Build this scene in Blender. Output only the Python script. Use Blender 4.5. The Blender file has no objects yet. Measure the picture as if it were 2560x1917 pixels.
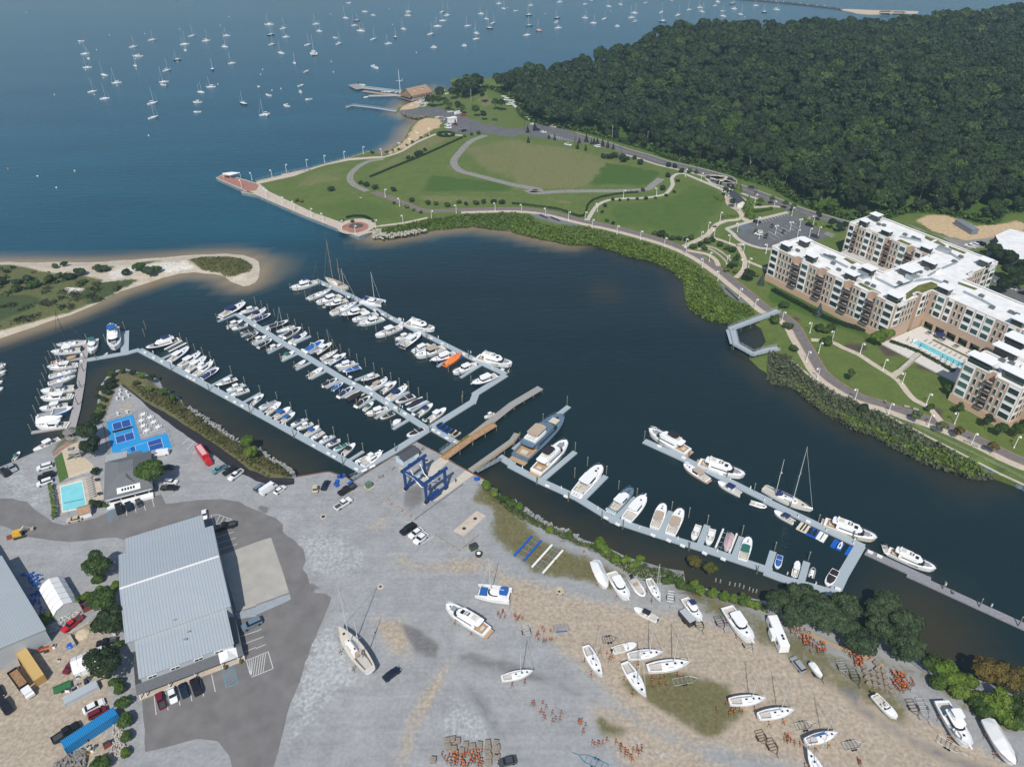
import bpy, bmesh, math, random
import numpy as np
from mathutils import Vector, Matrix
from mathutils.geometry import delaunay_2d_cdt
random.seed(7); RNG = np.random.default_rng(7)
PI = math.pi; rad = math.radians
S = bpy.context.scene; COL = S.collection
# ------------------------------------------------------------------ camera, sky, sun, exposure
F, HC, PIT, ROLL = 1890.0, 172.0, rad(35.05), rad(-0.83)
cd = bpy.data.cameras.new('camera'); cd.sensor_width = 36; cd.lens = F/2560*36; cd.clip_start = 1; cd.clip_end = 20000
cam = bpy.data.objects.new('camera', cd); COL.objects.link(cam)
cam.matrix_world = Matrix.Translation((0, 0, HC)) @ Matrix.Rotation(PI/2-PIT, 4, 'X') @ Matrix.Rotation(ROLL, 4, 'Z')
S.camera = cam
SUN_EL = rad(50); SX, SY = -0.165, -0.986
W = bpy.data.worlds.new('World'); S.world = W; W.use_nodes = True
nt = W.node_tree; nt.nodes.clear()
sk = nt.nodes.new('ShaderNodeTexSky'); sk.sky_type = 'NISHITA'; sk.sun_disc = False
sk.sun_elevation = SUN_EL; sk.sun_rotation = math.atan2(SX, SY); sk.altitude = 0; sk.air_density = 1.0; sk.dust_density = 0.6; sk.ozone_density = 2.0
bg = nt.nodes.new('ShaderNodeBackground'); bg.inputs[1].default_value = 0.085
wo = nt.nodes.new('ShaderNodeOutputWorld'); nt.links.new(sk.outputs[0], bg.inputs[0]); nt.links.new(bg.outputs[0], wo.inputs[0])
sl = bpy.data.lights.new('sun', 'SUN'); sl.energy = 3.7; sl.angle = rad(0.53); sl.color = (1.0, 0.95, 0.87)
so = bpy.data.objects.new('sun', sl); COL.objects.link(so)
so.rotation_euler = Vector((SX*math.cos(SUN_EL), SY*math.cos(SUN_EL), math.sin(SUN_EL))).to_track_quat('Z', 'Y').to_euler()
vs = S.view_settings; vs.view_transform = 'Standard'; vs.look = 'None'; vs.exposure = 0.34; vs.gamma = 1; vs.use_curve_mapping = False
S.cycles.max_bounces = 6; S.cycles.transparent_max_bounces = 8; S.cycles.volume_bounces = 0; S.cycles.caustics_reflective = False; S.cycles.caustics_refractive = False
# ------------------------------------------------------------------ picture-plan points -> points on the ground
Sc = 2208/640
VIEW = {'c%d' % (k+1): ((k % 4)*640, (0, 480, 960, 1437)[k//4], Sc) for k in range(16)}
for n, o in dict(za=(530,730), zb=(720,640), zc=(980,780), zd=(760,860), ze=(340,820), zf=(600,960), zg=(0,800), zh=(900,1000), zi=(1800,1180), zj=(1880,480), zk=(2150,520), zl=(2000,640), zm=(2240,680), zn=(2240,880), zo=(860,180)).items(): VIEW[n] = (*o, 6.9)
VIEW['zp'] = (1780, 440, 9.2)
for n, o in dict(x1=(240,1020), x2=(1800,1640), x3=(2360,860), x4=(1900,530), x5=(120,1750), x6=(990,1120)).items(): VIEW[n] = (*o, 11.04)
VIEW['o'] = (0, 0, 2211/2560); VIEW['p'] = (0, 0, 1)
def px(s):
    out = []; v = None
    for t in s.split():
        if ',' in t:
            x, y = t.split(','); out.append((v[0]+float(x)/v[2], v[1]+float(y)/v[2]))
        else: v = VIEW[t]
    return out
def ray(p):
    x = (p[0]-1280)/F; y = -(p[1]-958.5)/F
    c, s = math.cos(ROLL), math.sin(ROLL); x, y = c*x-s*y, s*x+c*y
    return (x, y*math.sin(PIT)+math.cos(PIT), y*math.cos(PIT)-math.sin(PIT))
def G(p, z=2.0):
    d = ray(p); t = (z-HC)/d[2]; return Vector((d[0]*t, d[1]*t, z))
def gp(s, z=2.0): return [G(p, z) for p in px(s)]
def g1(s, z=2.0): return gp(s, z)[0]
def topz(b, top):
    d = ray(top); t = (b.x*d[0]+b.y*d[1])/(d[0]**2+d[1]**2); return HC+d[2]*t
# ------------------------------------------------------------------ materials
MATS = {}
def M(name, col, rough=0.6, var=0.12, scale=1.5, metal=0.0, bump=0.0, spec=0.5, stretch=None, trans=0.0):
    if name in MATS: return MATS[name]
    m = bpy.data.materials.new(name); m.use_nodes = True; t = m.node_tree; N = t.nodes; L = t.links
    b = N['Principled BSDF']; b.inputs['Roughness'].default_value = rough; b.inputs['Metallic'].default_value = metal
    b.inputs['Specular IOR Level'].default_value = spec
    tc = N.new('ShaderNodeTexCoord'); no = N.new('ShaderNodeTexNoise'); no.inputs['Scale'].default_value = scale; no.inputs['Detail'].default_value = 5
    if stretch:
        mp = N.new('ShaderNodeMapping'); mp.inputs['Scale'].default_value = stretch; L.new(tc.outputs['Object'], mp.inputs[0]); L.new(mp.outputs[0], no.inputs['Vector'])
    else: L.new(tc.outputs['Object'], no.inputs['Vector'])
    r = N.new('ShaderNodeValToRGB'); r.color_ramp.elements[0].position = 0.3; r.color_ramp.elements[1].position = 0.7
    r.color_ramp.elements[0].color = (*[max(0, c*(1-var)) for c in col], 1); r.color_ramp.elements[1].color = (*[min(1, c*(1+var)) for c in col], 1)
    L.new(no.outputs['Fac'], r.inputs[0]); L.new(r.outputs[0], b.inputs['Base Color'])
    if bump:
        bp = N.new('ShaderNodeBump'); bp.inputs['Strength'].default_value = bump; L.new(no.outputs['Fac'], bp.inputs['Height']); L.new(bp.outputs[0], b.inputs['Normal'])
    MATS[name] = m; return m
def stripes(name, c1, c2, freq, axis=0, width=0.12, rough=0.5, metal=0.0, bump=0.3):
    if name in MATS: return MATS[name]
    m = bpy.data.materials.new(name); m.use_nodes = True; t = m.node_tree; N = t.nodes; L = t.links; b = N['Principled BSDF']
    b.inputs['Roughness'].default_value = rough; b.inputs['Metallic'].default_value = metal
    tc = N.new('ShaderNodeTexCoord'); sx = N.new('ShaderNodeSeparateXYZ'); L.new(tc.outputs['Object'], sx.inputs[0])
    mu = N.new('ShaderNodeMath'); mu.operation = 'MULTIPLY'; mu.inputs[1].default_value = freq; L.new(sx.outputs[axis], mu.inputs[0])
    fr = N.new('ShaderNodeMath'); fr.operation = 'FRACT'; L.new(mu.outputs[0], fr.inputs[0])
    lt = N.new('ShaderNodeMath'); lt.operation = 'LESS_THAN'; lt.inputs[1].default_value = width; L.new(fr.outputs[0], lt.inputs[0])
    no = N.new('ShaderNodeTexNoise'); no.inputs['Scale'].default_value = 0.35; no.inputs['Detail'].default_value = 6; L.new(tc.outputs['Object'], no.inputs['Vector'])
    mx = N.new('ShaderNodeMix'); mx.data_type = 'RGBA'; L.new(lt.outputs[0], mx.inputs['Factor']); mx.inputs[6].default_value = (*c1, 1); mx.inputs[7].default_value = (*c2, 1)
    mv = N.new('ShaderNodeMix'); mv.data_type = 'RGBA'; mv.blend_type = 'MULTIPLY'; mv.inputs['Factor'].default_value = 0.35; L.new(mx.outputs[2], mv.inputs[6]); L.new(no.outputs['Color'], mv.inputs[7])
    ad = N.new('ShaderNodeMix'); ad.data_type = 'RGBA'; ad.inputs['Factor'].default_value = 0.65; L.new(mv.outputs[2], ad.inputs[6]); L.new(mx.outputs[2], ad.inputs[7])
    L.new(ad.outputs[2], b.inputs['Base Color'])
    if bump:
        bp = N.new('ShaderNodeBump'); bp.inputs['Strength'].default_value = bump; L.new(lt.outputs[0], bp.inputs['Height']); L.new(bp.outputs[0], b.inputs['Normal'])
    MATS[name] = m; return m
def ground_mat(name, cols, fine=1.2, rough=0.9, streak=0):
    """base colour and four others laid over it where the vertex weights say, with ragged noisy borders"""
    m = bpy.data.materials.new(name); m.use_nodes = True; t = m.node_tree; N = t.nodes; L = t.links; b = N['Principled BSDF']
    b.inputs['Roughness'].default_value = rough; b.inputs['Specular IOR Level'].default_value = 0.2
    tc = N.new('ShaderNodeTexCoord'); at = N.new('ShaderNodeAttribute'); at.attribute_name = 'mix'
    sp = N.new('ShaderNodeSeparateColor'); L.new(at.outputs['Color'], sp.inputs[0])
    def noise(s, d=8, rg=0.6):
        n = N.new('ShaderNodeTexNoise'); n.inputs['Scale'].default_value = s; n.inputs['Detail'].default_value = d; n.inputs['Roughness'].default_value = rg
        L.new(tc.outputs['Object'], n.inputs['Vector']); return n
    big, mid, fin = noise(0.045), noise(0.22), noise(fine)
    def ramp(c, v, src):
        r = N.new('ShaderNodeValToRGB'); r.color_ramp.elements[0].position = 0.3; r.color_ramp.elements[1].position = 0.7
        r.color_ramp.elements[0].color = (*[max(0, x*(1-v)) for x in c], 1); r.color_ramp.elements[1].color = (*[min(1, x*(1+v)) for x in c], 1); L.new(src.outputs['Fac'], r.inputs[0]); return r.outputs[0]
    cur = ramp(cols[0], 0.13, mid)
    srcs = [sp.outputs[0], sp.outputs[1], sp.outputs[2], at.outputs['Alpha']]
    for k, c in enumerate(cols[1:]):
        a = N.new('ShaderNodeMath'); a.operation = 'ADD'
        nsum = N.new('ShaderNodeMath'); nsum.operation = 'ADD'; L.new((mid if k % 2 else big).outputs['Fac'], nsum.inputs[0]); L.new(fin.outputs['Fac'], nsum.inputs[1])
        sc = N.new('ShaderNodeMath'); sc.operation = 'MULTIPLY_ADD'; L.new(nsum.outputs[0], sc.inputs[0]); sc.inputs[1].default_value = 0.75; sc.inputs[2].default_value = -0.75
        L.new(srcs[k], a.inputs[0]); L.new(sc.outputs[0], a.inputs[1])
        mr = N.new('ShaderNodeMapRange'); mr.interpolation_type = 'SMOOTHSTEP'; mr.inputs[1].default_value = 0.32; mr.inputs[2].default_value = 0.72; L.new(a.outputs[0], mr.inputs[0])
        mx = N.new('ShaderNodeMix'); mx.data_type = 'RGBA'; L.new(mr.outputs[0], mx.inputs['Factor']); L.new(cur, mx.inputs[6]); L.new(ramp(c, 0.16, fin), mx.inputs[7]); cur = mx.outputs[2]
    ov = N.new('ShaderNodeMix'); ov.data_type = 'RGBA'; ov.blend_type = 'OVERLAY'; ov.inputs['Factor'].default_value = 0.32; L.new(cur, ov.inputs[6]); L.new(fin.outputs['Fac'], ov.inputs[7])
    if streak:
        for rot, sc in ((streak, .55), (streak+.5, .8)):
            mp = N.new('ShaderNodeMapping'); mp.inputs['Rotation'].default_value = (0, 0, rot); mp.inputs['Scale'].default_value = (.035, 1, 1); L.new(tc.outputs['Object'], mp.inputs[0]); n2 = N.new('ShaderNodeTexNoise'); n2.inputs['Scale'].default_value = sc; n2.inputs['Detail'].default_value = 6; n2.inputs['Roughness'].default_value = .65; L.new(mp.outputs[0], n2.inputs['Vector']); o2 = N.new('ShaderNodeMix'); o2.data_type = 'RGBA'; o2.blend_type = 'OVERLAY'; o2.inputs['Factor'].default_value = .13; L.new(ov.outputs[2], o2.inputs[6]); L.new(n2.outputs['Fac'], o2.inputs[7]); ov = o2
    L.new(ov.outputs[2], b.inputs['Base Color'])
    bp = N.new('ShaderNodeBump'); bp.inputs['Strength'].default_value = 0.25; bp.inputs['Distance'].default_value = 0.3; L.new(fin.outputs['Fac'], bp.inputs['Height']); L.new(bp.outputs[0], b.inputs['Normal'])
    MATS[name] = m; return m
def foliage(name, c1, c2, c3=None, trans=0.25):
    if name in MATS: return MATS[name]
    m = bpy.data.materials.new(name); m.use_nodes = True; t = m.node_tree; N = t.nodes; L = t.links; b = N['Principled BSDF']; b.inputs['Roughness'].default_value = 0.6; b.inputs['Specular IOR Level'].default_value = 0.25
    oi = N.new('ShaderNodeObjectInfo'); at = N.new('ShaderNodeAttribute'); at.attribute_name = 'rnd'
    ad = N.new('ShaderNodeMath'); ad.operation = 'ADD'; L.new(oi.outputs['Random'], ad.inputs[0]); L.new(at.outputs['Fac'], ad.inputs[1])
    fr = N.new('ShaderNodeMath'); fr.operation = 'FRACT'; L.new(ad.outputs[0], fr.inputs[0])
    r = N.new('ShaderNodeValToRGB'); r.color_ramp.elements[0].color = (*c1, 1); r.color_ramp.elements[1].color = (*c2, 1)
    if c3: e = r.color_ramp.elements.new(0.9); e.color = (*c2, 1); r.color_ramp.elements[-1].color = (*c3, 1)
    L.new(fr.outputs[0], r.inputs[0])
    tc = N.new('ShaderNodeTexCoord'); no = N.new('ShaderNodeTexNoise'); no.inputs['Scale'].default_value = 0.9; no.inputs['Detail'].default_value = 3; L.new(tc.outputs['Object'], no.inputs['Vector'])
    mr = N.new('ShaderNodeMapRange'); mr.inputs[1].default_value = 0.3; mr.inputs[2].default_value = 0.7; mr.inputs[3].default_value = 0.65; mr.inputs[4].default_value = 1.35; L.new(no.outputs['Fac'], mr.inputs[0])
    mx = N.new('ShaderNodeMix'); mx.data_type = 'RGBA'; mx.blend_type = 'MULTIPLY'; mx.inputs['Factor'].default_value = 1; L.new(r.outputs[0], mx.inputs[6]); L.new(mr.outputs[0], mx.inputs[7])
    L.new(mx.outputs[2], b.inputs['Base Color'])
    tr = N.new('ShaderNodeBsdfTranslucent'); L.new(mx.outputs[2], tr.inputs[0]); ms = N.new('ShaderNodeMixShader'); ms.inputs[0].default_value = trans
    L.new(b.outputs[0], ms.inputs[1]); L.new(tr.outputs[0], ms.inputs[2]); L.new(ms.outputs[0], N['Material Output'].inputs[0])
    MATS[name] = m; return m
# ------------------------------------------------------------------ mesh helpers
class MB:
    def __init__(s): s.v = []; s.f = []; s.mi = []; s.k = 0
    def mat(s, k): s.k = k; return s
    def add(s, vs, fs):
        o = len(s.v); s.v += [tuple(v) for v in vs]
        for f in fs: s.f.append([o+i for i in f]); s.mi.append(s.k)
        return s
    def box(s, c, d, rz=0.0, top=1.0):
        x, y, z = d[0]/2, d[1]/2, d[2]/2; cr, sr = math.cos(rz), math.sin(rz); vs = []
        for k, zz in ((1, -z), (top, z)):
            for a, b in ((-x, -y), (x, -y), (x, y), (-x, y)):
                a *= k; b *= k; vs.append((c[0]+a*cr-b*sr, c[1]+a*sr+b*cr, c[2]+zz))
        return s.add(vs, [(3,2,1,0), (4,5,6,7), (0,1,5,4), (1,2,6,5), (2,3,7,6), (3,0,4,7)])
    def prism(s, poly, z0, z1, cap=True, bottom=False):
        n = len(poly); vs = [(p[0], p[1], z0) for p in poly]+[(p[0], p[1], z1) for p in poly]
        area = sum(poly[i][0]*poly[(i+1) % n][1]-poly[(i+1) % n][0]*poly[i][1] for i in range(n)); fs = []
        for i in range(n):
            j = (i+1) % n; fs.append((i, j, n+j, n+i) if area > 0 else (j, i, n+i, n+j))
        if cap: fs.append(tuple(range(n, 2*n)) if area > 0 else tuple(range(2*n-1, n-1, -1)))
        if bottom: fs.append(tuple(range(n-1, -1, -1)) if area > 0 else tuple(range(n)))
        return s.add(vs, fs)
    def tube(s, P, r, n=6, r2=None):
        P = [Vector(p) for p in P]; rings = []; m = len(P)
        for i, p in enumerate(P):
            d = (P[min(i+1, m-1)]-P[max(i-1, 0)]).normalized(); a = d.cross(Vector((0, 0, 1)))
            if a.length < 1e-3: a = Vector((1, 0, 0))
            a.normalize(); b = d.cross(a); rr = r if r2 is None else r+(r2-r)*i/max(1, m-1)
            rings.append([p+a*rr*math.cos(2*PI*k/n)+b*rr*math.sin(2*PI*k/n) for k in range(n)])
        vs = [v for q in rings for v in q]; fs = []
        for i in range(m-1):
            for k in range(n): fs.append((i*n+k, i*n+(k+1) % n, (i+1)*n+(k+1) % n, (i+1)*n+k))
        fs += [tuple(range(n-1, -1, -1)), tuple(range((m-1)*n, m*n))]
        return s.add(vs, fs)
    def loft(s, rings, cap0=True, cap1=True, closed=True):
        n = len(rings[0]); vs = [v for q in rings for v in q]; fs = []
        for i in range(len(rings)-1):
            for k in range(n if closed else n-1): fs.append((i*n+k, i*n+(k+1) % n, (i+1)*n+(k+1) % n, (i+1)*n+k))
        if cap0: fs.append(tuple(range(n-1, -1, -1)))
        if cap1: fs.append(tuple(range((len(rings)-1)*n, len(rings)*n)))
        return s.add(vs, fs)
    def ball(s, c, r, n=8, m=5, sz=1.0):
        rings = []
        for i in range(1, m):
            th = PI*i/m; rings.append([(c[0]+r*math.sin(th)*math.cos(2*PI*k/n), c[1]+r*math.sin(th)*math.sin(2*PI*k/n), c[2]-r*sz*math.cos(th)) for k in range(n)])
        return s.loft(rings)
    def cyl(s, c, r, h, n=12, r2=None): return s.tube([(c[0], c[1], c[2]), (c[0], c[1], c[2]+h)], r, n, r2)
    def mesh(s, name):
        me = bpy.data.meshes.new(name); me.from_pydata(s.v, [], s.f)
        if any(s.mi): me.polygons.foreach_set('material_index', s.mi)
        return me
    def build(s, name, mats, parent=None, smooth=False, loc=None):
        me = s.mesh(name); return obj(name, me, mats, parent, smooth, loc)
def obj(name, me, mats=None, parent=None, smooth=False, loc=None):
    o = bpy.data.objects.new(name, me); COL.objects.link(o)
    if mats is not None and not me.materials:
        for m in (mats if isinstance(mats, (list, tuple)) else [mats]): me.materials.append(m)
    if smooth: me.polygons.foreach_set('use_smooth', [True]*len(me.polygons))
    if parent is not None: o.parent = parent
    if loc is not None: o.location = loc
    return o
def tag(o, label=None, cat=None, group=None, kind=None):
    if label: o['label'] = label
    if cat: o['category'] = cat
    if group: o['group'] = group
    if kind: o['kind'] = kind
    return o
def thing(name, label, cat, loc=(0, 0, 0), rz=0.0, group=None, sc=1.0):
    o = bpy.data.objects.new(name, None); COL.objects.link(o); o.location = loc; o.rotation_euler = (0, 0, rz); o.scale = (sc, sc, sc) if not isinstance(sc, tuple) else sc
    o.empty_display_size = 0.3
    return tag(o, label, cat, group)
CACHE = {}
def part(name, key, maker, m, parent, smooth=False):
    """a part whose mesh is made once and shared; its material sits on the object so that copies may differ"""
    if key not in CACHE:
        me = maker().mesh(name); me.materials.append(None)
        if smooth: me.polygons.foreach_set('use_smooth', [True]*len(me.polygons))
        CACHE[key] = me
    o = bpy.data.objects.new(name, CACHE[key]); COL.objects.link(o); o.parent = parent
    o.material_slots[0].link = 'OBJECT'; o.material_slots[0].material = m
    return o
ORD = ['first','second','third','fourth','fifth','sixth','seventh','eighth','ninth','tenth','eleventh','twelfth','thirteenth','fourteenth','fifteenth','sixteenth','seventeenth','eighteenth','nineteenth','twentieth']
def nth(i):
    if i < 20: return ORD[i]
    n = i+1; return '%d%s' % (n, 'th' if n % 100 in (11, 12, 13) else {1: 'st', 2: 'nd', 3: 'rd'}.get(n % 10, 'th'))
# ------------------------------------------------------------------ polygons
def inside(P, poly):
    P = np.asarray(P); x, y = P[:, 0], P[:, 1]; r = np.zeros(len(P), bool); n = len(poly); j = n-1
    for i in range(n):
        xi, yi, xj, yj = poly[i][0], poly[i][1], poly[j][0], poly[j][1]
        c = ((yi > y) != (yj > y)) & (x < (xj-xi)*(y-yi)/((yj-yi) or 1e-9)+xi); r ^= c; j = i
    return r
def segdist(P, segs):
    P = np.asarray(P, float); d = np.full(len(P), 1e9)
    for a, b in segs:
        a = np.array(a[:2], float); b = np.array(b[:2], float); ab = b-a; t = np.clip(((P-a)@ab)/max(ab@ab, 1e-9), 0, 1)
        d = np.minimum(d, np.hypot(*(P-(a+t[:, None]*ab)).T))
    return d
def loop(poly): return [(poly[i], poly[(i+1) % len(poly)]) for i in range(len(poly))]
def smooth01(x, a, b): t = np.clip((x-a)/(b-a), 0, 1); return t*t*(3-2*t)
def weights(P, regions, n=4):
    w = np.zeros((len(P), n))
    for ch, k, soft, poly in regions:
        d = segdist(P, loop(poly)); s = np.where(inside(P, poly), d, -d); w[:, ch] = np.maximum(w[:, ch], k*smooth01(s, -soft, soft))
    return w
def densify(poly, step, jit=0.0, closed=True):
    out = []; n = len(poly)
    for i in range(n if closed else n-1):
        a, b = Vector(poly[i][:2]), Vector(poly[(i+1) % n][:2]); m = max(1, int((b-a).length/step))
        for k in range(m):
            p = a.lerp(b, k/m)
            if jit and k: p += Vector((random.uniform(-jit, jit), random.uniform(-jit, jit)))
            out.append(p)
    if not closed: out.append(Vector(poly[-1][:2]))
    return out
def curve(P, step=4.0):
    """rounds a polyline through its points"""
    P = [Vector(p[:2]) for p in P]; out = []
    for i in range(len(P)-1):
        p0, p1, p2, p3 = P[max(i-1, 0)], P[i], P[i+1], P[min(i+2, len(P)-1)]; m = max(2, int((p2-p1).length/step))
        for k in range(m):
            t = k/m; out.append(0.5*((2*p1)+(p2-p0)*t+(2*p0-5*p1+4*p2-p3)*t*t+(3*p1-p0-3*p2+p3)*t**3))
    out.append(P[-1]); return out
def offset(P, d):
    out = []
    for i, p in enumerate(P):
        t = (P[min(i+1, len(P)-1)]-P[max(i-1, 0)]).normalized(); out.append(p+Vector((-t.y, t.x))*d)
    return out
def terrain(name, bound, zb, step, regions, zfn, mat, skirt=-2.0, kind='structure', nch=4):
    """triangulated ground inside a boundary, with grid points, heights and colour weights"""
    B = np.array([(p[0], p[1]) for p in bound]); lo, hi = B.min(0), B.max(0)
    gx, gy = np.meshgrid(np.arange(lo[0], hi[0], step), np.arange(lo[1], hi[1], step)); P = np.c_[gx.ravel(), gy.ravel()]+RNG.uniform(-.2, .2, (gx.size, 2))*step
    P = P[inside(P, bound)]; P = P[segdist(P, loop(bound)) > step*0.45]
    A = [Vector(p) for p in np.vstack([B, P])]; nb = len(B)
    vo, eo, fo, ov, *_ = delaunay_2d_cdt(A, [(i, (i+1) % nb) for i in range(nb)], [list(range(nb))], 1, 1e-4)
    Q = np.array([(p.x, p.y) for p in vo]); z = zfn(Q)
    for i, src in enumerate(ov):
        for k in src:
            if k < nb: z[i] = zb[k]
    V = [(*q, zz) for q, zz in zip(Q, z)]; Fc = [tuple(f) for f in fo]
    n0 = len(V); own = {}
    for i, src in enumerate(ov):
        for k in src:
            if k < nb: own[k] = i
    for k in range(nb):
        p = V[own[k]]; V.append((p[0], p[1], skirt))
    for k in range(nb):
        j = (k+1) % nb; Fc.append((own[k], own[j], n0+j, n0+k))
    me = bpy.data.meshes.new(name); me.from_pydata(V, [], Fc); me.materials.append(mat)
    w = np.zeros((len(V), 4)); w[:n0, :] = weights(Q, regions) if regions else 0
    at = me.attributes.new('mix', 'FLOAT_COLOR', 'POINT'); at.data.foreach_set('color', w.astype(np.float32).ravel())
    bm = bmesh.new(); bm.from_mesh(me); bmesh.ops.recalc_face_normals(bm, faces=bm.faces);
    up = sum(f.normal.z for f in bm.faces if len(f.verts) == 3)
    if up < 0: bmesh.ops.reverse_faces(bm, faces=bm.faces)
    bm.to_mesh(me); bm.free()
    return tag(obj(name, me), kind=kind)
def sheet(name, poly, z, mat, kind='structure', th=0.0, label=None, cat=None):
    pts = [Vector((p[0], p[1])) for p in poly]; n = len(pts)
    vo, eo, fo, *_ = delaunay_2d_cdt(pts, [(i, (i+1) % n) for i in range(n)], [list(range(n))], 1, 1e-4)
    V = [(p.x, p.y, z) for p in vo]; Fc = [tuple(f) for f in fo]; k = len(V)
    V += [(p.x, p.y, z-max(th, .3)) for p in pts]; V += [(p.x, p.y, z) for p in pts]
    for i in range(n): j = (i+1) % n; Fc.append((k+n+i, k+n+j, k+j, k+i))
    me = bpy.data.meshes.new(name); me.from_pydata(V, [], Fc); o = obj(name, me, mat)
    bm = bmesh.new(); bm.from_mesh(me); bmesh.ops.recalc_face_normals(bm, faces=bm.faces)
    for f in bm.faces:
        if len(f.verts) == 3 and f.normal.z < 0: f.normal_flip()
    bm.to_mesh(me); bm.free()
    return tag(o, label, cat, kind=kind)
def ribbon(name, P, w, z, mat, kind='structure', step=4.0):
    c = curve(P, step); a, b = offset(c, w/2), offset(c, -w/2); mb = MB(); n = len(c)
    mb.add([(p.x, p.y, z) for p in b]+[(p.x, p.y, z) for p in a]+[(p.x, p.y, z-.3) for p in b]+[(p.x, p.y, z-.3) for p in a],
           [(i, i+1, n+i+1, n+i) for i in range(n-1)]+[(2*n+i, 2*n+i+1, i+1, i) for i in range(n-1)]+[(n+i, n+i+1, 3*n+i+1, 3*n+i) for i in range(n-1)])
    return tag(mb.build(name, mat), kind=kind)
def leaves(name, P, Nn, size, rnd=None, aspect=0.75):
    """one small quad per point, facing roughly along its normal"""
    n = len(P); Nn = Nn/np.maximum(np.linalg.norm(Nn, axis=1, keepdims=True), 1e-6); a = RNG.normal(size=(n, 3)); a -= (a*Nn).sum(1, keepdims=True)*Nn
    a /= np.maximum(np.linalg.norm(a, axis=1, keepdims=True), 1e-6); b = np.cross(Nn, a); s = np.asarray(size).reshape(-1, 1)*np.ones((n, 1)); a = a*s*.5; b = b*s*.5*aspect
    V = np.stack([P-a-b, P+a-b*.6, P+a*1.1+b, P-a*.7+b], 1).reshape(-1, 3)
    me = bpy.data.meshes.new(name); me.vertices.add(4*n); me.vertices.foreach_set('co', V.astype(np.float32).ravel()); me.loops.add(4*n); me.loops.foreach_set('vertex_index', np.arange(4*n, dtype=np.int32))
    me.polygons.add(n); me.polygons.foreach_set('loop_start', np.arange(0, 4*n, 4, dtype=np.int32))
    if rnd is not None:
        at = me.attributes.new('rnd', 'FLOAT', 'POINT'); at.data.foreach_set('value', np.repeat(np.asarray(rnd, np.float32), 4))
    me.update(); return me
# ================================================================== THE SETTING: water, land, roads
def P2(s, z=2.0): return [Vector((v.x, v.y)) for v in gp(s, z)]
def shore(spec):
    b, zb, nat = [], [], []
    for kind, s in spec:
        for p in px(s):
            z = 2.0 if kind == 'w' else 0.12; v = G(p, z); b.append(Vector((v.x, v.y))); zb.append(z); nat.append(kind != 'w')
    segs = [(b[i], b[(i+1) % len(b)]) for i in range(len(b)) if nat[i] and nat[(i+1) % len(b)]]
    return b, zb, segs
YARD, yard_z, yard_nat = shore([
 ('w', 'p -330,1310 c9 0,720 430,535'), ('n', 'c9 545,465 625,420 655,402 760,372 812,330 832,250 842,150 850,80 872,0 c5 892,1635 932,1570 1010,1535 1085,1522 1250,1565 1370,1610 c9 1400,25 1560,125 1592,190 1700,232 1800,300 1900,392 2000,452 2140,525 c10 30,550 130,640 250,702 308,735 345,775'),
 ('w', 'c10 345,800 600,757 642,757 780,802 832,840 1385,497 1590,603 1870,772 1965,820'),
 ('n', 'c10 2010,860 2120,960 2208,1015 c11 20,1020 150,1095 300,1195 440,1258 600,1335 700,1365 850,1420 980,1485 1180,1545 1480,1610 c15 1500,95 1750,135 1930,170 2150,215 c16 120,240 300,330 650,450 1000,560 1200,650 1400,800 1700,860 1950,950 2208,1080 p 2760,1880'),
 ('w', 'p 2760,2120 -330,2120')])
# drop the one point that doubles back
for k in range(len(YARD)-1, 0, -1):
    if (YARD[k]-YARD[k-1]).length < 0.3: del YARD[k], yard_z[k]
SIL = [(1121,172,20),(1162,156,24),(1220,133,32),(1280,106,38),(1360,92,42),(1454,80,44),(1558,69,46),(1628,56,46),(1715,47,46),(1773,38,48),(1850,45,46),(1920,47,46),(2036,36,46),(2105,38,46),(2190,33,48),(2268,21,50),(2325,0,55),(2500,-20,55),(2760,-35,55)]
sil = [G((a, b), c) for a, b, c in SIL]; SILW = [Vector((v.x, v.y)) for v in sil]
mspec = [('n', 'c2 1712,742 1600,770 1500,792 1440,832 1330,882 1222,932 1218,962 1300,1000 1392,1020 1380,1062 1322,1110 1282,1200 1190,1272 1105,1330'),
 ('w', 'c2 1090,1340 1010,1300 960,1310 800,1362 600,1412 450,1457 222,1502 218,1512 0,1562 c1 2208,1580 1932,1500 1865,1535 2130,1652 c5 2080,0 c6 0,22 400,195 885,383 1000,340'),
 ('n', 'c6 1010,385 1110,400 1250,372 1450,340 1520,318 1850,290 2000,277 2030,312 2200,325 c7 150,370 300,400 500,440 700,440 900,500 1000,542 1150,572 1300,612 1400,682 1475,745 1498,870 1502,940 1560,1005 1700,1090 1880,1122 2050,1110 2150,1180 2190,1290 2120,1380 2050,1440 2130,1520 2200,1562 c8 60,1645 c12 200,0 300,80 430,190 580,282 760,382 900,422 1150,562 1400,682 1500,712 1750,802 1900,802'),
 ('w', 'c12 2005,792 2208,868 p 2760,1330 2900,1250')]
mb_, mz_, mnat = shore(mspec)
far = [SILW[-1]*1.10+Vector((160, 0))]+[w*(1+45/w.length) for w in reversed(SILW)]
MAIN = mb_+[Vector((720, 330))]+far; main_z = mz_+[2.0]+[0.12]*len(far)
FRONT = P2('c2 1690,740 1720,830 1850,850 1990,770 2130,830 2208,870 c3 60,1010 200,1070 420,1115 620,1150 900,1232 1150,1302 1350,1382 1600,1442 1800,1492 2000,1562 2208,1622 c8 250,110 450,180 680,250 1000,255 1200,192 1400,188 1600,220 1850,285 1980,290 2060,200 2208,185 p 2900,520')
FOREST = FRONT+list(reversed(SILW))
front_segs = list(zip(FRONT, FRONT[1:])); back_segs = list(zip(far, far[1:])); back_segs = [(Vector(a), Vector(b)) for a, b in back_segs]
HOLLOW = [(Vector((430, 800)), 60)]
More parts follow.
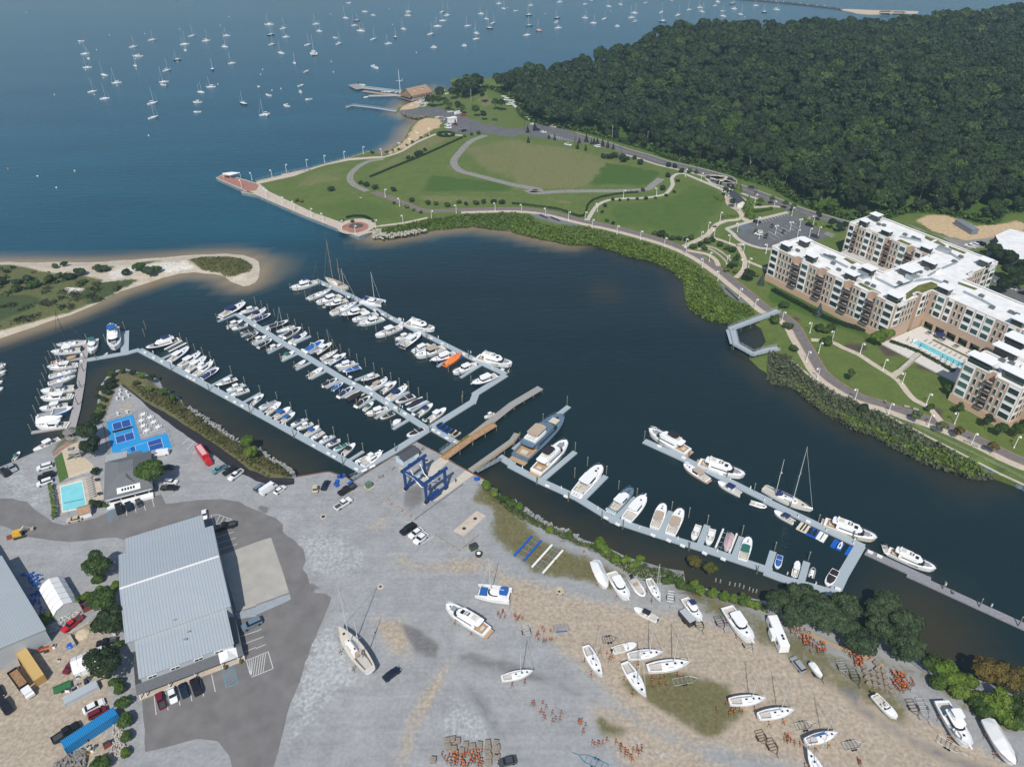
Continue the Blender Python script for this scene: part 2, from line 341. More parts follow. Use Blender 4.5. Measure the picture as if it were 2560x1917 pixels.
def main_h(Q):
    z = 2.0*smooth01(segdist(Q, mnat), 0, 7); z = np.where(z < .15, .15, z)
    ins = inside(Q, FRONT+[Vector((900, 1200)), far[0]]+far[1:]); d = segdist(Q, front_segs); e = segdist(Q, back_segs)
    return z+np.where(ins, 28*smooth01(d, 4, 190)*smooth01(e, 0, 38), 0)
def hill_at(x, y): return float(main_h(np.array([[x, y]]))[0])
SPIT, spit_z, spit_nat = shore([('n', 'c5 -700,600 0,606 650,607 900,601 1150,586 1400,566 1700,541 1950,531 2100,545 2190,575 c6 22,600 34,660 24,735 0,775 c5 2150,805 2100,812 1990,772 1930,722 1850,706 1680,690 1550,702 1400,741 1250,791 1050,852 850,957 600,1062 300,1162 0,1262 -700,1450')])
for k in range(len(SPIT)-1, 0, -1):
    if (SPIT[k]-SPIT[k-1]).length < 0.3: del SPIT[k], spit_z[k]
def spit_h(Q): return 0.12+1.3*smooth01(segdist(Q, spit_nat), 0, 9)
def yard_h(Q): z = 2.0*smooth01(segdist(Q, yard_nat), 0, 5); return np.where(z < .15, .15, z)
# ---- water
def water():
    xs = np.concatenate([[-14000, -6000, -3000, -1600, -900, -600], np.arange(-420, 560, 7), [620, 800, 1200, 2000, 4000, 9000, 15000]]); ys = np.concatenate([[-600, -100, 40], np.arange(90, 640, 7), np.arange(650, 1200, 40), [1400, 2000, 3000, 5000, 9000, 16000]])
    X, Y = np.meshgrid(xs, ys); Q = np.c_[X.ravel(), Y.ravel()]; nx, ny = len(xs), len(ys)
    me = bpy.data.meshes.new('water'); idx = np.arange(nx*ny).reshape(ny, nx)
    fs = np.stack([idx[:-1, :-1], idx[:-1, 1:], idx[1:, 1:], idx[1:, :-1]], -1).reshape(-1, 4)
    me.from_pydata([(*q, 0) for q in Q], [], fs.tolist())
    beach = [(a, b) for a, b in mnat if a.y > 380]; marsh = [(a, b) for a, b in mnat if a.y <= 380]
    w = np.zeros((len(Q), 4)); w[:, 0] = np.maximum(smooth01(-segdist(Q, spit_nat), -13, 0), smooth01(-segdist(Q, beach), -16, 0))
    w[:, 1] = np.maximum(0.55*smooth01(-segdist(Q, marsh), -14, 0), 0.75*smooth01(-segdist(Q, yard_nat), -13, 0))
    tip = g1('c6 60,660', 0); w[:, 0] = np.maximum(w[:, 0], .5*smooth01(-np.hypot(Q[:, 0]-tip.x, (Q[:, 1]-tip.y)), -24, -4))
    for s, r, k in (('c7 800,860', 14, .5), ('c16 1400,560', 26, .8), ('c12 1600,850', 12, .4), ('c10 100,700', 10, .5)):
        t = g1(s, 0); w[:, 1] = np.maximum(w[:, 1], k*smooth01(-np.hypot(Q[:, 0]-t.x, (Q[:, 1]-t.y)*.7), -r, 0))
    bayline = P2('c5 -700,800 1200,640 2208,700 c6 60,690 900,420 c6 2000,300', 0)+[Vector((900, 500)), Vector((900, 4000)), Vector((-3000, 4000)), Vector((-3000, 300))]
    d = segdist(Q, loop(bayline)); w[:, 2] = smooth01(np.where(inside(Q, bayline), d, -d), -60, 60)
    at = me.attributes.new('mix', 'FLOAT_COLOR', 'POINT'); at.data.foreach_set('color', w.astype(np.float32).ravel())
    m = bpy.data.materials.new('sea water'); m.use_nodes = True; t = m.node_tree; N = t.nodes; L = t.links; b = N['Principled BSDF']
    b.inputs['Roughness'].default_value = 0.16; b.inputs['IOR'].default_value = 1.33; b.inputs['Specular IOR Level'].default_value = 0.5
    a = N.new('ShaderNodeAttribute'); a.attribute_name = 'mix'; sp = N.new('ShaderNodeSeparateColor'); L.new(a.outputs['Color'], sp.inputs[0])
    def mix(f, c1, c2):
        x = N.new('ShaderNodeMix'); x.data_type = 'RGBA'; L.new(f, x.inputs['Factor'])
        for k, c in ((6, c1), (7, c2)):
            if isinstance(c, tuple): x.inputs[k].default_value = (*c, 1)
            else: L.new(c, x.inputs[k])
        return x.outputs[2]
    tc = N.new('ShaderNodeTexCoord'); big = N.new('ShaderNodeTexNoise'); big.inputs['Scale'].default_value = 0.012; big.inputs['Detail'].default_value = 6; mp0 = N.new('ShaderNodeMapping'); mp0.inputs['Scale'].default_value = (0.6, 2.2, 1); mp0.inputs['Rotation'].default_value = (0, 0, .25); L.new(tc.outputs['Object'], mp0.inputs[0]); L.new(mp0.outputs[0], big.inputs['Vector'])
    deep = mix(sp.outputs[2], (0.0095, 0.0230, 0.0270), (0.0060, 0.0680, 0.1050)); c = mix(sp.outputs[1], deep, (0.050, 0.042, 0.022));
    c = mix(sp.outputs[0], c, (0.26, 0.20, 0.12)); bm_ = N.new('ShaderNodeMix'); bm_.data_type = 'RGBA'; bm_.blend_type = 'OVERLAY'; bm_.inputs['Factor'].default_value = .35; L.new(c, bm_.inputs[6]); L.new(big.outputs['Fac'], bm_.inputs[7]); L.new(bm_.outputs[2], b.inputs['Base Color'])
    hs = None
    for sc, st, rot in ((0.9, (0.35, 1.6, 1), .12), (0.22, (0.4, 1.8, 1), -.1), (2.6, (0.6, 1.3, 1), .3)):
        mp = N.new('ShaderNodeMapping'); mp.inputs['Scale'].default_value = st; mp.inputs['Rotation'].default_value = (0, 0, rot); L.new(tc.outputs['Object'], mp.inputs[0])
        no = N.new('ShaderNodeTexNoise'); no.inputs['Scale'].default_value = sc; no.inputs['Detail'].default_value = 3; L.new(mp.outputs[0], no.inputs['Vector'])
        k = N.new('ShaderNodeMath'); k.operation = 'MULTIPLY'; k.inputs[1].default_value = {0.9: .35, 0.22: 1.0, 2.6: .1}[sc]; L.new(no.outputs['Fac'], k.inputs[0])
        if hs is None: hs = k.outputs[0]
        else: ad = N.new('ShaderNodeMath'); ad.operation = 'ADD'; L.new(hs, ad.inputs[0]); L.new(k.outputs[0], ad.inputs[1]); hs = ad.outputs[0]
    bp = N.new('ShaderNodeBump'); bp.inputs['Strength'].default_value = 0.5; bp.inputs['Distance'].default_value = 0.4; L.new(hs, bp.inputs['Height']); L.new(bp.outputs[0], b.inputs['Normal'])
    me.materials.append(m); tag(obj('water', me), kind='structure')
water()
# ---- land
GM_Y = ground_mat('yard gravel', [(.30,.305,.31), (.375,.315,.245), (.140,.130,.062), (.165,.160,.160), (.37,.385,.395)], fine=1.1, streak=.55)
GM_M = ground_mat('park ground', [(.105,.145,.036), (.165,.165,.068), (.058,.110,.020), (.085,.065,.05), (.50,.37,.225)], fine=0.9)
GM_S = ground_mat('spit sand', [(.50,.435,.345), (.11,.12,.045), (.055,.078,.028), (.24,.20,.14), (.60,.56,.50)], fine=0.8)
def RG(ch, k, soft, s, z=2.0): return (ch, k, soft, P2(s, z))
yard_regions = [
 RG(0,.8,7,'c10 1950,1480 c15 0,0 700,190 1400,290 2208,520 c16 1000,960 1700,1380 2208,1656 p 2700,2000 c15 2208,1656 1500,1480 900,1190 600,830 300,600 0,430'),
 RG(0,.75,6,'c15 500,1000 900,1100 1400,1400 2000,1656 2000,1900 1100,1900 700,1300'), RG(0,.72,4,'c14 950,330 1350,400 1350,760 1150,700 1050,550'),
 RG(0,.6,4,'c10 900,1200 1200,1080 1150,1250 980,1330'), RG(0,.7,2.5,'c14 1670,700 1710,740 1520,1180 1320,1656 1250,1850 1100,1850 1300,1150 1560,830'),
 RG(0,.85,5,'c13 -300,600 400,560 930,400 980,900 950,1150 1010,1656 1010,1900 -300,1900'), RG(0,.55,4,'c10 450,1120 600,1100 620,1200 500,1210'), RG(0,.6,5,'c10 1050,1330 1500,1500 2100,1480 1900,1656 1200,1656'),
 RG(1,.85,3,'c15 900,950 1100,850 1500,820 1900,950 1900,1100 2050,1200 1700,1450 1400,1250 1150,1100'),
 RG(1,.85,4,'c10 1950,850 2208,1000 c11 0,1050 300,1350 700,1500 1000,1650 c15 900,150 600,50 200,0 c10 2208,1480 2000,1300 2050,1100 1850,1000'),
 RG(1,.62,4,'c15 1300,60 1500,200 2208,400 c16 300,500 700,700 1100,850 1500,1050 2208,1450 2208,1300 1400,850 900,650 300,450 0,300 c15 1600,100'),
 RG(1,.8,3,'c15 700,1180 1000,1300 1000,1420 750,1420'), RG(1,.65,4,'c15 1450,0 2208,350 c16 1200,1000 1300,1400 300,880 c15 2208,640 1500,250'),
 RG(1,1.1,2,'c9 1040,0 1130,60 1400,260 1700,480 2208,800 c10 100,830 320,800 310,740 130,620 0,520 c9 2100,520 1800,300 1560,120 1350,0 c5 1250,1570 1080,1525 950,1560 890,1640 c9 880,0 850,80 840,200 820,330 900,290 960,150 1000,20'),
 RG(1,.8,1,'c9 440,520 600,440 700,470 640,520 590,500 450,600'),
 RG(2,.75,2,'c14 1200,400 1400,440 1600,600 1560,740 1400,700'), RG(2,.6,2,'c10 1280,880 1450,850 1470,1000 1350,1130 1250,1050'),
 RG(2,.72,4,'c14 1690,600 2208,720 c15 120,760 500,930 900,1140 800,1180 300,960 c14 2208,900 1750,760'), RG(2,.7,4,'c16 550,950 750,950 900,1150 1300,1400 2208,1750 1900,1800 1200,1480 800,1220'),
 RG(2,.65,4,'c14 1690,780 1950,1000 2208,1380 c15 300,1700 50,1700 c14 2100,1480 1820,1050'), RG(2,.95,.6,'c14 380,120 440,60 540,60 560,130 470,160 440,330 425,380 415,200'), RG(2,.8,1,'c10 0,1000 150,1080 60,1140 0,1110'), RG(2,.7,1.2,'c10 200,1270 290,1330 430,1500 400,1600 360,1480'),
 RG(3,.75,5,'c14 480,550 650,400 820,650 900,900 700,1000 400,1300 250,1550 300,1150'), RG(3,.55,5,'c10 300,1300 700,1250 1000,1450 900,1650 450,1650'), RG(3,.6,4,'c14 1650,1000 2000,1200 2050,1500 1600,1450'), RG(3,.5,5,'c9 0,700 250,720 440,1000 300,1100 0,960'),
 RG(3,.6,3,'c15 700,1150 1100,1400 1500,1600 1100,1600'), RG(0,.55,3,'c9 1000,170 1150,100 1230,300 1150,430 960,300')]
def dens_z(b, zb, step):
    out, oz = [], []
    for i in range(len(b)):
        a, c = b[i], b[(i+1) % len(b)]; m = max(1, int((c-a).length/step))
        for k in range(m):
            p = a.lerp(c, k/m)
            if k and zb[i] < 1 and zb[(i+1) % len(b)] < 1: p = p+Vector((random.uniform(-.6, .6), random.uniform(-.6, .6)))
            out.append(p); oz.append(zb[i]+(zb[(i+1) % len(b)]-zb[i])*k/m)
    return out, oz
b, z = dens_z(YARD, yard_z, 4); terrain('yard_ground', b, z, 2.3, yard_regions, yard_h, GM_Y)
GREEN_SPOTS = 'c7 800,210 860,100 1100,80 1420,20 c3 1500,1570 1800,1640 c7 1850,60 1830,150 1700,260 1600,380 1450,400 1200,330 900,300'
main_regions = [
 (1,1.0,8,FOREST), RG(3,1.1,1.5,'c2 1405,1015 1600,1030 1592,1080 1420,1190 1250,1290 1122,1345 1090,1335 1280,1190 1370,1060'), RG(3,1.,2,'c2 1215,930 1330,870 1460,840 1425,920 1260,965'), RG(3,1.1,3,'c8 1260,235 1400,200 1560,212 1830,300 2208,250 2208,330 1950,390 1850,450 1690,420 1400,330'),
 RG(0,.62,9,'o 985,320 1100,298 1250,320 1350,350 1320,392 1150,402 1050,372'), RG(0,.6,5,'c2 1100,1400 1500,1150 1740,1170 1400,1330 1000,1520 c2 820,1600'), RG(0,.55,6,'c2 400,1500 800,1420 760,1560 300,1640'), RG(0,.8,2.5,'c2 1190,1480 1250,1470 1240,1500 1195,1510'), RG(0,.85,3,'c2 1640,1390 1690,1430 1800,1500 1700,1490 1620,1440'), RG(0,.8,4,'c7 220,20 500,80 560,130 420,100'),
 RG(0,.75,6,'c3 0,1200 700,1400 850,1500 600,1640 0,1640'), RG(0,.6,5,'c6 1300,20 2208,30 2208,100 1700,110 1450,80'), RG(1,.55,3,GREEN_SPOTS), RG(1,.5,4,'c6 400,130 900,40 1250,140 1300,230 1000,260 700,220'),
 RG(1,.7,3,'c2 1500,1500 2208,1580 2208,1656 1400,1656'), RG(1,.8,2,'c3 800,1400 1300,1480 1200,1600 650,1600'),
 RG(1,.95,2,'c7 0,175 400,320 900,370 1300,480 1600,690 1750,800 2100,1050 1900,1120 1600,1030 1510,900 1480,740 1300,600 1000,535 700,430 300,395 0,320'), RG(1,.9,2,'c6 1020,330 1500,240 2208,180 2208,320 1500,310 1100,390'),
 RG(1,.9,2,'c12 200,0 470,20 900,230 1500,560 2000,780 1750,800 1400,680 900,420 430,190'), RG(1,.85,2,'c8 0,760 300,900 900,1180 880,1290 300,1060 0,950'),
 RG(2,1.,1.5,'c8 630,1290 860,1300 840,1380 700,1380'), RG(2,1.,1.5,'c8 1010,1300 1300,1400 1180,1440 950,1390'), RG(2,1.,1.5,'c8 1310,1450 1560,1560 1500,1600 1250,1500'), RG(2,.9,1,'c12 1400,190 1560,250 1500,320 1420,260'), RG(2,.8,1,'c8 210,1070 300,1090 290,1130 220,1120'),
 RG(2,.9,1,'c7 1650,550 1750,600 1740,630 1660,570'), RG(2,.7,2,'c3 1440,1380 1560,1420 1540,1500 1420,1480'), RG(0,.7,2,'c2 1980,780 2050,900 1960,930 1900,870')]
b, z = dens_z(MAIN, main_z, 7); terrain('park_ground', b, z, 5.0, main_regions, main_h, GM_M)
spit_regions = [RG(0,.9,3,'c5 1620,590 1750,560 1950,555 2080,570 2180,630 2150,690 2050,720 1950,725 1900,690 1750,670 1690,640',1), RG(0,.95,3,'c5 -600,640 100,620 400,700 700,720 900,760 850,920 600,1030 300,1110 0,1200 -600,1400',1), RG(1,.9,3,'c5 -600,900 250,890 360,920 300,1010 0,1120 -600,1300',1), RG(1,.85,2.5,'c5 640,900 850,790 1050,760 1250,740 1050,830 860,940 750,960',1),
 RG(0,.9,2,'c5 1150,620 1250,595 1420,590 1250,640',1), RG(0,.8,3,'c5 780,640 1030,630 950,690 850,720',1), RG(3,.9,2,'c5 550,830 760,830 700,880 560,880',1), RG(3,.8,2,'c5 930,690 1150,640 1600,600 1690,650 1500,690 1200,690 960,780',1)]
b, z = dens_z(SPIT, spit_z, 5); terrain('sand_spit', b, z, 3.0, spit_regions, spit_h, GM_S)
# far beach, its jetty is built with the piers
fb = P2('c4 620,78 760,84 950,92 1185,97 1300,101 1290,118 1000,124 870,127 760,117 640,91', 0.5); sheet('far_beach', densify(fb, 12, 1.5), 0.6, M('far sand', (.55,.45,.33), .9), th=1.0)
# ---- roads, paths, lots
ASPH = M('yard asphalt', (.165,.158,.155), .9, .15, .25); ASPH2 = M('road asphalt', (.120,.120,.125), .9, .15, .3); CONC = M('path concrete', (.47,.43,.37), .9, .1, .8); SAND = M('beige paving', (.50,.425,.345), .9, .12, .6)
BRICK = M('red brick paving', (.34,.16,.12), .9, .2, 1.2); PAINT = M('white road paint', (.62,.62,.60), .8, .15, 2); BLUEP = M('blue road paint', (.10,.28,.42), .8, .2, 2); YELP = M('yellow road paint', (.45,.30,.08), .8, .2, 1); TRACK = M('gravel track', (.235,.225,.205), .95, .2, .6); BIKE = M('bike path asphalt', (.155,.145,.140), .9, .14, .5)
yard_asph = P2('c9 -200,985 110,985 230,1012 330,1100 450,1190 560,1216 830,1152 930,1102 1000,1050 1230,990 1390,950 1430,1032 1700,1000 1900,990 2060,1012 2200,1082 c10 60,1112 170,1152 235,1212 230,1270 330,1342 410,1422 430,1522 400,1592 440,1640 c14 480,150 600,160 650,192 600,332 480,600 400,850 300,1100 220,1400 150,1656 130,1850 c13 2000,1850 2000,1656 1980,1560 1880,1432 1700,1412 1450,1480 1255,1525 1225,1075 1200,1000 c9 1080,1345 1000,1322 800,1342 600,1362 350,1332 200,1312 100,1252 -200,1140')
sheet('yard_road', densify(yard_asph, 2.5, .25), 2.012, ASPH)
sheet('concrete_pad', densify(P2('c9 1900,1480 2208,1362 c10 130,1322 240,1645 c14 285,150 0,255 c13 2208,265 2040,315'), 6), 2.018, M('pad concrete', (.375,.355,.32), .95, .1, .3))
sheet('gravel_strip', densify(P2('c13 2020,330 2208,275 c14 0,262 290,160 300,210 0,345 c13 2208,355 2060,380'), 3, .15), 2.022, M('blue gravel', (.29,.325,.355), .95, .12, 1))
ramp = P2('c10 1060,1000 1130,920 1290,870 1610,640 1655,665 1400,860 1480,940 1840,760 1880,775 1330,1165'); sheet('lift_runway', P2('c10 1460,735 1600,625 1665,660 1560,760 1420,880 1380,850'), 2.016, M('runway concrete', (.52,.475,.40), .9, .08, .8)); sheet('lift_runway', P2('c10 1500,1010 1815,737 1880,780 1590,985 1560,1005'), 2.016, MATS['runway concrete'])
sheet('tank_slab', P2('c10 1700,1265 1905,1092 1985,1135 1790,1315'), 2.03, SAND)
# mainland roads
road_c = 'c2 2208,1125 c3 100,1122 260,1085 500,1155 800,1245 1000,1312 1150,1352 1300,1402 1600,1472 1900,1558 zp 0,60 600,265 1200,480 1700,690 2208,870 zj 1600,560 p 2330,655 2600,790'
ribbon('road', [Vector((v.x, v.y)) for v in gp(road_c)], 9.5, 2.012, ASPH2)
ribbon('road_centre_line', [Vector((v.x, v.y)) for v in gp('c3 500,1155 800,1245 1000,1312 1150,1352 1300,1402 1600,1472 1900,1558 zp 0,60 600,265 1200,480 1700,690 2208,870 zj 1600,560')], .3, 2.018, YELP)
up = offset(curve([Vector((v.x, v.y)) for v in gp('c3 500,1155 800,1245 1000,1312 1150,1352 1300,1402 1600,1472 1900,1558 zp 0,60 600,265 1200,480 1700,690 2208,870 zj 1600,560')], 6), 5.0)
ribbon('kerb', up, .45, 2.14, CONC, step=8); dn = offset(curve([Vector((v.x, v.y)) for v in gp('c3 1000,1312 1150,1352 1300,1402 1600,1472 1900,1558 zp 0,60 600,265 1200,480')], 6), -6.2); ribbon('pavement', dn, 1.8, 2.12, CONC, step=8)
sheet('upper_car_park', densify(P2('c2 1235,952 1550,925 1640,950 1800,1010 1950,1062 2208,1118 c3 90,1110 110,1090 260,1062 430,1110 760,1212 830,1292 700,1252 500,1222 250,1192 80,1160 0,1187 c2 2208,1180 1950,1152 1760,1150 1655,1122 1640,1060 1560,1012 1420,1000 1300,988'), 6), 2.016, ASPH2)
sheet('lower_car_park', densify(P2('zp 440,1222 880,1080 1720,862 1830,932 1990,892 2090,950 2090,1030 zj 880,510 1050,600 1300,690 1430,735 1220,800 1000,900 400,985 330,980 zp 900,1600 700,1500 560,1400 540,1335 690,1250'), 6), 2.014, ASPH2)
sheet('east_car_park', P2('c8 1890,760 1930,700 2208,840 p 2760,900 2760,1010 c8 2208,960'), 2.014, ASPH2); sheet('gravel_lot', densify(P2('c8 1180,265 1300,330 1500,380 1690,420 1950,390 1860,480 1690,510 1500,390'), 6, 1), 2.012, TRACK)
for s, w in (('c2 1980,1168 1850,1222 1745,1330 1705,1400 1760,1472 1900,1512 2208,1592 c3 250,1640 c7 120,-5 250,8 450,-5 c3 1100,1640 1220,1590 1285,1540', 5), ('c2 1100,1372 980,1390 880,1440 810,1520 840,1590 960,1650', 4.2)):
    ribbon('gravel_track', P2(s), w, 2.012, TRACK)
bike = P2('c6 1010,0 1150,48 1300,108 1400,148 1500,166 1700,158 2208,146 c7 280,170 500,222 640,256 900,312 1200,392 1400,457 1600,547 1800,682 1950,802 2100,922 c8 0,1012 150,1082 240,1162 290,1252 350,1352 420,1472 480,1562 600,1656 c12 800,112 1000,172 1200,242 1500,342 1800,472 2208,665 p 2700,1190'); bike = curve(bike, 5)
ribbon('bike_path', bike, 4.0, 2.02, BIKE); ribbon('path_edge', offset(bike, 2.15), .35, 2.024, BRICK); ribbon('path_edge', offset(bike, -2.15), .35, 2.024, BRICK); ribbon('promenade_path', offset(bike[12:], -3.9), 3.0, 2.016, SAND)
WALKS = [('c6 985,302 1270,268 1480,222', 2.2, SAND), ('c7 650,245 695,170 740,112 830,72 960,57 1160,50 1300,26 c3 1345,1656 1388,1590 1377,1540 1420,1502 1490,1497', 2.4, CONC), ('c3 1490,1500 1700,1588 1830,1645 zp 220,352', 2.6, CONC), ('c7 1480,470 1600,415 1690,365 1745,300 zp 60,1170 120,1110 330,1030 560,1010 680,940 660,850 560,760 420,690 355,560 345,420', 3.0, SAND), ('zp 660,900 780,1010 860,1052', 4, SAND), ('zp 330,1216 600,1130 870,1052 1750,832', 2.6, CONC), ('zp 330,1216 480,1322 560,1420 760,1545 1100,1656 zj 330,985', 2.4, CONC), ('c7 1700,385 1870,440 1950,470 zp 600,1590 760,1548', 2.4, SAND), ('c7 1950,470 1990,540 2010,610 1990,680 1930,740', 2.4, SAND), ('c7 2010,590 2208,670', 2, SAND), ('zp 740,730 1000,722 1430,700 1570,725', 2.4, SAND),
 ('c8 370,1275 540,1290 640,1340 780,1400 900,1480 1080,1590 1150,1656 c12 1200,70 1270,140 1370,190 1440,260 1500,335', 2.4, SAND), ('c8 1065,1590 1140,1545', 2.6, SAND), ('c7 1510,505 1600,520 1690,540 1760,590 1780,640', 2.4, SAND), ('c2 1120,1352 1250,1308 1400,1222 1600,1145 1700,1165 1780,1170', 2.6, SAND)]
for k, (s, w, m) in enumerate(WALKS): ribbon('path', P2(s), w, 2.026+.004*k, m)
sheet('promenade', P2('c1 1872,1536 1935,1503 2208,1584 c2 0,1567 218,1516 225,1506 450,1460 600,1416 800,1366 1000,1352 1120,1348 1120,1360 1000,1370 800,1385 600,1425 460,1470 330,1520 30,1585 c6 120,0 500,180 760,270 1000,345 885,380 400,192 0,18'), 2.010, SAND)
sheet('brick_plaza', P2('c1 1874,1538 1938,1506 2208,1586 c2 25,1600 c1 2208,1645 2140,1650'), 2.02, BRICK)
def disc(s, rx, ry, n=28): c = g1(s); return [Vector((c.x+rx*math.cos(2*PI*k/n), c.y+ry*math.sin(2*PI*k/n))) for k in range(n)]
sheet('round_plaza', disc('c6 865,295', 10.5, 10.5), 2.03, SAND); sheet('brick_ring', disc('c6 855,305', 7.5, 7.5), 2.034, BRICK); sheet('planting_bed', disc('c6 863,292', 4.2, 3.6), 2.038, M('mulch', (.09,.065,.05), .95))
for s in ('c7 150,190 250,190 420,240 540,270 600,290 400,275 220,225', 'c7 1785,790 1830,800 1950,900 2060,985 1990,960 1860,890 1800,830'): sheet('bench_terrace', densify(P2(s), 4), 2.022, M('dark slate paving', (.16,.165,.18), .9))
sheet('pavilion_terrace', P2('zp 345,412 690,480 990,680 900,740 740,790 640,830 400,690 335,560'), 2.095, M('pavilion paving', (.44,.36,.30), .9, .15, 1))
# painted lines
def line(mb, a, b, w=.12, z=2.024):
    a, b = Vector(a[:2]), Vector(b[:2]); d = (b-a).normalized(); n = Vector((-d.y, d.x))*w/2
    mb.add([(*(a-n), z), (*(b-n), z), (*(b+n), z), (*(a+n), z)], [(0, 1, 2, 3)])
mw, mbl = MB(), MB()
for s in ('c13 1330,1045 1347,1205', 'c13 1430,1010 1450,1165', 'c13 1525,970 1553,1125', 'c13 1625,930 1655,1085', 'c13 1725,890 1757,1045', 'c13 1825,855 1857,1005', 'c13 2075,530 2208,485 c14', 'c13 2095,597 2208,555', 'c13 2110,662 2208,622', 'c9 1870,1320 2020,1272', 'c9 1880,1375 2035,1325', 'c9 1895,1427 2050,1375', 'c9 1155,1025 1175,1107', 'c9 1230,995 1255,1090', 'c9 1305,962 1330,1057', 'c9 1080,1050 1095,1135', 'c9 1820,1130 1880,1124', 'c9 1880,1124 2000,1166', 'c9 2000,1166 1850,1215', 'c9 1820,1130 1850,1215', 'c9 1900,1128 1860,1205', 'c9 1935,1140 1900,1200', 'c9 1970,1152 1940,1190', 'c9 1570,520 1640,460', 'c9 1610,566 1682,490', 'c9 1660,606 1740,520', 'c9 1840,680 1895,630', 'c10 1290,1190 1380,1190', 'c10 1430,1380 1530,1310', 'c14 0,488 50,463', 'c14 0,556 66,530', 'c14 0,632 86,597'):
    q = gp(s)
    if len(q) > 1: line(mw, q[0], q[1], .16)
hb = gp('c13 2125,735 c14 105,660 148,805 c13 2165,882')
for i in range(4): line(mw, hb[i], hb[(i+1) % 4], .16)
for k in range(1, 9):
    t = k/9; line(mw, hb[3].lerp(hb[2], max(0, t-.35)), hb[0].lerp(hb[1], min(1, t)), .14)
for hs in ('c13 1920,810 2010,780 2050,935 1950,970', 'c9 930,1090 1000,1070 1015,1160 940,1190', 'zp 640,1165 770,1120 960,1190 720,1255'):
    hb = gp(hs)
    for i in range(4): line(mbl, hb[i], hb[(i+1) % 4], .16)
    for k in range(1, 7): line(mbl, hb[3].lerp(hb[2], 0).lerp(hb[0], k/7), hb[2].lerp(hb[1], min(1, k/7+.12)), .14)
for a, b, n in (('zp 1120,1010 1190,1085', 'zp 1700,850 1760,900', 8), ('zp 1180,1300 1460,1470', 'zp 1880,1090 2060,1160', 7), ('zj 1240,720 1400,790', 'zj 1290,690 1440,740', 3)):
    (a0, a1), (b0, b1) = gp(a), gp(b)
    for k in range(n+1): line(mw, a0.lerp(b0, k/n), a1.lerp(b1, k/n), .2, 2.03)
for k in range(12):
    a0, a1 = gp('c3 300,1150 345,1185'); b0, b1 = gp('c3 540,1215 500,1222');
    line(mw, a0.lerp(b0, k/11), a1.lerp(b1, k/11), .2, 2.03)
tag(mw.build('parking_lines', PAINT), kind='structure'); tag(mbl.build('blue_markings', BLUEP), kind='structure')
# ================================================================== TREES AND PLANTS
BARK = M('bark', (.13,.10,.075), .9, .25, 3); PALEBARK = M('pale bark', (.32,.28,.23), .9, .2, 3)
F_OAK = foliage('oak leaves', (.024,.040,.018), (.046,.078,.024), (.082,.118,.028)); F_DARK = foliage('dark leaves', (.022,.040,.016), (.036,.062,.022)); F_MID = foliage('mid green leaves', (.044,.080,.018), (.075,.130,.026))
F_GREY = foliage('grey green leaves', (.048,.078,.036), (.070,.105,.048)); F_BRIGHT = foliage('bright green leaves', (.095,.165,.022), (.150,.215,.034)); F_YEL = foliage('yellow green leaves', (.120,.140,.028), (.190,.180,.045)); F_BLUE = foliage('blue spruce needles', (.060,.095,.085), (.085,.120,.105)); F_RUST = foliage('olive rust leaves', (.085,.095,.022), (.160,.110,.028)); F_WHITE = foliage('blossom leaves', (.10,.13,.05), (.36,.36,.24))
def crown_pts(R, H, z0, nb, n, seed, cone=False):
    r = np.random.default_rng(seed); P, Nn = [], []
    if cone:
        t = r.random(n)**1.4; a = r.random(n)*2*PI; rr = R*(1-t)*(.75+.3*r.random(n)); P = np.c_[rr*np.cos(a), rr*np.sin(a), z0+H*t]; Nn = np.c_[np.cos(a), np.sin(a), np.full(n, .55)]+r.normal(size=(n, 3))*.3; return P, Nn
    C, RR = [], []
    for i in range(nb):
        d = r.normal(size=3); d /= np.linalg.norm(d); u = r.random()**.45; rad_ = R*r.uniform(.30, .50); C.append((d[0]*u*(R-rad_)*1.0, d[1]*u*(R-rad_)*1.0, z0+H*.5+d[2]*u*max(.1, (H*.5-rad_*.85)))); RR.append(rad_)
    C = np.array(C); RR = np.array(RR); pr = RR**2/(RR**2).sum()
    k = r.choice(nb, n*2, p=pr); d = r.normal(size=(2*n, 3)); d /= np.linalg.norm(d, axis=1, keepdims=True); d[:, 2] = np.where(d[:, 2] < -.35, -d[:, 2], d[:, 2])
    P = C[k]+d*(RR[k]*(.78+.3*r.random(2*n)))[:, None]*np.array([1, 1, .85]); keep = np.ones(2*n, bool)
    for j in range(nb): keep &= ~((np.linalg.norm(P-C[j], axis=1) < RR[j]*.72) & (k != j))
    P, d = P[keep][:n], d[keep][:n]; return P, d+r.normal(size=d.shape)*.38
TREES = {}
KIND = {  # R, crown height, crown base, blobs, leaves, leaf size, trunk radius
 'oak': (7.2, 12.5, 5.0, 15, 1100, 1.15, .35), 'tall': (4.6, 13, 5.5, 10, 800, 1.0, .3), 'yard': (4.2, 6.0, 2.0, 15, 3200, .42, .22), 'street': (2.3, 3.8, 1.7, 8, 650, .42, .10), 'cone': (1.3, 4.2, .4, 1, 420, .42, .10), 'spruce': (2.0, 5.5, .3, 1, 900, .36, .12),
 'bush': (2.1, 2.6, .1, 9, 1100, .34, .06), 'shrub': (1.0, 1.15, .02, 6, 260, .26, .04), 'tuft': (.75, .85, .0, 4, 220, .20, .03), 'far': (6.8, 11, 4.5, 12, 420, 1.55, .3)}
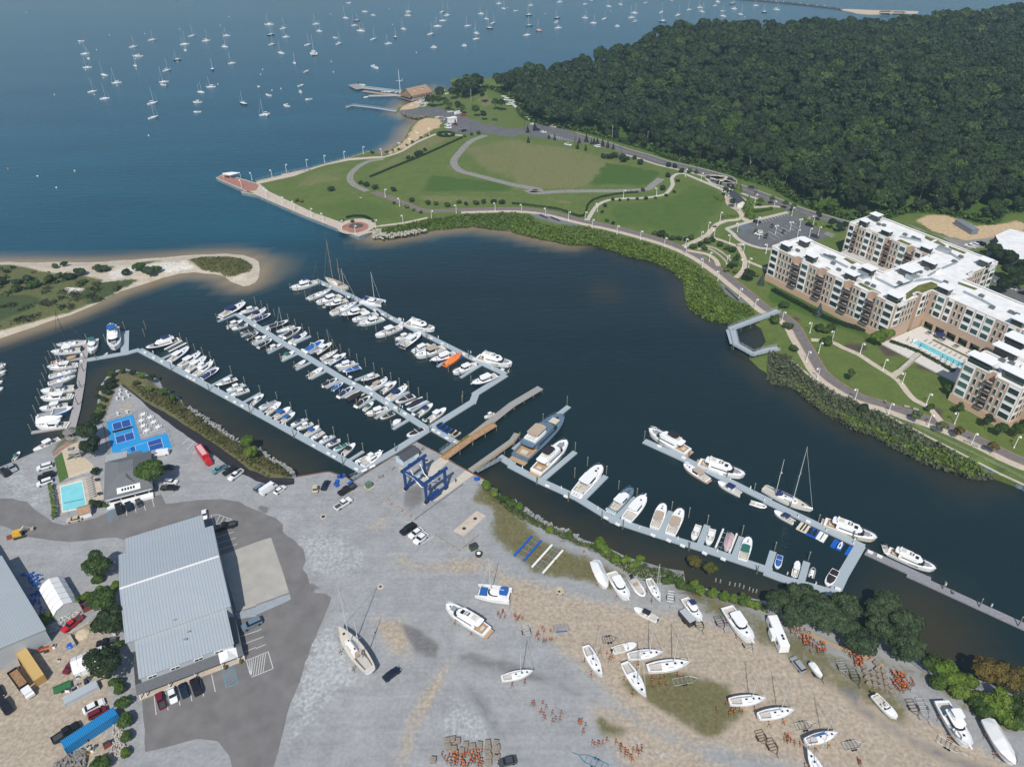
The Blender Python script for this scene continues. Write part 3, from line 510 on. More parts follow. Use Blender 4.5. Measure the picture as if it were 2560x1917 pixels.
def tree_mesh(kind, v):
    if (kind, v) in TREES: return TREES[kind, v]
    R, H, z0, nb, n, s, tr = KIND[kind]; P, Nn = crown_pts(R, H, z0, nb, n, 100*v+len(kind), kind in ('cone', 'spruce'))
    cm = leaves('crown', P, Nn, s*np.random.default_rng(v).uniform(.7, 1.35, len(P))); cm.materials.append(None)
    mb = MB(); rr = random.Random(v); mb.tube([(0, 0, -.4), (rr.uniform(-.1, .1)*R*.3, rr.uniform(-.1, .1)*R*.3, z0+.1*H), (rr.uniform(-.2, .2), rr.uniform(-.2, .2), z0+H*.6)], tr, 6, tr*.35)
    for k in range(5 if kind not in ('shrub', 'tuft', 'cone', 'spruce') else 0):
        a = 2*PI*k/5+rr.random(); mb.tube([(0, 0, z0+H*.05*k), (R*.55*math.cos(a), R*.55*math.sin(a), z0+H*(.35+.06*k))], tr*.5, 5, tr*.15)
    tm = mb.mesh('trunk'); tm.materials.append(None); TREES[kind, v] = (tm, cm); return tm, cm
NV = {'oak': 7, 'tall': 3, 'yard': 4, 'street': 3, 'cone': 2, 'spruce': 2, 'bush': 4, 'shrub': 3, 'tuft': 2, 'far': 5}
def tree(name, label, cat, loc, kind, fol, sc=1.0, group=None, bark=BARK, flat=1.0):
    tm, cm = tree_mesh(kind, random.randrange(NV[kind])); t = thing(name, label, cat, loc, random.uniform(0, 6.28), group, (sc, sc, sc*flat))
    for nm, me, m in (('trunk', tm, bark), ('crown', cm, fol)):
        o = bpy.data.objects.new(nm if cat != 'shrub' else {'trunk': 'stem', 'crown': 'foliage'}[nm], me); COL.objects.link(o); o.parent = t; o.material_slots[0].link = 'OBJECT'; o.material_slots[0].material = m
    return t
def plants(spec, name, desc, cat, where, kind, fol, sc=(.85, 1.15), group=None, z=2.0, bark=BARK):
    q = sorted(px(spec)); n = len(q)
    for i, p in enumerate(q):
        f = fol if not isinstance(fol, (list, tuple)) else random.choice(fol)
        lab = '%s %s' % (desc, where) if n == 1 else '%s, %s from the left %s' % (desc, nth(i), where)
        tree(name, lab, cat, G(p, z), kind, f, random.uniform(*sc), group or (cat+'s '+where if n > 1 else None), bark)
# ---- the wooded hill: the 300 trees that show largest, then the rest as one mass
def forest():
    B = np.array([(p.x, p.y) for p in FOREST]); lo, hi = B.min(0), B.max(0); pts_ = []; y = lo[1]
    r = np.random.default_rng(5)
    while y < hi[1]:
        st = 8.6
        for x in np.arange(lo[0], min(hi[0], 900), st): pts_.append((x+r.uniform(-.42, .42)*st, y+r.uniform(-.42, .42)*st))
        y += st*.9
    P = np.array(pts_); P = P[inside(P, FOREST)]; d = segdist(P, front_segs); P = P[d > 2.5]
    rng_ = np.hypot(P[:, 0], P[:, 1]); az = P[:, 0]/np.maximum(P[:, 1], 1); P = P[(az < .80)]
    for c, rr in ((g1('c4 1290,300', 24), 22), (g1('c4 1910,390', 24), 20)): P = P[np.hypot(P[:, 0]-c.x, P[:, 1]-c.y) > rr*.6]
    d = segdist(P, front_segs); z = main_h(P); o = np.argsort(np.hypot(P[:, 0], P[:, 1])); P, d, z = P[o], d[o], z[o]
    near = []
    k = 0
    while k < len(P) and len(near) < 300: near.append(k); k += 1
    rows = {}
    for i in near: rows.setdefault(min(5, int(d[i]//11)), []).append(i)
    rname = ['in the front row of the woods', 'in the second row of the woods', 'in the third row of the woods', 'in the fourth row of the woods', 'in the fifth row of the woods', 'in the highest row of the woods']
    for rw, ii in rows.items():
        ii.sort(key=lambda i: P[i, 0]/P[i, 1])
        for n, i in enumerate(ii):
            kind = 'tall' if r.random() < .2 else 'oak'; f, ds = [(F_OAK, 'dark green broadleaf tree'), (F_OAK, 'dark green broadleaf tree'), (F_OAK, 'dark green broadleaf tree'), (F_DARK, 'very dark broadleaf tree'), (F_MID, 'lighter green broadleaf tree')][r.integers(5)]
            s = r.uniform(.75, 1.15)*(.55 if d[i] < 9 else 1); bk = PALEBARK if r.random() < .3 else BARK
            tree('forest_tree', '%s, %s from the left %s' % (ds, nth(n), rname[rw]), 'tree', (P[i, 0], P[i, 1], z[i]-.3), kind, f, s, 'trees on the wooded hill', bk)
    far_ = np.arange(k, len(P)); protos = [crown_pts(*KIND['far'][:5], 900+j) for j in range(6)]; AP, AN, AS, AR = [], [], [], []
    for i in far_:
        Q, Nn = protos[r.integers(6)]; a = r.random()*6.28; c, s_ = math.cos(a), math.sin(a); s = r.uniform(.72, 1.18); Q = Q*s; AP.append(np.c_[Q[:, 0]*c-Q[:, 1]*s_+P[i, 0], Q[:, 0]*s_+Q[:, 1]*c+P[i, 1], Q[:, 2]+z[i]-.3]); AN.append(np.c_[Nn[:, 0]*c-Nn[:, 1]*s_, Nn[:, 0]*s_+Nn[:, 1]*c, Nn[:, 2]]); AS.append(np.full(len(Q), 1.55*s)*r.uniform(.7, 1.3, len(Q))); AR.append(np.full(len(Q), r.random()))
    me = leaves('far_woodland', np.vstack(AP), np.vstack(AN), np.concatenate(AS), np.concatenate(AR)); tag(obj('far_woodland', me, F_OAK), 'dense dark green woods covering the hill behind the nearest rows', 'woodland', kind='stuff')
    print('forest trees', len(P), len(near))
forest()
# ---- scrub and reeds nobody could count
def scatter(name, label, cat, poly, dens, size, hmax, fol, zfn, upness=.6, clump=0.0):
    B = np.array([(p[0], p[1]) for p in poly]); lo, hi = B.min(0), B.max(0); n = int(dens*(hi[0]-lo[0])*(hi[1]-lo[1])); P = RNG.uniform(lo, hi, (n, 2)); P = P[inside(P, poly)]
    if clump:
        C = RNG.uniform(lo, hi, (max(3, int(len(P)*clump)), 2)); k = RNG.integers(len(C), size=len(P)); P = C[k]+RNG.normal(size=P.shape)*1.1; P = P[inside(P, poly)]
    h = hmax*RNG.random(len(P))**1.3; hh = .5+.5*np.sin(P[:, 0]*.9+1.3*np.sin(P[:, 1]*.7)); z = zfn(P)+h*(.35+.65*hh); N = RNG.normal(size=(len(P), 3)); N[:, 2] = np.abs(N[:, 2])+upness
    me = leaves(name, np.c_[P, z], N, size*RNG.uniform(.6, 1.4, len(P)), .25*RNG.random(len(P))+.5*hh)
    return tag(obj(name, me, fol), label, cat, kind='stuff')
MARSH = P2('c7 0,180 150,200 250,280 420,300 620,300 900,372 1200,455 1450,550 1640,680 1780,800 1880,930 2080,1000 2100,1060 1900,1122 1700,1090 1560,1005 1502,940 1498,870 1475,745 1400,682 1300,612 1150,572 1000,542 900,500 700,440 500,440 300,400 150,370 0,325')
scatter('marsh_scrub', 'dark green scrub on the bank between bike path and basin', 'scrub', MARSH, 5, .8, 1.6, foliage('scrub leaves', (.075,.120,.020), (.135,.190,.035)), lambda Q: main_h(Q)-.25, .6)
EDGE = [Vector((v.x, v.y)) for v in gp('c7 0,328 150,372 300,402 500,442 700,442 900,502 1000,545 1150,575 1300,615 1400,685 1475,748 1495,870 1500,940 1560,1010 1700,1095 1880,1125 1880,1060 1700,1000 1640,930 1600,850 1570,740 1480,660 1350,580 1150,520 950,470 700,400 500,400 300,355 150,330 0,285', .2)]
scatter('marsh_grass', 'bright green marsh grass along the basin edge', 'marsh grass', EDGE, 7, .8, 1.5, F_BRIGHT, lambda Q: main_h(Q)+.35, 1.1)
REEDS = P2('c8 0,1400 150,1400 300,1560 420,1640 c12 530,70 750,160 1030,285 1500,540 2000,800 1900,802 1750,800 1500,712 1400,682 1150,562 900,422 760,382 580,282 430,190 300,80 200,0 c8 60,1645 0,1590'); scatter('reeds', 'grey green reeds below the long bulkhead', 'reeds', REEDS, 7, .8, 2.0, foliage('reed blades', (.085,.105,.060), (.125,.140,.085)), main_h, .25)
scatter('lily_edge', 'bright green weed at the foot of the reeds', 'marsh grass', P2('c12 190,-10 310,85 440,190 590,280 770,380 900,425 1150,562 1400,684 1500,716 1750,805 1920,804 1800,720 1600,650 1400,590 1150,500 900,380 700,300 560,240 400,150 300,40', .3), 6, .8, 1.6, F_BRIGHT, lambda Q: main_h(Q)+.4, 1.0)
scatter('bank_scrub', 'rough grass and scrub on the bank by the round plaza', 'scrub', P2('c6 1020,335 1300,280 1520,235 1800,195 2208,180 2208,318 2030,305 1850,285 1520,312 1250,365 1110,392'), 4, .8, 1.3, MATS['scrub leaves'], main_h, .6)
scatter('peninsula_scrub', 'yellowish scrub on the bank below the table terrace', 'scrub', P2('c9 1130,20 1400,40 1560,140 1600,200 1800,310 1900,400 2140,530 c10 130,650 250,710 310,760 300,800 120,770 0,690 c9 2150,700 2000,590 1750,420 1500,250 1250,110'), 14, .42, 1.3, foliage('dry scrub leaves', (.080,.090,.025), (.150,.140,.060)), yard_h, .5)
scatter('shore_scrub', 'green scrub on the yard bank above the basin', 'scrub', P2('c10 2000,880 2208,1020 c11 0,1030 150,1110 300,1210 440,1275 600,1350 850,1430 980,1500 1180,1560 1480,1625 1480,1700 1200,1720 1000,1640 700,1440 450,1340 250,1250 0,1130 c10 2100,1030'), 14, .45, 1.7, foliage('shore scrub leaves', (.050,.085,.020), (.100,.130,.035)), yard_h, .5)
scatter('east_scrub', 'green scrub along the shore behind the stored boats', 'scrub', P2('c15 1300,40 1500,110 1750,150 1930,180 2150,225 2208,260 2208,330 1950,260 1700,190 1450,100'), 12, .45, 1.6, MATS['shore scrub leaves'], yard_h, .5)
scatter('spit_scrub', 'low green scrub covering the sand spit', 'scrub', P2('c5 -500,700 100,640 300,700 600,700 720,780 900,800 1050,770 1230,750 1050,820 860,930 640,1010 350,1090 0,1180 -500,1350', 1), 2.2, .9, 1.2, foliage('spit leaves', (.045,.060,.024), (.085,.100,.040)), spit_h, .6, .02)
scatter('spit_grass', 'flat green grass on the round tip of the spit', 'grass', P2('c5 1640,585 1750,560 1950,556 2080,572 2180,632 2150,688 2050,718 1950,722 1900,690 1750,668', 1), 4, .7, .4, foliage('dune grass', (.095,.105,.028), (.150,.140,.050)), spit_h, 1.2)
scatter('hill_undergrowth', 'green undergrowth along the foot of the wooded hill', 'undergrowth', [Vector(p) for p in offset(curve(FRONT, 12), 1.0)]+list(reversed([Vector(p) for p in offset(curve(FRONT, 12), 9.0)])), 1.6, 1.5, 3.5, F_MID, main_h, .5)
# ---- single plants
plants('c9 795,500 820,625', 'shade_tree', 'round dark green tree', 'tree', 'between the sand play area and the blue courts', 'yard', F_DARK, (.95, 1.1))
plants('c9 1335,880', 'shade_tree', 'large bright green tree shading cars', 'tree', 'at the corner of the grey clubhouse', 'yard', F_MID, (1.25, 1.3))
plants('c9 900,1655 c13 930,330 950,880 1010,520', 'yard_tree', 'leafy green tree', 'tree', 'in the hedge line beside the metal warehouse', 'yard', [F_MID, F_DARK], (.95, 1.35))
plants('c13 560,300 660,260 740,210 480,360 400,420 900,180 1000,120 860,60 970,420 1040,620 1040,1010 1075,1130 1085,1290 1095,1420 1100,1550 1010,960 880,1670', 'bush', 'green bush', 'shrub', 'along the fence between junk yard and warehouse', 'bush', [F_MID, F_BRIGHT], (.75, 1.25))
plants('c9 850,1060 800,1040 920,1060 1110,965 835,775', 'bush', 'dark green bush', 'shrub', 'around the clubhouse pool deck', 'bush', [F_MID, F_DARK], (.6, .95))
plants('zf 230,1290 150,1120', 'small_tree', 'bright green young tree', 'tree', 'on the bank by the black mulch bed', 'yard', F_BRIGHT, (.6, .75))
plants('c9 960,40 930,90 900,150 870,210 860,270 835,300 820,350 860,130 900,60 960,0 c5 960,1590 1060,1560 1150,1575 1230,1600 1320,1625 c9 1300,60 1420,90 1500,130 1180,10', 'bush', 'green bush', 'shrub', 'around the point of the table terrace', 'bush', [F_MID, F_BRIGHT, F_DARK], (.7, 1.15))
plants('c9 560,440 610,430 660,420 540,470', 'bush', 'green bush', 'shrub', 'beside the small gazebo', 'shrub', F_MID, (1, 1.6))
tu = curve([Vector(p) for p in px('c9 1150,25 1260,130 1440,215 1640,360 1800,465 1950,560 2080,660 2190,720 c10 20,745 100,800')], 10); tu = [tuple(p) for p in tu][::1]
for i, p in enumerate(tu): tree('grass_tuft', 'yellow green ornamental grass tuft, %s from the point of the terrace' % nth(i), 'grass tuft', G(p), 'tuft', F_YEL, random.uniform(.9, 1.25), 'grass tufts along the mulch bed')
plants('c16 60,330 240,260 400,330 180,440 520,520 620,390 700,600 880,430 930,560 760,700 1060,640 1150,540 1200,720 970,350 1110,740 320,420 450,430', 'shore_tree', 'dense grey green tree', 'tree', 'in the shore clump above the buoys', 'yard', F_GREY, (.9, 1.15))
plants('c16 1380,800 1500,860 1440,960 1580,930 1620,1040 1700,960 1760,1090 1900,1180 2050,1290 2150,1330 1800,1190 2000,1120 2120,1210', 'shore_bush', 'bright green bushy tree', 'tree', 'along the shore behind the large motorboats', 'bush', [F_MID, F_BRIGHT], (1.25, 1.8))
plants('c16 1850,930 2010,970 2160,1010', 'rust_tree', 'olive tree turning rusty', 'tree', 'at the right end of the shore', 'yard', F_RUST, (.9, 1.1))
plants('c11 1560,1590 1700,1640', 'rust_tree', 'thin brownish tree', 'tree', 'over the dark water by the lower dock', 'yard', F_RUST, (.45, .6))
plants('c11 760,1400 800,1460 980,1540 1100,1520 1060,1580 880,1530 720,1420 c10 1990,900 2060,960 2140,1010 2200,1050 c11 60,1080 330,1280 500,1330', 'shore_bush', 'green bush', 'shrub', 'on the bank below the boat lifts', 'bush', [F_MID, F_BRIGHT], (.7, 1.2))
plants('c15 1340,70 1430,100 1520,130 1620,160 1720,185 1820,210 1900,225 2000,250 2080,280 1560,100 1980,220', 'shore_bush', 'bright green bush', 'shrub', 'behind the line of boats on the shore', 'bush', [F_BRIGHT, F_MID], (.8, 1.1))
plants('c5 30,800 150,800 60,700 250,770 430,780 520,740 600,760 480,660 640,740 730,790 850,690 700,720 900,690 1210,680 1250,700 1360,690 1290,720 1090,720 150,860 300,830 560,640 -40,760', 'spit_bush', 'olive green bush', 'shrub', 'on the sand spit', 'bush', [F_MID, F_GREY, F_DARK], (.8, 1.7), z=1.2)
plants('c2 1570,920 1640,950 1680,960 1740,975 1790,985 1890,1010 1960,1040 2065,950 2115,960 1530,930 1490,920', 'roadside_tree', 'dark green tree', 'tree', 'in the strip between harbour lot and road', 'street', [F_DARK, F_MID], (1.2, 1.9))
plants('c2 1700,860 1800,850 1590,870 1850,830', 'harbour_tree', 'large dark tree', 'tree', 'behind the boathouse', 'oak', F_DARK, (.55, .75)); plants('c2 1955,895', 'bare_trunk_tree', 'tall tree with a long pale bare trunk', 'tree', 'beside the harbour road', 'tall', F_DARK, (.8, .85), bark=PALEBARK)
plants('c3 580,1235 640,1225 683,1245 707,1242 735,1248 780,1262 825,1275 872,1288 565,1285 635,1300 318,1198 368,1208 197,1115 135,1145 140,1232', 'young_conifer', 'small conical tree', 'tree', 'around the upper car park', 'cone', F_DARK, (.8, 1.25))
plants('c3 790,1365 840,1370 885,1365 945,1375 1000,1380 1055,1375 1110,1420 1350,1440 1405,1450 960,1400', 'roadside_bush', 'dark green bush', 'shrub', 'between meadow and road', 'bush', F_DARK, (.9, 1.5))
plants('c3 1340,1530 1430,1570 1300,1640 1130,1650 1460,1490 1530,1490 1590,1500 1690,1540 1790,1590 1870,1610', 'garden_bush', 'dark green bush', 'shrub', 'along the garden path at the lawn top', 'bush', [F_DARK, F_MID], (.7, 1.2))
plants('zp 595,370 870,950 800,780', 'conifer', 'tall bright green conifer', 'tree', 'near the white pavilion', 'spruce', F_BRIGHT, (1.4, 1.8)); plants('zp 440,390 290,470 470,740', 'garden_tree', 'dark green tree', 'tree', 'beside the white pavilion', 'street', F_DARK, (.85, 1.1))
plants('zp 1090,710 1340,660 1660,760 1840,820', 'street_tree', 'round green street tree', 'tree', 'along the road by the car park', 'street', F_MID, (.95, 1.1)); plants('zp 1370,1215 1620,1345 1230,1460 985,1320 ', 'street_tree', 'small green tree', 'tree', 'on a car park island', 'street', F_MID, (.5, .65))
plants('zj 1130,500 1350,640 1470,700 1570,690', 'street_tree', 'dark green tree', 'tree', 'at the far corner of the car park', 'street', F_DARK, (1.0, 1.25)); plants('zj 910,480 1010,540 1100,570 1230,620 960,500', 'flower_bush', 'yellow green flowering bush', 'shrub', 'around the entrance sign', 'shrub', [F_YEL, F_BRIGHT], (1, 1.5))
plants('c8 1960,620 2040,640 2060,760 2150,760 2010,880 2180,690 1920,560 2120,850', 'lot_tree', 'dark green tree', 'tree', 'behind the apartments at the east car park', 'yard', F_DARK, (.8, 1.15))
plants('c7 2030,770', 'round_tree', 'round dark green tree', 'tree', 'at the corner below the apartments', 'yard', F_DARK, (.75, .8)); plants('c7 2145,800 c8 430,1065 ', 'blue_spruce', 'small blue spruce', 'tree', 'in the apartment garden', 'spruce', F_BLUE, (.9, 1.1)); plants('c7 2110,730 1850,690 1920,700', 'yellow_bush', 'yellow flowering bush', 'shrub', 'by the garden terraces', 'bush', F_YEL, (.6, .9))
plants('c7 1560,490 1620,470 1680,445 1720,430 1790,470 1850,500 1900,520 1950,560 1930,600 1910,640 1880,660 1660,500', 'terrace_bush', 'green bush', 'shrub', 'around the curved garden terraces', 'bush', [F_MID, F_DARK], (.7, 1.2)); plants('c7 1230,370 1270,385 1320,400 1380,415 1440,420 1500,425 1540,410 1300,380', 'lawn_bush', 'dark green bush', 'shrub', 'on the lawn edge above the bike path', 'bush', [F_MID, F_DARK], (.8, 1.2))
plants('c7 870,75 930,80 1000,75 1080,70 1150,68 1240,60 1330,40 1400,10 800,130 780,180 870,280 820,260', 'lawn_bush', 'low green bush', 'shrub', 'around the rounded end of the lawn', 'shrub', [F_MID, F_DARK], (1.2, 1.9))
plants('c8 440,1200 490,1215 540,1200 470,1310 510,1320 130,1000 60,1130 170,1180 220,1370', 'garden_bush', 'green bush', 'shrub', 'between bike path and apartments', 'bush', F_MID, (.9, 1.4)); plants('c8 930,1330 1000,1300', 'garden_tree', 'bright green tree', 'tree', 'at the foot of the apartment corner', 'yard', F_BRIGHT, (.8, .95)); plants('c8 700,1630 c12 1380,245 1640,265 1530,95', 'garden_tree', 'small green tree', 'tree', 'on the lower apartment lawn', 'street', F_MID, (.8, 1.1))
plants('c12 1260,345 1475,435', 'blossom_tree', 'small tree with creamy white blossom', 'tree', 'beside the bulkhead path', 'street', F_WHITE, (1.0, 1.1)); plants('c12 1610,480 1915,605', 'path_tree', 'small olive tree', 'tree', 'between path and bulkhead', 'street', F_RUST, (.95, 1.1)); plants('c12 1870,385 1975,455 2120,470 2200,420', 'corner_tree', 'green tree', 'tree', 'in front of the right apartment wing', 'street', [F_DARK, F_MID], (1.1, 1.5)); plants('c12 820,240', 'marsh_bush', 'dark bush', 'shrub', 'standing among the grey reeds', 'bush', F_DARK, (1.2, 1.3))
plants('c6 1650,130 1815,115 1965,100 1480,110 1345,85 1550,115 1750,100 1900,110 2050,100 2120,105', 'meadow_tree', 'dark shrubby tree', 'shrub', 'along the meadow edge of the bike path', 'bush', [F_DARK, F_MID], (.7, 1.2)); plants('c6 830,265 1360,165 1420,185 1190,105 350,85 390,90 1300,140 1010,260 740,255', 'plaza_bush', 'green bush', 'shrub', 'around the pier-side lawn', 'bush', [F_MID, F_YEL], (.6, .9))
plants('c2 1000,1328 1315,1375 1350,1370 1385,1350 1420,1335 1455,1305 1390,1340 960,1610 905,1590 935,1600 1190,1650 650,1650 1030,1635', 'meadow_shrub', 'dark green shrub', 'shrub', 'in the meadow behind the promenade', 'bush', F_DARK, (.7, 1.2))
plants('c2 1590,1170 1640,1165 1690,1165 1800,1185 1860,1170 1920,1160 1130,1330 1180,1310 1230,1300 1300,1260 1350,1235 1420,1195 1480,1180', 'beach_shrub', 'low green shrub', 'shrub', 'along the path above the beach', 'shrub', F_MID, (1.2, 2.2))
def hedge(label, s, w, h, fol, z=2.0):
    c = curve([Vector((v.x, v.y)) for v in gp(s)], 1.5); P, N = [], []
    for k in range(int(len(c)*60*max(w, .8))):
        i = random.randrange(len(c)-1); a, b = c[i], c[i+1]; d = (b-a).normalized(); n = Vector((-d.y, d.x)); u = random.uniform(-1, 1); zz = random.random()
        if random.random() < .6: p = a.lerp(b, random.random())+n*u*w/2; P.append((p.x, p.y, z+h*(.85+.2*random.random()))); N.append((random.gauss(0, .4), random.gauss(0, .4), 1))
        else: sgn = 1 if u > 0 else -1; p = a.lerp(b, random.random())+n*sgn*w/2; P.append((p.x, p.y, z+h*zz)); N.append((n.x*sgn, n.y*sgn, random.gauss(.2, .3)))
    me = leaves('hedge', np.array(P), np.array(N), .42*RNG.uniform(.7, 1.3, len(P))); return tag(obj('hedge', me, fol), label, 'hedge')
hedge('tall clipped hedge at the left end of the clubhouse pool', 'c9 440,890 460,1000 480,1130 470,1170', .9, 2.0, F_BRIGHT)
hedge('long dark hedge at the foot of the apartment front', 'c8 40,850 300,990 560,1120 840,1200', 2.2, 1.2, F_DARK); hedge('dark hedge along the edge of the lap pool terrace', 'c8 1050,1300 1290,1390 1600,1560', 1.6, 1.2, F_DARK); hedge('dark hedge line crossing the meadow', 'c2 985,1530 1250,1420 1450,1340 1780,1190', 1.2, .9, F_DARK); hedge('dark hedge along the fenced meadow edge', 'c7 0,106 380,152 600,215 660,110 740,60 900,25 1090,8', .8, 1.2, F_DARK)
hedge('oval hedge ring by the beach car park', 'c2 1570,1155 1640,1145 1705,1160 1680,1180 1600,1180 1565,1160', 2, 1, F_DARK); hedge('curved hedge behind the round plaza', 'c6 780,225 850,212 930,215 990,240', 1.6, .8, F_DARK); hedge('rounded green hedge beside the pavilion lawn', 'zp 90,480 180,560 300,580', 3, .9, F_BRIGHT); hedge('green hedge strip above the lower car park', 'zp 1000,840 1200,800 1390,760', 2.4, 1.0, F_MID); hedge('green hedge below the pavilion path', 'zp 250,960 450,940 620,950', 2.4, .8, F_BRIGHT)
# ================================================================== BUILDINGS
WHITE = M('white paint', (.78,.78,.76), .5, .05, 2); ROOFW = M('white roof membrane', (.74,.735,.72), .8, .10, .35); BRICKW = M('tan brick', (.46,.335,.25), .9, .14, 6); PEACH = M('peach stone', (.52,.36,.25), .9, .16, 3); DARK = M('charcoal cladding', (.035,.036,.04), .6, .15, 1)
GLASS = M('dark green glass', (.022,.042,.038), .08, .35, .5, spec=.8); GLASSB = M('teal window glass', (.06,.14,.125), .1, .3, .5, spec=.8); SEDUM = M('green roof sedum', (.115,.12,.022), .95, .35, .5); METAL = M('galvanised metal', (.42,.47,.50), .4, .1, 2, .6); GREYR = stripes('grey shingles', (.155,.165,.175), (.115,.122,.13), 1.6, 1, .2, .9); ROOFM = stripes('ribbed metal roof', (.50,.545,.575), (.335,.375,.405), 1.25, 0, .17, .42, .25); ROOFM2 = stripes('fine ribbed metal roof', (.52,.56,.58), (.42,.46,.48), 1.6, 1, .2, .42, .2)
SIDING = stripes('metal siding', (.52,.56,.59), (.40,.44,.47), 2.5, 0, .2, .5, .2); BROWNR = M('brown shingles', (.34,.215,.135), .9, .18, 1.2); WOODP = M('weathered planks', (.30,.285,.27), .9, .2, 1.5, stretch=(1, 6, 1)); TANW = M('tan timber', (.42,.29,.17), .85, .2, 2)
def outline_wall(name, poly, z0, z1, m, parent): return MB().prism(poly, z0, z1, cap=False).build(name, m, parent)
def apartment():
    O = g1('zj 340,935', 19.5); ang = math.atan2(-.86060375, .50927516); t = thing('apartment_building', 'long tan brick apartment block with white roofs and stacked windows above the bike path', 'apartment building', (O.x, O.y, 0), ang)
    # local x runs along the front, local y away from the water
    out = [(0,0),(13.8,0),(13.8,2.2),(17.9,2.2),(17.9,0),(27.8,0),(27.8,2.2),(31.6,2.2),(31.6,0),(42,0),(42,2.2),(45.8,2.2),(45.8,0),(53.7,0),(53.7,2.2),(57.4,2.2),(57.4,0),(67,0),(67,14),(64.6,14),(64.6,17),(66.7,17),(66.7,23.5),(113,23.5),(113,-2),(106,-2),(106,-15),(115.4,-15),(115.4,-12.6),(118.2,-12.6),(118.2,-15),(127.5,-15),(127.5,-7),(150,-7),(150,44),(68,44),(68,50),(66,50),(66,72),(1,72),(1,53),(5.2,53),(5.2,55.2),(7,55.2),(7,53),(23.2,53),(23.2,55.2),(25.6,55.2),(25.6,53),(34.3,53),(34.3,55.2),(37.5,55.2),(37.5,53),(45,53),(45,20.5),(0,20.5)]
    ZT = 19.5; n = len(out)
    wall = MB(); pod = MB(); trim = MB(); dark = MB(); bal = MB()
    for i in range(n):
        a, b = Vector(out[i]), Vector(out[(i+1) % n]); d = b-a; L_ = d.length; c = (a+b)/2; rz = math.atan2(d.y, d.x); nn = Vector((d.y, -d.x)).normalized()
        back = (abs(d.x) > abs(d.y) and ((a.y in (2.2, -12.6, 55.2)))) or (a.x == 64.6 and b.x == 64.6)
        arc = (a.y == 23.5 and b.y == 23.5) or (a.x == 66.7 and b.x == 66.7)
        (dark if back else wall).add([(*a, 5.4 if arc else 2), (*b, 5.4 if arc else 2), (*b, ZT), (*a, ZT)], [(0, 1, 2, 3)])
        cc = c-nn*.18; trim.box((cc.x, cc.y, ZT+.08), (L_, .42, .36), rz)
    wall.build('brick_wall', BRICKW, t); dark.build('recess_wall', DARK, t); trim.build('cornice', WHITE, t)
    me = bpy.data.meshes.new('roof'); pts_ = [Vector(p) for p in out]; vo, eo, fo, *_ = delaunay_2d_cdt(pts_, [(i, (i+1) % n) for i in range(n)], [list(range(n))], 1, 1e-4); me.from_pydata([(p.x, p.y, 19.0) for p in vo], [], [tuple(f) for f in fo]); obj('roof', me, ROOFW, t)
    # podium along the front faces
    for x0, x1, y, dp in ((0, 67, 0, .35), (106, 127.5, -15, .35)): MB().box(((x0+x1)/2, y+3-dp, 3.4), (x1-x0+.4, 6, 3.4)).build('podium', PEACH, t)
    # arcade behind the pool terrace
    ar = MB();
    for x in np.arange(67.5, 113, 5.2): ar.box((x, 23.7, 3.7), (1.1, .7, 3.4))
    ar.build('arcade_column', BRICKW, t, loc=(0, 0, 0)); MB().box((90, 25.2, 3.7), (46, .3, 3.4)).build('arcade_glazing', GLASS, t)
    wins = []; panels = []
    def face(x0, y0, dx, dy, items, floors=(0, 1, 2, 3), z0=5.7):
        """items: (position, width) ; wide ones sit in a white panel"""
        nx, ny = dy, -dx; rz = math.atan2(dy, dx)
        for s, w in items:
            cx, cy = x0+dx*s, y0+dy*s
            if w > 1.6:
                zz0 = z0-.3+3.4*floors[0]; zz1 = z0+3.4*(floors[-1]+1)-.1; panels.append((cx+nx*.06, cy+ny*.06, (zz0+zz1)/2, w+.9, zz1-zz0, rz))
            for f in floors: wins.append((cx+nx*(.14 if w > 1.6 else .06), cy+ny*(.14 if w > 1.6 else .06), z0+3.4*f+1.45, w, 2.0 if w > 1.6 else 2.15, rz))
    N_ = .95
    face(106, -15, 1, 0, [(2.6, 3.4), (6.0, N_), (8.0, N_)]); face(118.2, -15, 1, 0, [(1.3, N_), (3.4, N_), (6.9, 3.5)]); face(127.5, -15, 0, 1, [(1.6, 2.0), (4.3, N_), (6, N_)])
    face(57.4, 0, 1, 0, [(1.6, N_), (3.5, N_), (6.8, 3.6)]); face(45.8, 0, 1, 0, [(1.3, N_), (3.1, N_), (5.8, 2.5)]); face(31.6, 0, 1, 0, [(1.4, N_), (3.4, N_), (7.4, 3.6)]); face(17.9, 0, 1, 0, [(2.4, 3.2), (6, N_), (8, N_)]); face(0, 0, 1, 0, [(2.6, 3.4), (6, N_), (8, N_), (10, N_), (12, N_)])
    face(67, 0, 0, 1, [(2.6, 3.0), (6, N_), (8, N_), (10, N_), (12, N_)], (1, 2, 3)); face(66.7, 17, 0, 1, [(1.6, 2.0), (4, N_), (5.6, N_)], (1, 2, 3))
    face(66.7, 23.5, 1, 0, [(2.4, N_), (5, 2.8), (9, 2.0), (12, N_), (14.2, N_), (17.6, 2.9), (21.8, 2.9), (26, 2.9), (29.4, N_), (31.6, N_), (34.6, 2.2), (39.5, 3.0), (43.5, N_)], (1, 2, 3))
    face(1, 53, 1, 0, [(2.1, 2.3)]); face(7, 53, 1, 0, [(1.4, N_), (3, N_), (5.8, 2.6), (8.4, N_), (10, N_), (13, 2.8)]); face(25.6, 53, 1, 0, [(1.4, N_), (3.2, N_), (6.2, 2.8)]); face(37.5, 53, 1, 0, [(2.4, 2.6), (5.4, N_)])
    face(66, 50, 0, 1, [(2.4, 2.4), (6, N_), (8, N_), (10, N_), (14, 2.4), (17, N_), (19.6, 2.8)])
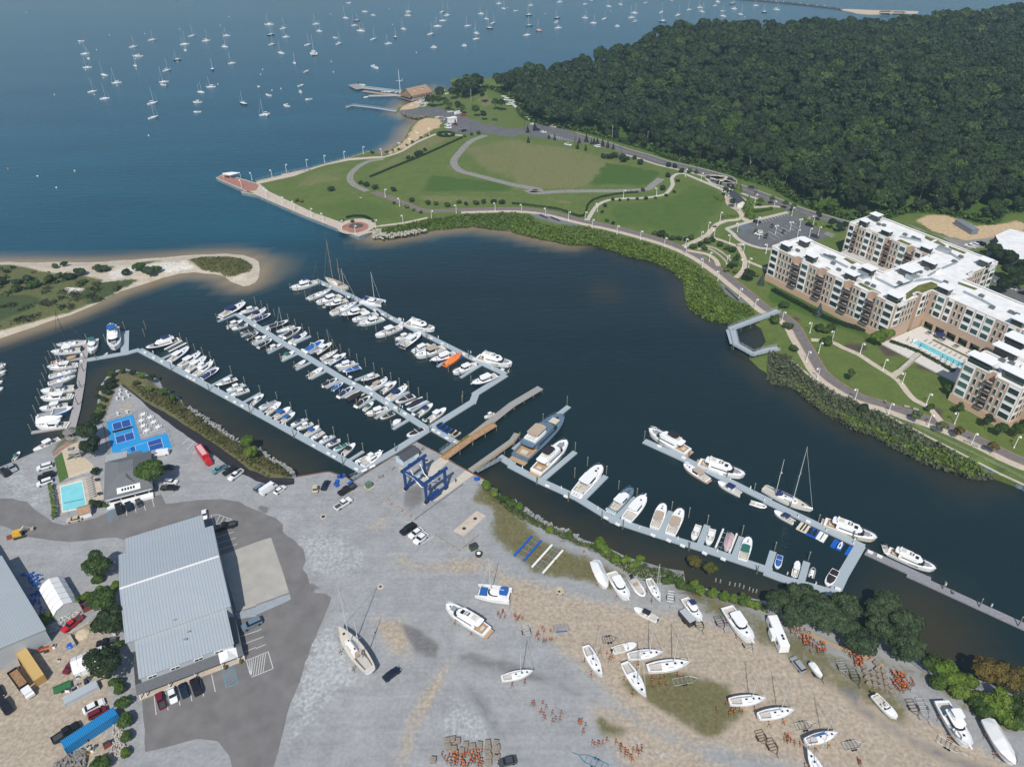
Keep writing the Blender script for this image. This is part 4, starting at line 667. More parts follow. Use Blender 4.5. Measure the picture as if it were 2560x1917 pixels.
    def winmesh(w, h, cols, rows):
        mb = MB().mat(0).box((0, 0, 0), (w+.26, .12, h+.26)).mat(1).box((0, -.05, 0), (w, .12, h)).mat(2)
        for k in range(1, cols): mb.box((-w/2+w*k/cols, -.09, 0), (.06, .08, h))
        for k in range(1, rows): mb.box((0, -.09, -h/2+h*k/rows), (w, .08, .06))
        return mb.mesh('window')
    cache = {}
    extra = MB()
    for k, (x, y, z, w, h, rz) in enumerate(wins):
        gl = GLASSB if random.random() < .28 else GLASS
        if k < 100:
            key = (w, h, gl.name)
            if key not in cache:
                me = winmesh(w, h, 3 if w > 1.6 else 1, 3 if w > 1.6 else 2); [me.materials.append(m) for m in (WHITE, gl, DARK)]; cache[key] = me
            o = bpy.data.objects.new('window', cache[key]); COL.objects.link(o); o.parent = t; o.location = (x, y, z); o.rotation_euler = (0, 0, rz)
        else:
            c, s = math.cos(rz), math.sin(rz); extra.mat(0).box((x, y, z), (w+.26, .12, h+.26), rz); extra.mat(2 if gl is GLASSB else 1).box((x+.05*s, y-.05*c, z), (w, .12, h), rz).mat(3)
            for q in range(1, 3 if w > 1.6 else 1): dx = -w/2+w*q/3; extra.box((x+dx*c+.09*s, y+dx*s-.09*c, z), (.06, .08, h), rz)
            for q in (1, 2): extra.box((x+.09*s, y-.09*c, z-h/2+h*q/3), (w, .08, .06), rz)
    tag(extra.build('window', [WHITE, GLASS, GLASSB, DARK], t), kind='stuff')
    for x, y, z, w, h, rz in panels: MB().box((0, 0, 0), (w, .16, h)).build('white_panel', WHITE, t, loc=(x, y, z)).rotation_euler = (0, 0, rz)
    for x0, x1, y in ((13.8, 17.9, 0), (27.8, 31.6, 0), (42, 45.8, 0), (53.7, 57.4, 0), (115.4, 118.2, -15), (5.2, 7, 53), (23.2, 25.6, 53), (34.3, 37.5, 53)):
        for f in range(4):
            z = 5.5+3.4*f; w = x1-x0; b = MB().box((0, .5, 0), (w, 3.4, .22)).build('balcony', M('balcony slab', (.34,.31,.28), .9), t, loc=((x0+x1)/2, y, z)); r = MB(); r.box((0, -1.15, .62), (w, .08, .95)); r.box((-w/2+.05, -.5, .62), (.08, 1.3, .95)); r.box((w/2-.05, -.5, .62), (.08, 1.3, .95)); r.build('railing', M('smoked railing', (.05,.052,.055), .3), b)
            q = MB().cyl((-.5, 0, .1), .35, .7, 8).box((.5, .2, .45), (.9, .7, .6)); q.build('balcony_furniture', M('beige furniture', (.42,.37,.31), .8), b)
    # rooftop
    CAN = M('white canopy', (.82,.82,.82), .5, .03, 1); loc = lambda s, z: [((w.x-O.x)*math.cos(ang)+(w.y-O.y)*math.sin(ang), -(w.x-O.x)*math.sin(ang)+(w.y-O.y)*math.cos(ang)) for w in gp(s, z)]
    for s, w, d, gl in (('zj 610,885', 5.4, 4.2, 1), ('zj 920,815', 5.2, 4.4, 0), ('zj 1045,1075', 5.6, 4.4, 1), ('zj 1730,1390', 5.6, 4.2, 0), ('zj 1955,480', 4.8, 4.2, 1), ('zk 290,103', 5, 4.4, 1), ('zk 480,370', 5.4, 4.2, 1), ('zk 1165,655', 5.4, 4.2, 0), ('zk 165,1015', 6, 4.8, 0), ('zk 1220,900', 7, 4.4, 0), ('zk 860,1030', 7.2, 6.6, 1), ('zk 625,1480', 6, 4.8, 1), ('zk 1495,1350', 5.6, 4.6, 1), ('zk 2180,880', 5.2, 4.6, 1), ('zm 2150,800', 5.4, 4.6, 1), ('zn 1510,95', 9.6, 4.4, 1), ('zm 1940,1310', 9.6, 4.4, 0), ('zn 2100,340', 10, 4.6, 1), ('zm 2120,1120', 8, 6, 0)):
        (x, y), = loc(s, 22.4); p = MB().box((0, 0, 20.5), (w*.78, d*.74, 3.1)).build('penthouse', GLASS if gl else DARK, t, loc=(x, y, 0)); MB().box((0, 0, 22.25), (w, d, .28)).build('canopy_roof', CAN, p)
        if gl: mb = MB(); [mb.box((-w*.39+w*.78*k/5, -d*.375, 20.5), (.1, .08, 3.1)) for k in range(6)]; mb.build('mullion', DARK, p)
        q = MB().box((w*.55, d*.25, 19.7), (w*.5, .25, 1.3)).box((w*.78, -.2*d, 19.7), (.25, d, 1.3)); q.build('terrace_wall', ROOFW, p)
    for s in ('zj 1935,605 2208,725 2208,760 1935,630', 'zk 630,565 700,545 890,625 830,660', 'zk 1130,480 1290,545 1220,572 1120,522', 'zk 1265,590 1340,560 1490,650 1450,662', 'zk 1530,650 1840,770 1790,790 1540,690', 'zl 890,430 955,412 1400,640 1350,662', 'zk 790,1480 1000,1335 1230,1272 1370,1332 1360,1400 1250,1402 1050,1480 940,1500 800,1580', 'zk 1690,1272 2030,1392 1980,1412 1700,1312', 'zl 745,45 800,35 970,115 900,140', 'zl 410,205 460,190 535,230 500,250', 'zk 1130,775 1200,760 1270,790 1240,835', 'zk 1820,1140 1940,1085 1975,1095 1850,1155'):
        q = loc(s, 19.1); MB().prism(q, 19.0, 19.16).build('green_roof', SEDUM, t)
    for s in ('zk 130,1290', 'zk 235,1335', 'zk 690,1290', 'zk 1160,1040', 'zk 1040,1090', 'zk 1630,910', 'zk 1745,830', 'zk 325,270', 'zk 415,290', 'zk 780,450', 'zk 930,500', 'zk 1010,535', 'zj 1265,1085', 'zj 1350,1105', 'zj 1410,1120', 'zj 1400,1220', 'zj 1750,1300', 'zm 1660,600', 'zm 860,165', 'zm 1480,400', 'zm 1990,680', 'zm 70,180', 'zj 790,1000', 'zj 1500,1330', 'zm 2090,720', 'zm 1840,1510', 'zm 2000,1560', 'zn 1720,300'):
        (x, y), = loc(s, 19.8); u = MB(); u.box((0, 0, 19.55), (1.9, 1.2, 1.1)); u.cyl((-.45, 0, 20.1), .35, .12, 8); u.cyl((.45, 0, 20.1), .35, .12, 8); u.build('roof_unit', M('dark roof unit', (.13,.15,.16), .6), t, loc=(x, y, 0))
    for s in ('zk 0,1180 240,1190 600,1370 850,1290', 'zk 620,1370 900,1260 1230,1220 1440,1290', 'zk 1190,1160 1350,1070 1680,930', 'zj 1180,1080 1440,1190 1640,1290', 'zm 1180,340 1480,480 1700,600', 'zk 700,490 1050,570', 'zk 1500,740 1720,880'):
        q = loc(s, 19.5); d = MB()
        for a, b in zip(q, q[1:]): a, b = Vector(a), Vector(b); c = (a+b)/2; d.box((c.x, c.y, 19.45), ((b-a).length+.6, .7, .6), math.atan2(b.y-a.y, b.x-a.x))
        d.build('duct', METAL, t)
    for s, w, d in (('zk 900,1190', 4.5, 3.4), ('zk 1450,720', 6, 2.2), ('zj 1900,1430', 4, 3)): (x, y), = loc(s, 20); MB().box((x, y, 20), (w, d, 1.9)).build('roof_plant', METAL, t)
    # low roof deck between the wings, pool terrace
    MB().box((24, 36.7, 3.7), (41.5, 32, 3.4)).build('courtyard_deck', M('pale deck', (.50,.47,.43), .9), t)
    return O, ang
AO, AANG = apartment()
def aw(x, y, z=0): c, s = math.cos(AANG), math.sin(AANG); return Vector((AO.x+x*c-y*s, AO.y+x*s+y*c, z))
def pool(label, quad, z, lanes, deck=None):
    t = thing('swimming_pool', label, 'pool'); q = [(p.x, p.y) for p in quad]; c = sum((Vector(p) for p in q), Vector((0, 0)))/4
    MB().prism([tuple(c+(Vector(p)-c)*1.08) for p in q], z-.3, z+.10).build('coping', WHITE, t); MB().prism(q, z, z+.125).build('pool_water', M('pool water', (.22,.60,.64), .08, .08, .3), t); mb = MB()
    for a0, b0 in lanes:
        A_ = Vector(q[0]).lerp(Vector(q[3]), a0); B_ = Vector(q[1]).lerp(Vector(q[2]), b0); line(mb, A_.lerp(B_, .06), A_.lerp(B_, .94), .28, z+.132)
    mb.build('lane_line', M('pool line blue', (.02,.12,.26), .3), t); return t
sheet('pool_terrace', [aw(*p) for p in ((67.3, -3), (105.8, -3), (105.8, -1), (112.8, -1), (112.8, 23.2), (67.3, 23.2))], 2.5, M('pale terrace paving', (.60,.57,.53), .9, .08, .8), th=1)
pool('long turquoise lap pool in the apartment courtyard', [aw(x, y) for x, y in ((74, 8), (105, 7.6), (105, 11.6), (74, 11.8))], 2.52, [(.35, .35), (.7, .7)])
NAVY = M('navy canvas', (.012,.025,.10), .8, .2, 3)
for i, s in enumerate(('zm 190,1205', 'zm 265,1240', 'zm 410,1310', 'zm 780,1510', 'zm 860,1560', 'zm 965,1605', 'zm 1060,1640', 'zm 650,1110', 'zm 820,1200', 'zm 580,1080')):
    t = thing('closed_parasol', 'closed navy parasol, %s from the left around the lap pool' % nth(i), 'parasol', g1(s, 2.5), 0, 'closed parasols around the lap pool'); MB().cyl((0, 0, 0), .04, 2.5, 5).build('pole', METAL, t); MB().tube([(0, 0, .9), (0, 0, 1.6), (0, 0, 2.6)], .22, 7, .05).build('canopy', NAVY, t)
for i, s in enumerate(('zm 745,1150', 'zm 555,890')):
    t = thing('open_parasol', 'open navy parasol %s' % ('beside the lap pool', 'under the arcade corner')[i], 'parasol', g1(s, 2.5)); MB().cyl((0, 0, 0), .05, 2.6, 5).build('pole', METAL, t); MB().tube([(0, 0, 2.2), (0, 0, 2.75)], 2.0, 10, .1).build('canopy', NAVY, t)
GREYF = M('grey lounger fabric', (.34,.34,.34), .9, .2, 2)
def lounger(label, p, rz, grp, m=GREYF):
    t = thing('sun_lounger', label, 'lounger', p, rz, grp); part('seat', 'lgs', lambda: MB().box((0, -.3, .32), (.65, 1.3, .1)), m, t); part('backrest', 'lgb', lambda: MB().add([(-.33, .3, .3), (.33, .3, .3), (.33, .95, .75), (-.33, .95, .75), (-.33, .3, .22), (.33, .3, .22), (.33, .95, .67), (-.33, .95, .67)], [(0, 1, 2, 3), (7, 6, 5, 4), (0, 4, 5, 1), (2, 6, 7, 3), (1, 5, 6, 2), (0, 3, 7, 4)]), m, t); part('frame', 'lgf', lambda: MB().box((-.28, -.8, .15), (.05, .05, .3)).box((.28, -.8, .15), (.05, .05, .3)).box((-.28, .4, .15), (.05, .05, .3)).box((.28, .4, .15), (.05, .05, .3)), METAL, t)
for k in range(13): lounger('grey sun lounger, %s from the left on the house side of the lap pool' % nth(k), aw(76+2.2*k, 14.2, 2.5), AANG+random.uniform(-.15, .15), 'loungers on the house side of the lap pool')
for k in range(10): lounger('grey sun lounger, %s from the left on the hedge side of the lap pool' % nth(k), aw(79+2.3*k, 5.6, 2.5), AANG+PI+random.uniform(-.15, .15), 'loungers on the hedge side of the lap pool')
t = thing('terrace_planter', 'narrow lawn strip edging the upper pool terrace', 'planter', aw(92, 17, 2.5), AANG); MB().box((0, 0, .15), (30, 1.6, .35)).build('border', M('pale terrace paving', (0, 0, 0)), t); MB().box((0, 0, .2), (29.6, 1.2, .5)).build('planting', SEDUM, t)
for k in range(6): t = thing('patio_table', 'dark patio table set, %s from the left under the arcade' % nth(k), 'table', aw(73+6.2*k, 20.3, 2.5), AANG, 'patio tables under the arcade'); MB().box((0, 0, .7), (1.8, 1.0, .08)).build('tabletop', DARK, t); MB().box((0, 0, .35), (.3, .3, .7)).build('pedestal', METAL, t); MB().box((0, .9, .4), (1.8, .5, .8)).box((0, -.9, .4), (1.8, .5, .8)).build('bench', GREYF, t)
t = thing('garden_steps', 'concrete garden stair climbing from the path to the lap pool', 'stairs', (0, 0, 0)); A_, B_ = g1('c8 1135,1545'), g1('c8 1310,1400'); d = (B_-A_); rz = math.atan2(d.y, d.x); mb = MB()
for k in range(12): c = A_.lerp(B_, (k+.5)/12); mb.box((c.x, c.y, 2+.05*k), (d.length/12+.05, 2.0, .1+.1*k*.5), rz)
mb.build('treads', CONC, t); mb = MB(); n_ = Vector((-d.y, d.x, 0)).normalized()*1.05
for sg in (-1, 1): mb.tube([A_+n_*sg+Vector((0, 0, 1)), B_+n_*sg+Vector((0, 0, 1.5))], .07, 5)
mb.build('handrail', DARK, t)
# ---- the metal warehouse
def gable(t, x0, x1, y0, y1, ze, zr, yr, rm, wm, ov=.25, rname='roof', wname='wall', z0=0):
    """ridge parallel to x at y = yr"""
    w = MB(); w.add([(x0, y0, z0), (x1, y0, z0), (x1, y0, ze), (x0, y0, ze)], [(0, 1, 2, 3)]); w.add([(x1, y1, z0), (x0, y1, z0), (x0, y1, ze), (x1, y1, ze)], [(0, 1, 2, 3)]); w.add([(x1, y0, z0), (x1, y1, z0), (x1, y1, ze), (x1, yr, zr), (x1, y0, ze)], [(0, 1, 2, 3, 4)]); w.add([(x0, y1, z0), (x0, y0, z0), (x0, y0, ze), (x0, yr, zr), (x0, y1, ze)], [(0, 1, 2, 3, 4)]); w.build(wname, wm, t)
    r = MB(); th = .16; s0 = (zr-ze)/max(yr-y0, .01); s1 = (zr-ze)/max(y1-yr, .01); P = [(y0-ov, ze-ov*s0+.05), (yr, zr+.05), (y1+ov, ze-ov*s1+.05)]
    for (ya, za), (yb, zb) in zip(P, P[1:]):
        r.add([(x0-ov, ya, za), (x1+ov, ya, za), (x1+ov, yb, zb), (x0-ov, yb, zb), (x0-ov, ya, za+th), (x1+ov, ya, za+th), (x1+ov, yb, zb+th), (x0-ov, yb, zb+th)], [(3, 2, 1, 0), (4, 5, 6, 7), (0, 1, 5, 4), (1, 2, 6, 5), (2, 3, 7, 6), (3, 0, 4, 7)])
    return r.build(rname, rm, t)
FLw = g1('c13 1090,580', 8.5); WANG = math.atan2(.4291, .9033)
def warehouse():
    t = thing('metal_warehouse', 'big grey ribbed metal warehouse with a dark porch along the car park', 'warehouse', (FLw.x, FLw.y, 2), WANG)
    gable(t, 0, 25.6, 0, 32.6, 6.4, 8.3, 17.4, ROOFM, SIDING); MB().box((12.8, 17.4, 8.55), (26, .5, .12)).build('ridge_cap', WHITE, t)
    MB().add([(1.7, 32.6, 0), (23.3, 32.6, 0), (23.3, 39.7, 0), (1.7, 39.7, 0), (1.7, 32.6, 6.0), (23.3, 32.6, 6.0), (23.3, 39.7, 5.5), (1.7, 39.7, 5.5)], [(0, 1, 5, 4), (1, 2, 6, 5), (2, 3, 7, 6), (3, 0, 4, 7)]).build('rear_wall', SIDING, t); MB().add([(1.5, 32.6, 6.02), (23.5, 32.6, 6.02), (23.5, 39.9, 5.5), (1.5, 39.9, 5.5), (1.5, 32.6, 6.18), (23.5, 32.6, 6.18), (23.5, 39.9, 5.66), (1.5, 39.9, 5.66)], [(4, 5, 6, 7), (0, 1, 5, 4), (1, 2, 6, 5), (2, 3, 7, 6), (3, 0, 4, 7)]).build('rear_roof', ROOFM, t)
    MB().add([(2, -11, 0), (24.2, -11, 0), (24.2, 0, 0), (2, 0, 0), (2, -11, 4.7), (24.2, -11, 4.7), (24.2, 0, 5.5), (2, 0, 5.5)], [(0, 1, 5, 4), (1, 2, 6, 5), (3, 0, 4, 7)]).build('front_wall', SIDING, t)
    MB().add([(1.7, -11.3, 4.7), (24.5, -11.3, 4.7), (24.5, -.05, 5.55), (1.7, -.05, 5.55), (1.7, -11.3, 4.86), (24.5, -11.3, 4.86), (24.5, -.05, 5.7), (1.7, -.05, 5.7)], [(4, 5, 6, 7), (0, 1, 5, 4), (1, 2, 6, 5), (2, 3, 7, 6), (3, 0, 4, 7)]).build('front_roof', ROOFM, t)
    for x in (4.6, 10, 15.6, 20.6): w = MB().box((x, -11.06, 3.7), (2.3, .14, .9)).build('window', WHITE, t); MB().box((x-.52, -11.14, 3.7), (.9, .06, .62)).box((x+.52, -11.14, 3.7), (.9, .06, .62)).build('pane', GLASS, w)
    pr = MB(); pr.add([(.4, -11, 2.9), (26.0, -11, 2.9), (26.0, -13.6, 2.25), (.4, -13.6, 2.25), (.4, -13.6, 2.05), (26.0, -13.6, 2.05)], [(3, 2, 1, 0), (4, 5, 2, 3)]); pr.add([(24.2, -11, 2.9), (24.2, -.6, 2.9), (26.0, -.6, 2.35), (26.0, -11, 2.35), (24.2, -11, 2.88), (26, -11, 2.2)], [(0, 3, 2, 1)]); pr.add([(.4, -11, 2.9), (.4, -.6, 2.9), (2, -.6, 3.0), (2, -11, 3.0)], [(0, 3, 2, 1), (0, 1, 2, 3)])
    pr.build('porch_roof', M('dark grey shingles', (.115,.12,.13), .9, .15, 3), t); e = MB(); e.add([(20.2, -13.7, 2.3), (24.6, -13.7, 2.3), (22.4, -13.7, 3.5), (20.2, -11, 2.9), (24.6, -11, 2.9), (22.4, -11, 3.5)], [(0, 1, 2), (1, 4, 5, 2), (0, 2, 5, 3)]); e.build('entrance_gable', WHITE, t)
    c = MB(); [c.box((x, -13.4, 1.05), (.22, .22, 2.1)) for x in (.8, 2.2, 7.6, 13.8, 20.4, 24.4, 25.8)]; c.build('porch_column', WHITE, t); MB().box((13.2, -12.3, .08), (25.6, 2.8, .16)).build('porch_floor', SAND, t)
    for x, y, n in ((12.0, 1.5, 1), (13.5, -5, 1), (14.6, -3, 1), (12, 27, 1)): MB().box((x, y, 5.55 if y < 0 else 6.65), (.8, .5, .5)).build('roof_vent', METAL, t)
    for x in (21.0, 24.9): q = MB().cyl((x, -14.0, 0), .25, .5, 8, .32).build('planter', DARK, t); MB().ball((x, -14.0, .8), .5, 8, 6).build('planting', F_RUST, q)
warehouse()
def sheds():
    # left edge sheds
    c = G((0, 0)); A_, B_ = Vector((-124.7, 127.6, 0)), Vector((-141.8, 144.8, 0))
    d = (B_-A_).normalized(); t = thing('ribbed_shed', 'large pale ribbed metal shed cut off by the left edge of the yard', 'shed', (*A_[:2], 2), math.atan2(d.y, d.x)); gable(t, -2, 34, 0, 20, 5, 7, 10, ROOFM2, SIDING)
    t = thing('small_grey_shed', 'small grey metal shed beside the yard entrance road', 'shed', (-150, 151.5, 2), 2.35); gable(t, -2, 9, 0, 14, 3.2, 4.4, 7, ROOFM2, SIDING)
    TARP = M('white tarpaulin', (.80,.80,.79), .5, .04, .4)
    def tent(label, p, rz, L_, Wd, H):
        t = thing('storage_tent', label, 'tent', p, rz); sec = [(-Wd/2, 0), (-Wd/2, H*.5), (-Wd*.32, H*.8), (0, H), (Wd*.32, H*.8), (Wd/2, H*.5), (Wd/2, 0)]; mb = MB(); mb.loft([[(x, a, b) for a, b in sec] for x in np.linspace(-L_/2, L_/2, 6)], False, False, closed=False); o = mb.build('cover', TARP, t); g = MB()
        for x in (-L_/2+.05, L_/2-.05): g.add([(x, a, b) for a, b in sec], [tuple(range(7))])
        g.build('end_panel', M('grey tent end', (.50,.51,.50), .7), t); r = MB(); [r.tube([(x, a, b*1.005) for a, b in sec], .06, 5) for x in np.linspace(-L_/2, L_/2, 6)]; r.build('frame', METAL, t)
    tent('large white storage tent between sheds and warehouse', (-127.0, 139.3, 2), rad(-47), 12.5, 6.5, 4.4); tent('small white storage tent in the junk yard', (-109.9, 119.2, 2), rad(31), 7.5, 5.6, 3.4)
sheds()
def clubhouse():
    O = Vector((-131.0, 178.9, 2)); t = thing('clubhouse', 'grey hip roofed clubhouse with white veranda beside the small pool', 'clubhouse', O, math.atan2(184.1-178.9, -118.3+131.0)); L_, D = 13.8, 18.0
    MB().box((L_/2, D/2, 1.4), (L_-1.2, D-1.6, 2.8)).build('wall', WHITE, t); r = MB(); z0, z1 = 2.8, 5.8; a, b = (-.4, -.6), (L_+.4, D+.4)
    r.add([(a[0], a[1], z0), (b[0], a[1], z0), (b[0], b[1], z0), (a[0], b[1], z0), (4.6, 6, z1), (L_-4.6, 6, z1), (L_-4.6, D-6, z1), (4.6, D-6, z1)], [(0, 1, 5, 4), (1, 2, 6, 5), (2, 3, 7, 6), (3, 0, 4, 7), (4, 5, 6, 7)]); r.add([(4.2, 1.2, 3.6), (9.6, 1.2, 3.6), (6.9, 3.4, 5.6), (6.9, 8, 5.85)], [(0, 1, 2), (0, 2, 3), (1, 3, 2)]); r.build('roof', GREYR, t)
    MB().add([(3.6, -.9, 3.0), (10.6, -.9, 3.0), (10.6, 1.6, 3.75), (3.6, 1.6, 3.75), (3.6, -.9, 2.9), (10.6, -.9, 2.9)], [(0, 1, 2, 3), (4, 5, 1, 0)]).build('white_dormer', WHITE, t); s = MB(); [s.add([(5.0+.85*k, -.3, 3.22), (5.55+.85*k, -.3, 3.22), (5.55+.85*k, .7, 3.52), (5.0+.85*k, .7, 3.52)], [(0, 1, 2, 3)]) for k in range(5)]; s.build('skylight', GLASS, t)
    v = MB(); [v.box((x, -2.2, 1.3), (.2, .2, 2.6)) for x in (.2, 4.4, 8.6, 12.8)]; v.box((L_/2, -2.2, 2.5), (L_, .2, .25)); v.box((L_/2, -2.3, .9), (L_, .1, .8)); v.box((L_/2, -3.2, .35), (L_, 1.4, .7)); v.build('veranda', WHITE, t); MB().add([(-.4, -.6, 2.8), (L_+.4, -.6, 2.8), (L_+.4, -2.6, 2.4), (-.4, -2.6, 2.4)], [(3, 2, 1, 0)]).build('veranda_roof', GREYR, t)
    MB().box((3.2, D+1.3, 1.5), (6.4, 3.4, 3.0)).build('rear_annex', WHITE, t); MB().box((3.2, D+1.3, 3.1), (6.8, 3.8, .2)).build('annex_roof', M('pale grey roof', (.33,.36,.36), .9), t); MB().box((8.6, D-.2, 2.9), (5.2, 3.4, .25)).build('flat_roof', M('dark grey shingles', (0, 0, 0)), t); MB().cyl((8.6, 8.6, 5.4), .15, .8, 6).build('roof_vent', METAL, t)
clubhouse()
qd = [Vector((p.x, p.y)) for p in gp('c9 525,890 705,840 745,1060 545,1095')]; sheet('pool_deck', P2('c9 465,880 720,800 850,800 900,990 800,1010 780,1050 500,1135 480,1100'), 2.03, SAND); pool('small pale blue pool beside the clubhouse', [qd[3], qd[2], qd[1], qd[0]], 2.03, [(.30, .30)])
for k in range(9): p = g1('c9 768,815').lerp(g1('c9 800,978'), k/8); lounger('grey lounger, %s from the top beside the clubhouse pool' % nth(k), p, WANG-PI/2, 'loungers beside the clubhouse pool')
for i, s in enumerate(('c9 840,835', 'c9 862,955')): t = thing('deck_table', ('small dark square table at the upper end of the pool deck', 'small dark square table at the lower end of the pool deck')[i], 'table', g1(s), WANG); MB().box((0, 0, .7), (1.3, 1.3, .1)).build('tabletop', DARK, t); MB().box((0, 0, .35), (.2, .2, .7)).build('leg', DARK, t)
t = thing('pool_shed', 'little white shed with brown roof at the pool corner', 'shed', g1('c9 745,1120'), WANG); gable(t, -1.6, 1.6, -1.8, 1.8, 1.9, 3.0, 0, BROWNR, WHITE)
# courts
BL1 = M('court light blue', (.015,.27,.60), .8, .05, .5); BL2 = M('court dark blue', (.012,.07,.29), .8, .05, .5)
sheet('sports_court', P2('x1 290,385 1030,165 1240,885 1960,685 2100,1095 1330,1235 450,1225'), 2.025, BL1)
for s in ('x1 450,435 690,372 735,545 495,612', 'x1 695,365 925,297 970,480 740,545', 'x1 540,795 780,725 825,905 580,980', 'x1 785,725 1015,655 1065,840 830,905', 'x1 1430,935 1790,822 1860,1080 1490,1190', 'x1 940,1080 1065,1040 1100,1170 975,1205 '): sheet('court_box', P2(s), 2.031, BL2)
mb = MB()
for s in ('x1 445,435 930,295', 'x1 930,295 1070,845', 'x1 1070,845 575,985', 'x1 575,985 445,435', 'x1 495,612 975,480', 'x1 540,795 1015,655', 'x1 690,372 735,545', 'x1 780,725 825,905', 'x1 690,1160 1420,935', 'x1 1420,935 1490,1190', 'x1 1790,820 1865,1080', 'x1 1420,935 1790,820', 'x1 1490,1190 1865,1080', 'x1 1460,1055 1825,950', 'x1 1065,1040 1105,1175', 'x1 500,650 985,510'): q = gp(s); line(mb, q[0], q[1], .13, 2.037)
tag(mb.build('court_lines', PAINT), kind='structure')
t = thing('court_net', 'black net across the middle of the blue court', 'net', (0, 0, 0)); a, b = gp('x1 470,690 1020,545'); MB().box(((a.x+b.x)/2, (a.y+b.y)/2, 2.5), ((b-a).length, .06, .9), math.atan2(b.y-a.y, b.x-a.x)).build('mesh_panel', M('black net', (.015,.02,.03), .8), t); mb = MB(); mb.cyl((a.x, a.y, 2), .05, 1.05, 6); mb.cyl((b.x, b.y, 2), .05, 1.05, 6); mb.build('net_post', METAL, t)
def fence(label, s, h=1.6, m=None, gap=3.0, cat='fence', mesh=True, name='chain_fence'):
    t = thing(name, label, cat, (0, 0, 0)); P = gp(s); pm, rm = MB(), MB()
    for a, b in zip(P, P[1:]):
        n = max(1, int((b-a).length/gap))
        for k in range(n+1): p = a.lerp(b, k/n); pm.cyl((p.x, p.y, p.z), .05, h, 5)
        for zz in (h, h*.5) if mesh else (h, h*.66, h*.33): rm.tube([a+Vector((0, 0, zz)), b+Vector((0, 0, zz))], .035, 4)
    pm.build('post', m or METAL, t); rm.build('rail', m or METAL, t); return t
fence('chain fence round the blue courts', 'x1 290,385 1030,165 1240,885 1960,685 2100,1095', 2.2); fence('black screened fence left of the blue courts', 'x1 195,400 300,900 345,1240', 1.8, DARK)
fence('fence round the clubhouse pool', 'c9 470,880 495,1140 690,1090', 1.4, DARK); fence('fence between sand play area and pool', 'c9 600,820 810,750', 1.2);
# gazebo, play area
t = thing('gazebo', 'small grey octagonal gazebo at the end of the left dock', 'gazebo', g1('c9 620,450')); MB().tube([(0, 0, 2.4), (0, 0, 3.9)], 2.5, 8, .15).build('roof', M('weathered shingles', (.17,.16,.15), .9, .2, 3), t); mb = MB(); [mb.cyl((2*math.cos(k*PI/4), 2*math.sin(k*PI/4), 0), .1, 2.4, 6) for k in range(8)]; mb.build('post', WOODP, t); MB().cyl((0, 0, 0), 2.3, .2, 8).build('floor', WOODP, t)
sheet('play_sand', P2('c9 530,575 640,510 735,505 745,560 710,620 800,690 812,750 595,815'), 2.02, M('play sand', (.52,.43,.31), .95, .1, 1)); sheet('brick_walk', P2('c9 450,600 590,500 610,515 465,620'), 2.03, BRICK); sheet('lawn_strip', P2('c9 468,640 535,585 592,800 515,850'), 2.022, M('trimmed lawn', (.07,.13,.025), .95, .2, 1.5))
t = thing('playground_tower', 'wooden play tower with green slide on the sand', 'play tower', g1('c9 680,630'), .3); mb = MB(); [mb.box((x, y, 1.4), (.15, .15, 2.8)) for x in (-1, 1) for y in (-.8, .8)]; mb.box((0, 0, 1.3), (2.2, 1.8, .12)); mb.build('frame', WOODP, t); MB().add([(-1.2, -1.1, 2.6), (1.2, -1.1, 2.6), (1.2, 1.1, 2.6), (-1.2, 1.1, 2.6), (-1.2, 0, 3.4), (1.2, 0, 3.4)], [(0, 1, 5, 4), (2, 3, 4, 5), (0, 4, 3), (1, 2, 5)]).build('roof', WOODP, t); MB().add([(-1, -.4, 1.4), (-1, .3, 1.4), (-3.6, .3, .2), (-3.6, -.4, .2), (-1, -.4, 1.25), (-1, .3, 1.25), (-3.6, .3, .05), (-3.6, -.4, .05)], [(3, 2, 1, 0), (4, 5, 6, 7), (0, 1, 5, 4), (2, 3, 7, 6), (0, 4, 7, 3), (1, 2, 6, 5)]).build('slide', M('green plastic', (.02,.12,.06), .4), t); mb = MB(); mb.tube([(1, -.6, 2.4), (4, -.9, 2.4)], .08, 6); mb.tube([(4, -.9, 2.4), (3.4, -2, 0)], .07, 6); mb.tube([(4, -.9, 2.4), (4.6, .3, 0)], .07, 6); mb.build('swing_frame', WOODP, t)
for i, s in enumerate(('c9 612,565', 'c9 618,615')): t = thing('picnic_table', ('grey picnic table at the upper edge of the play sand', 'grey picnic table just below the first one on the play sand')[i], 'picnic table', g1(s), .2); part('tabletop', 'pt', lambda: MB().box((0, 0, .75), (1.9, .8, .06)), WOODP, t); part('bench', 'pb', lambda: MB().box((0, .75, .45), (1.9, .28, .05)).box((0, -.75, .45), (1.9, .28, .05)), WOODP, t); part('trestle', 'pl', lambda: MB().box((-.7, 0, .4), (.08, 1.5, .08)).box((.7, 0, .4), (.08, 1.5, .08)).box((-.7, 0, .37), (.08, .5, .74)).box((.7, 0, .37), (.08, .5, .74)), WOODP, t)
for i, s in enumerate(('c10 1170,728', 'c10 1072,800', 'c10 1425,565')): t = thing('picnic_table', ('brown picnic table near the lift shed', 'weathered picnic table on the gravel behind the green transformer', 'picnic table beyond the lift shed')[i], 'picnic table', g1(s), -.6+i*.9); part('tabletop', 'pt', None, WOODP, t); part('bench', 'pb', None, WOODP, t); part('trestle', 'pl', None, WOODP, t)
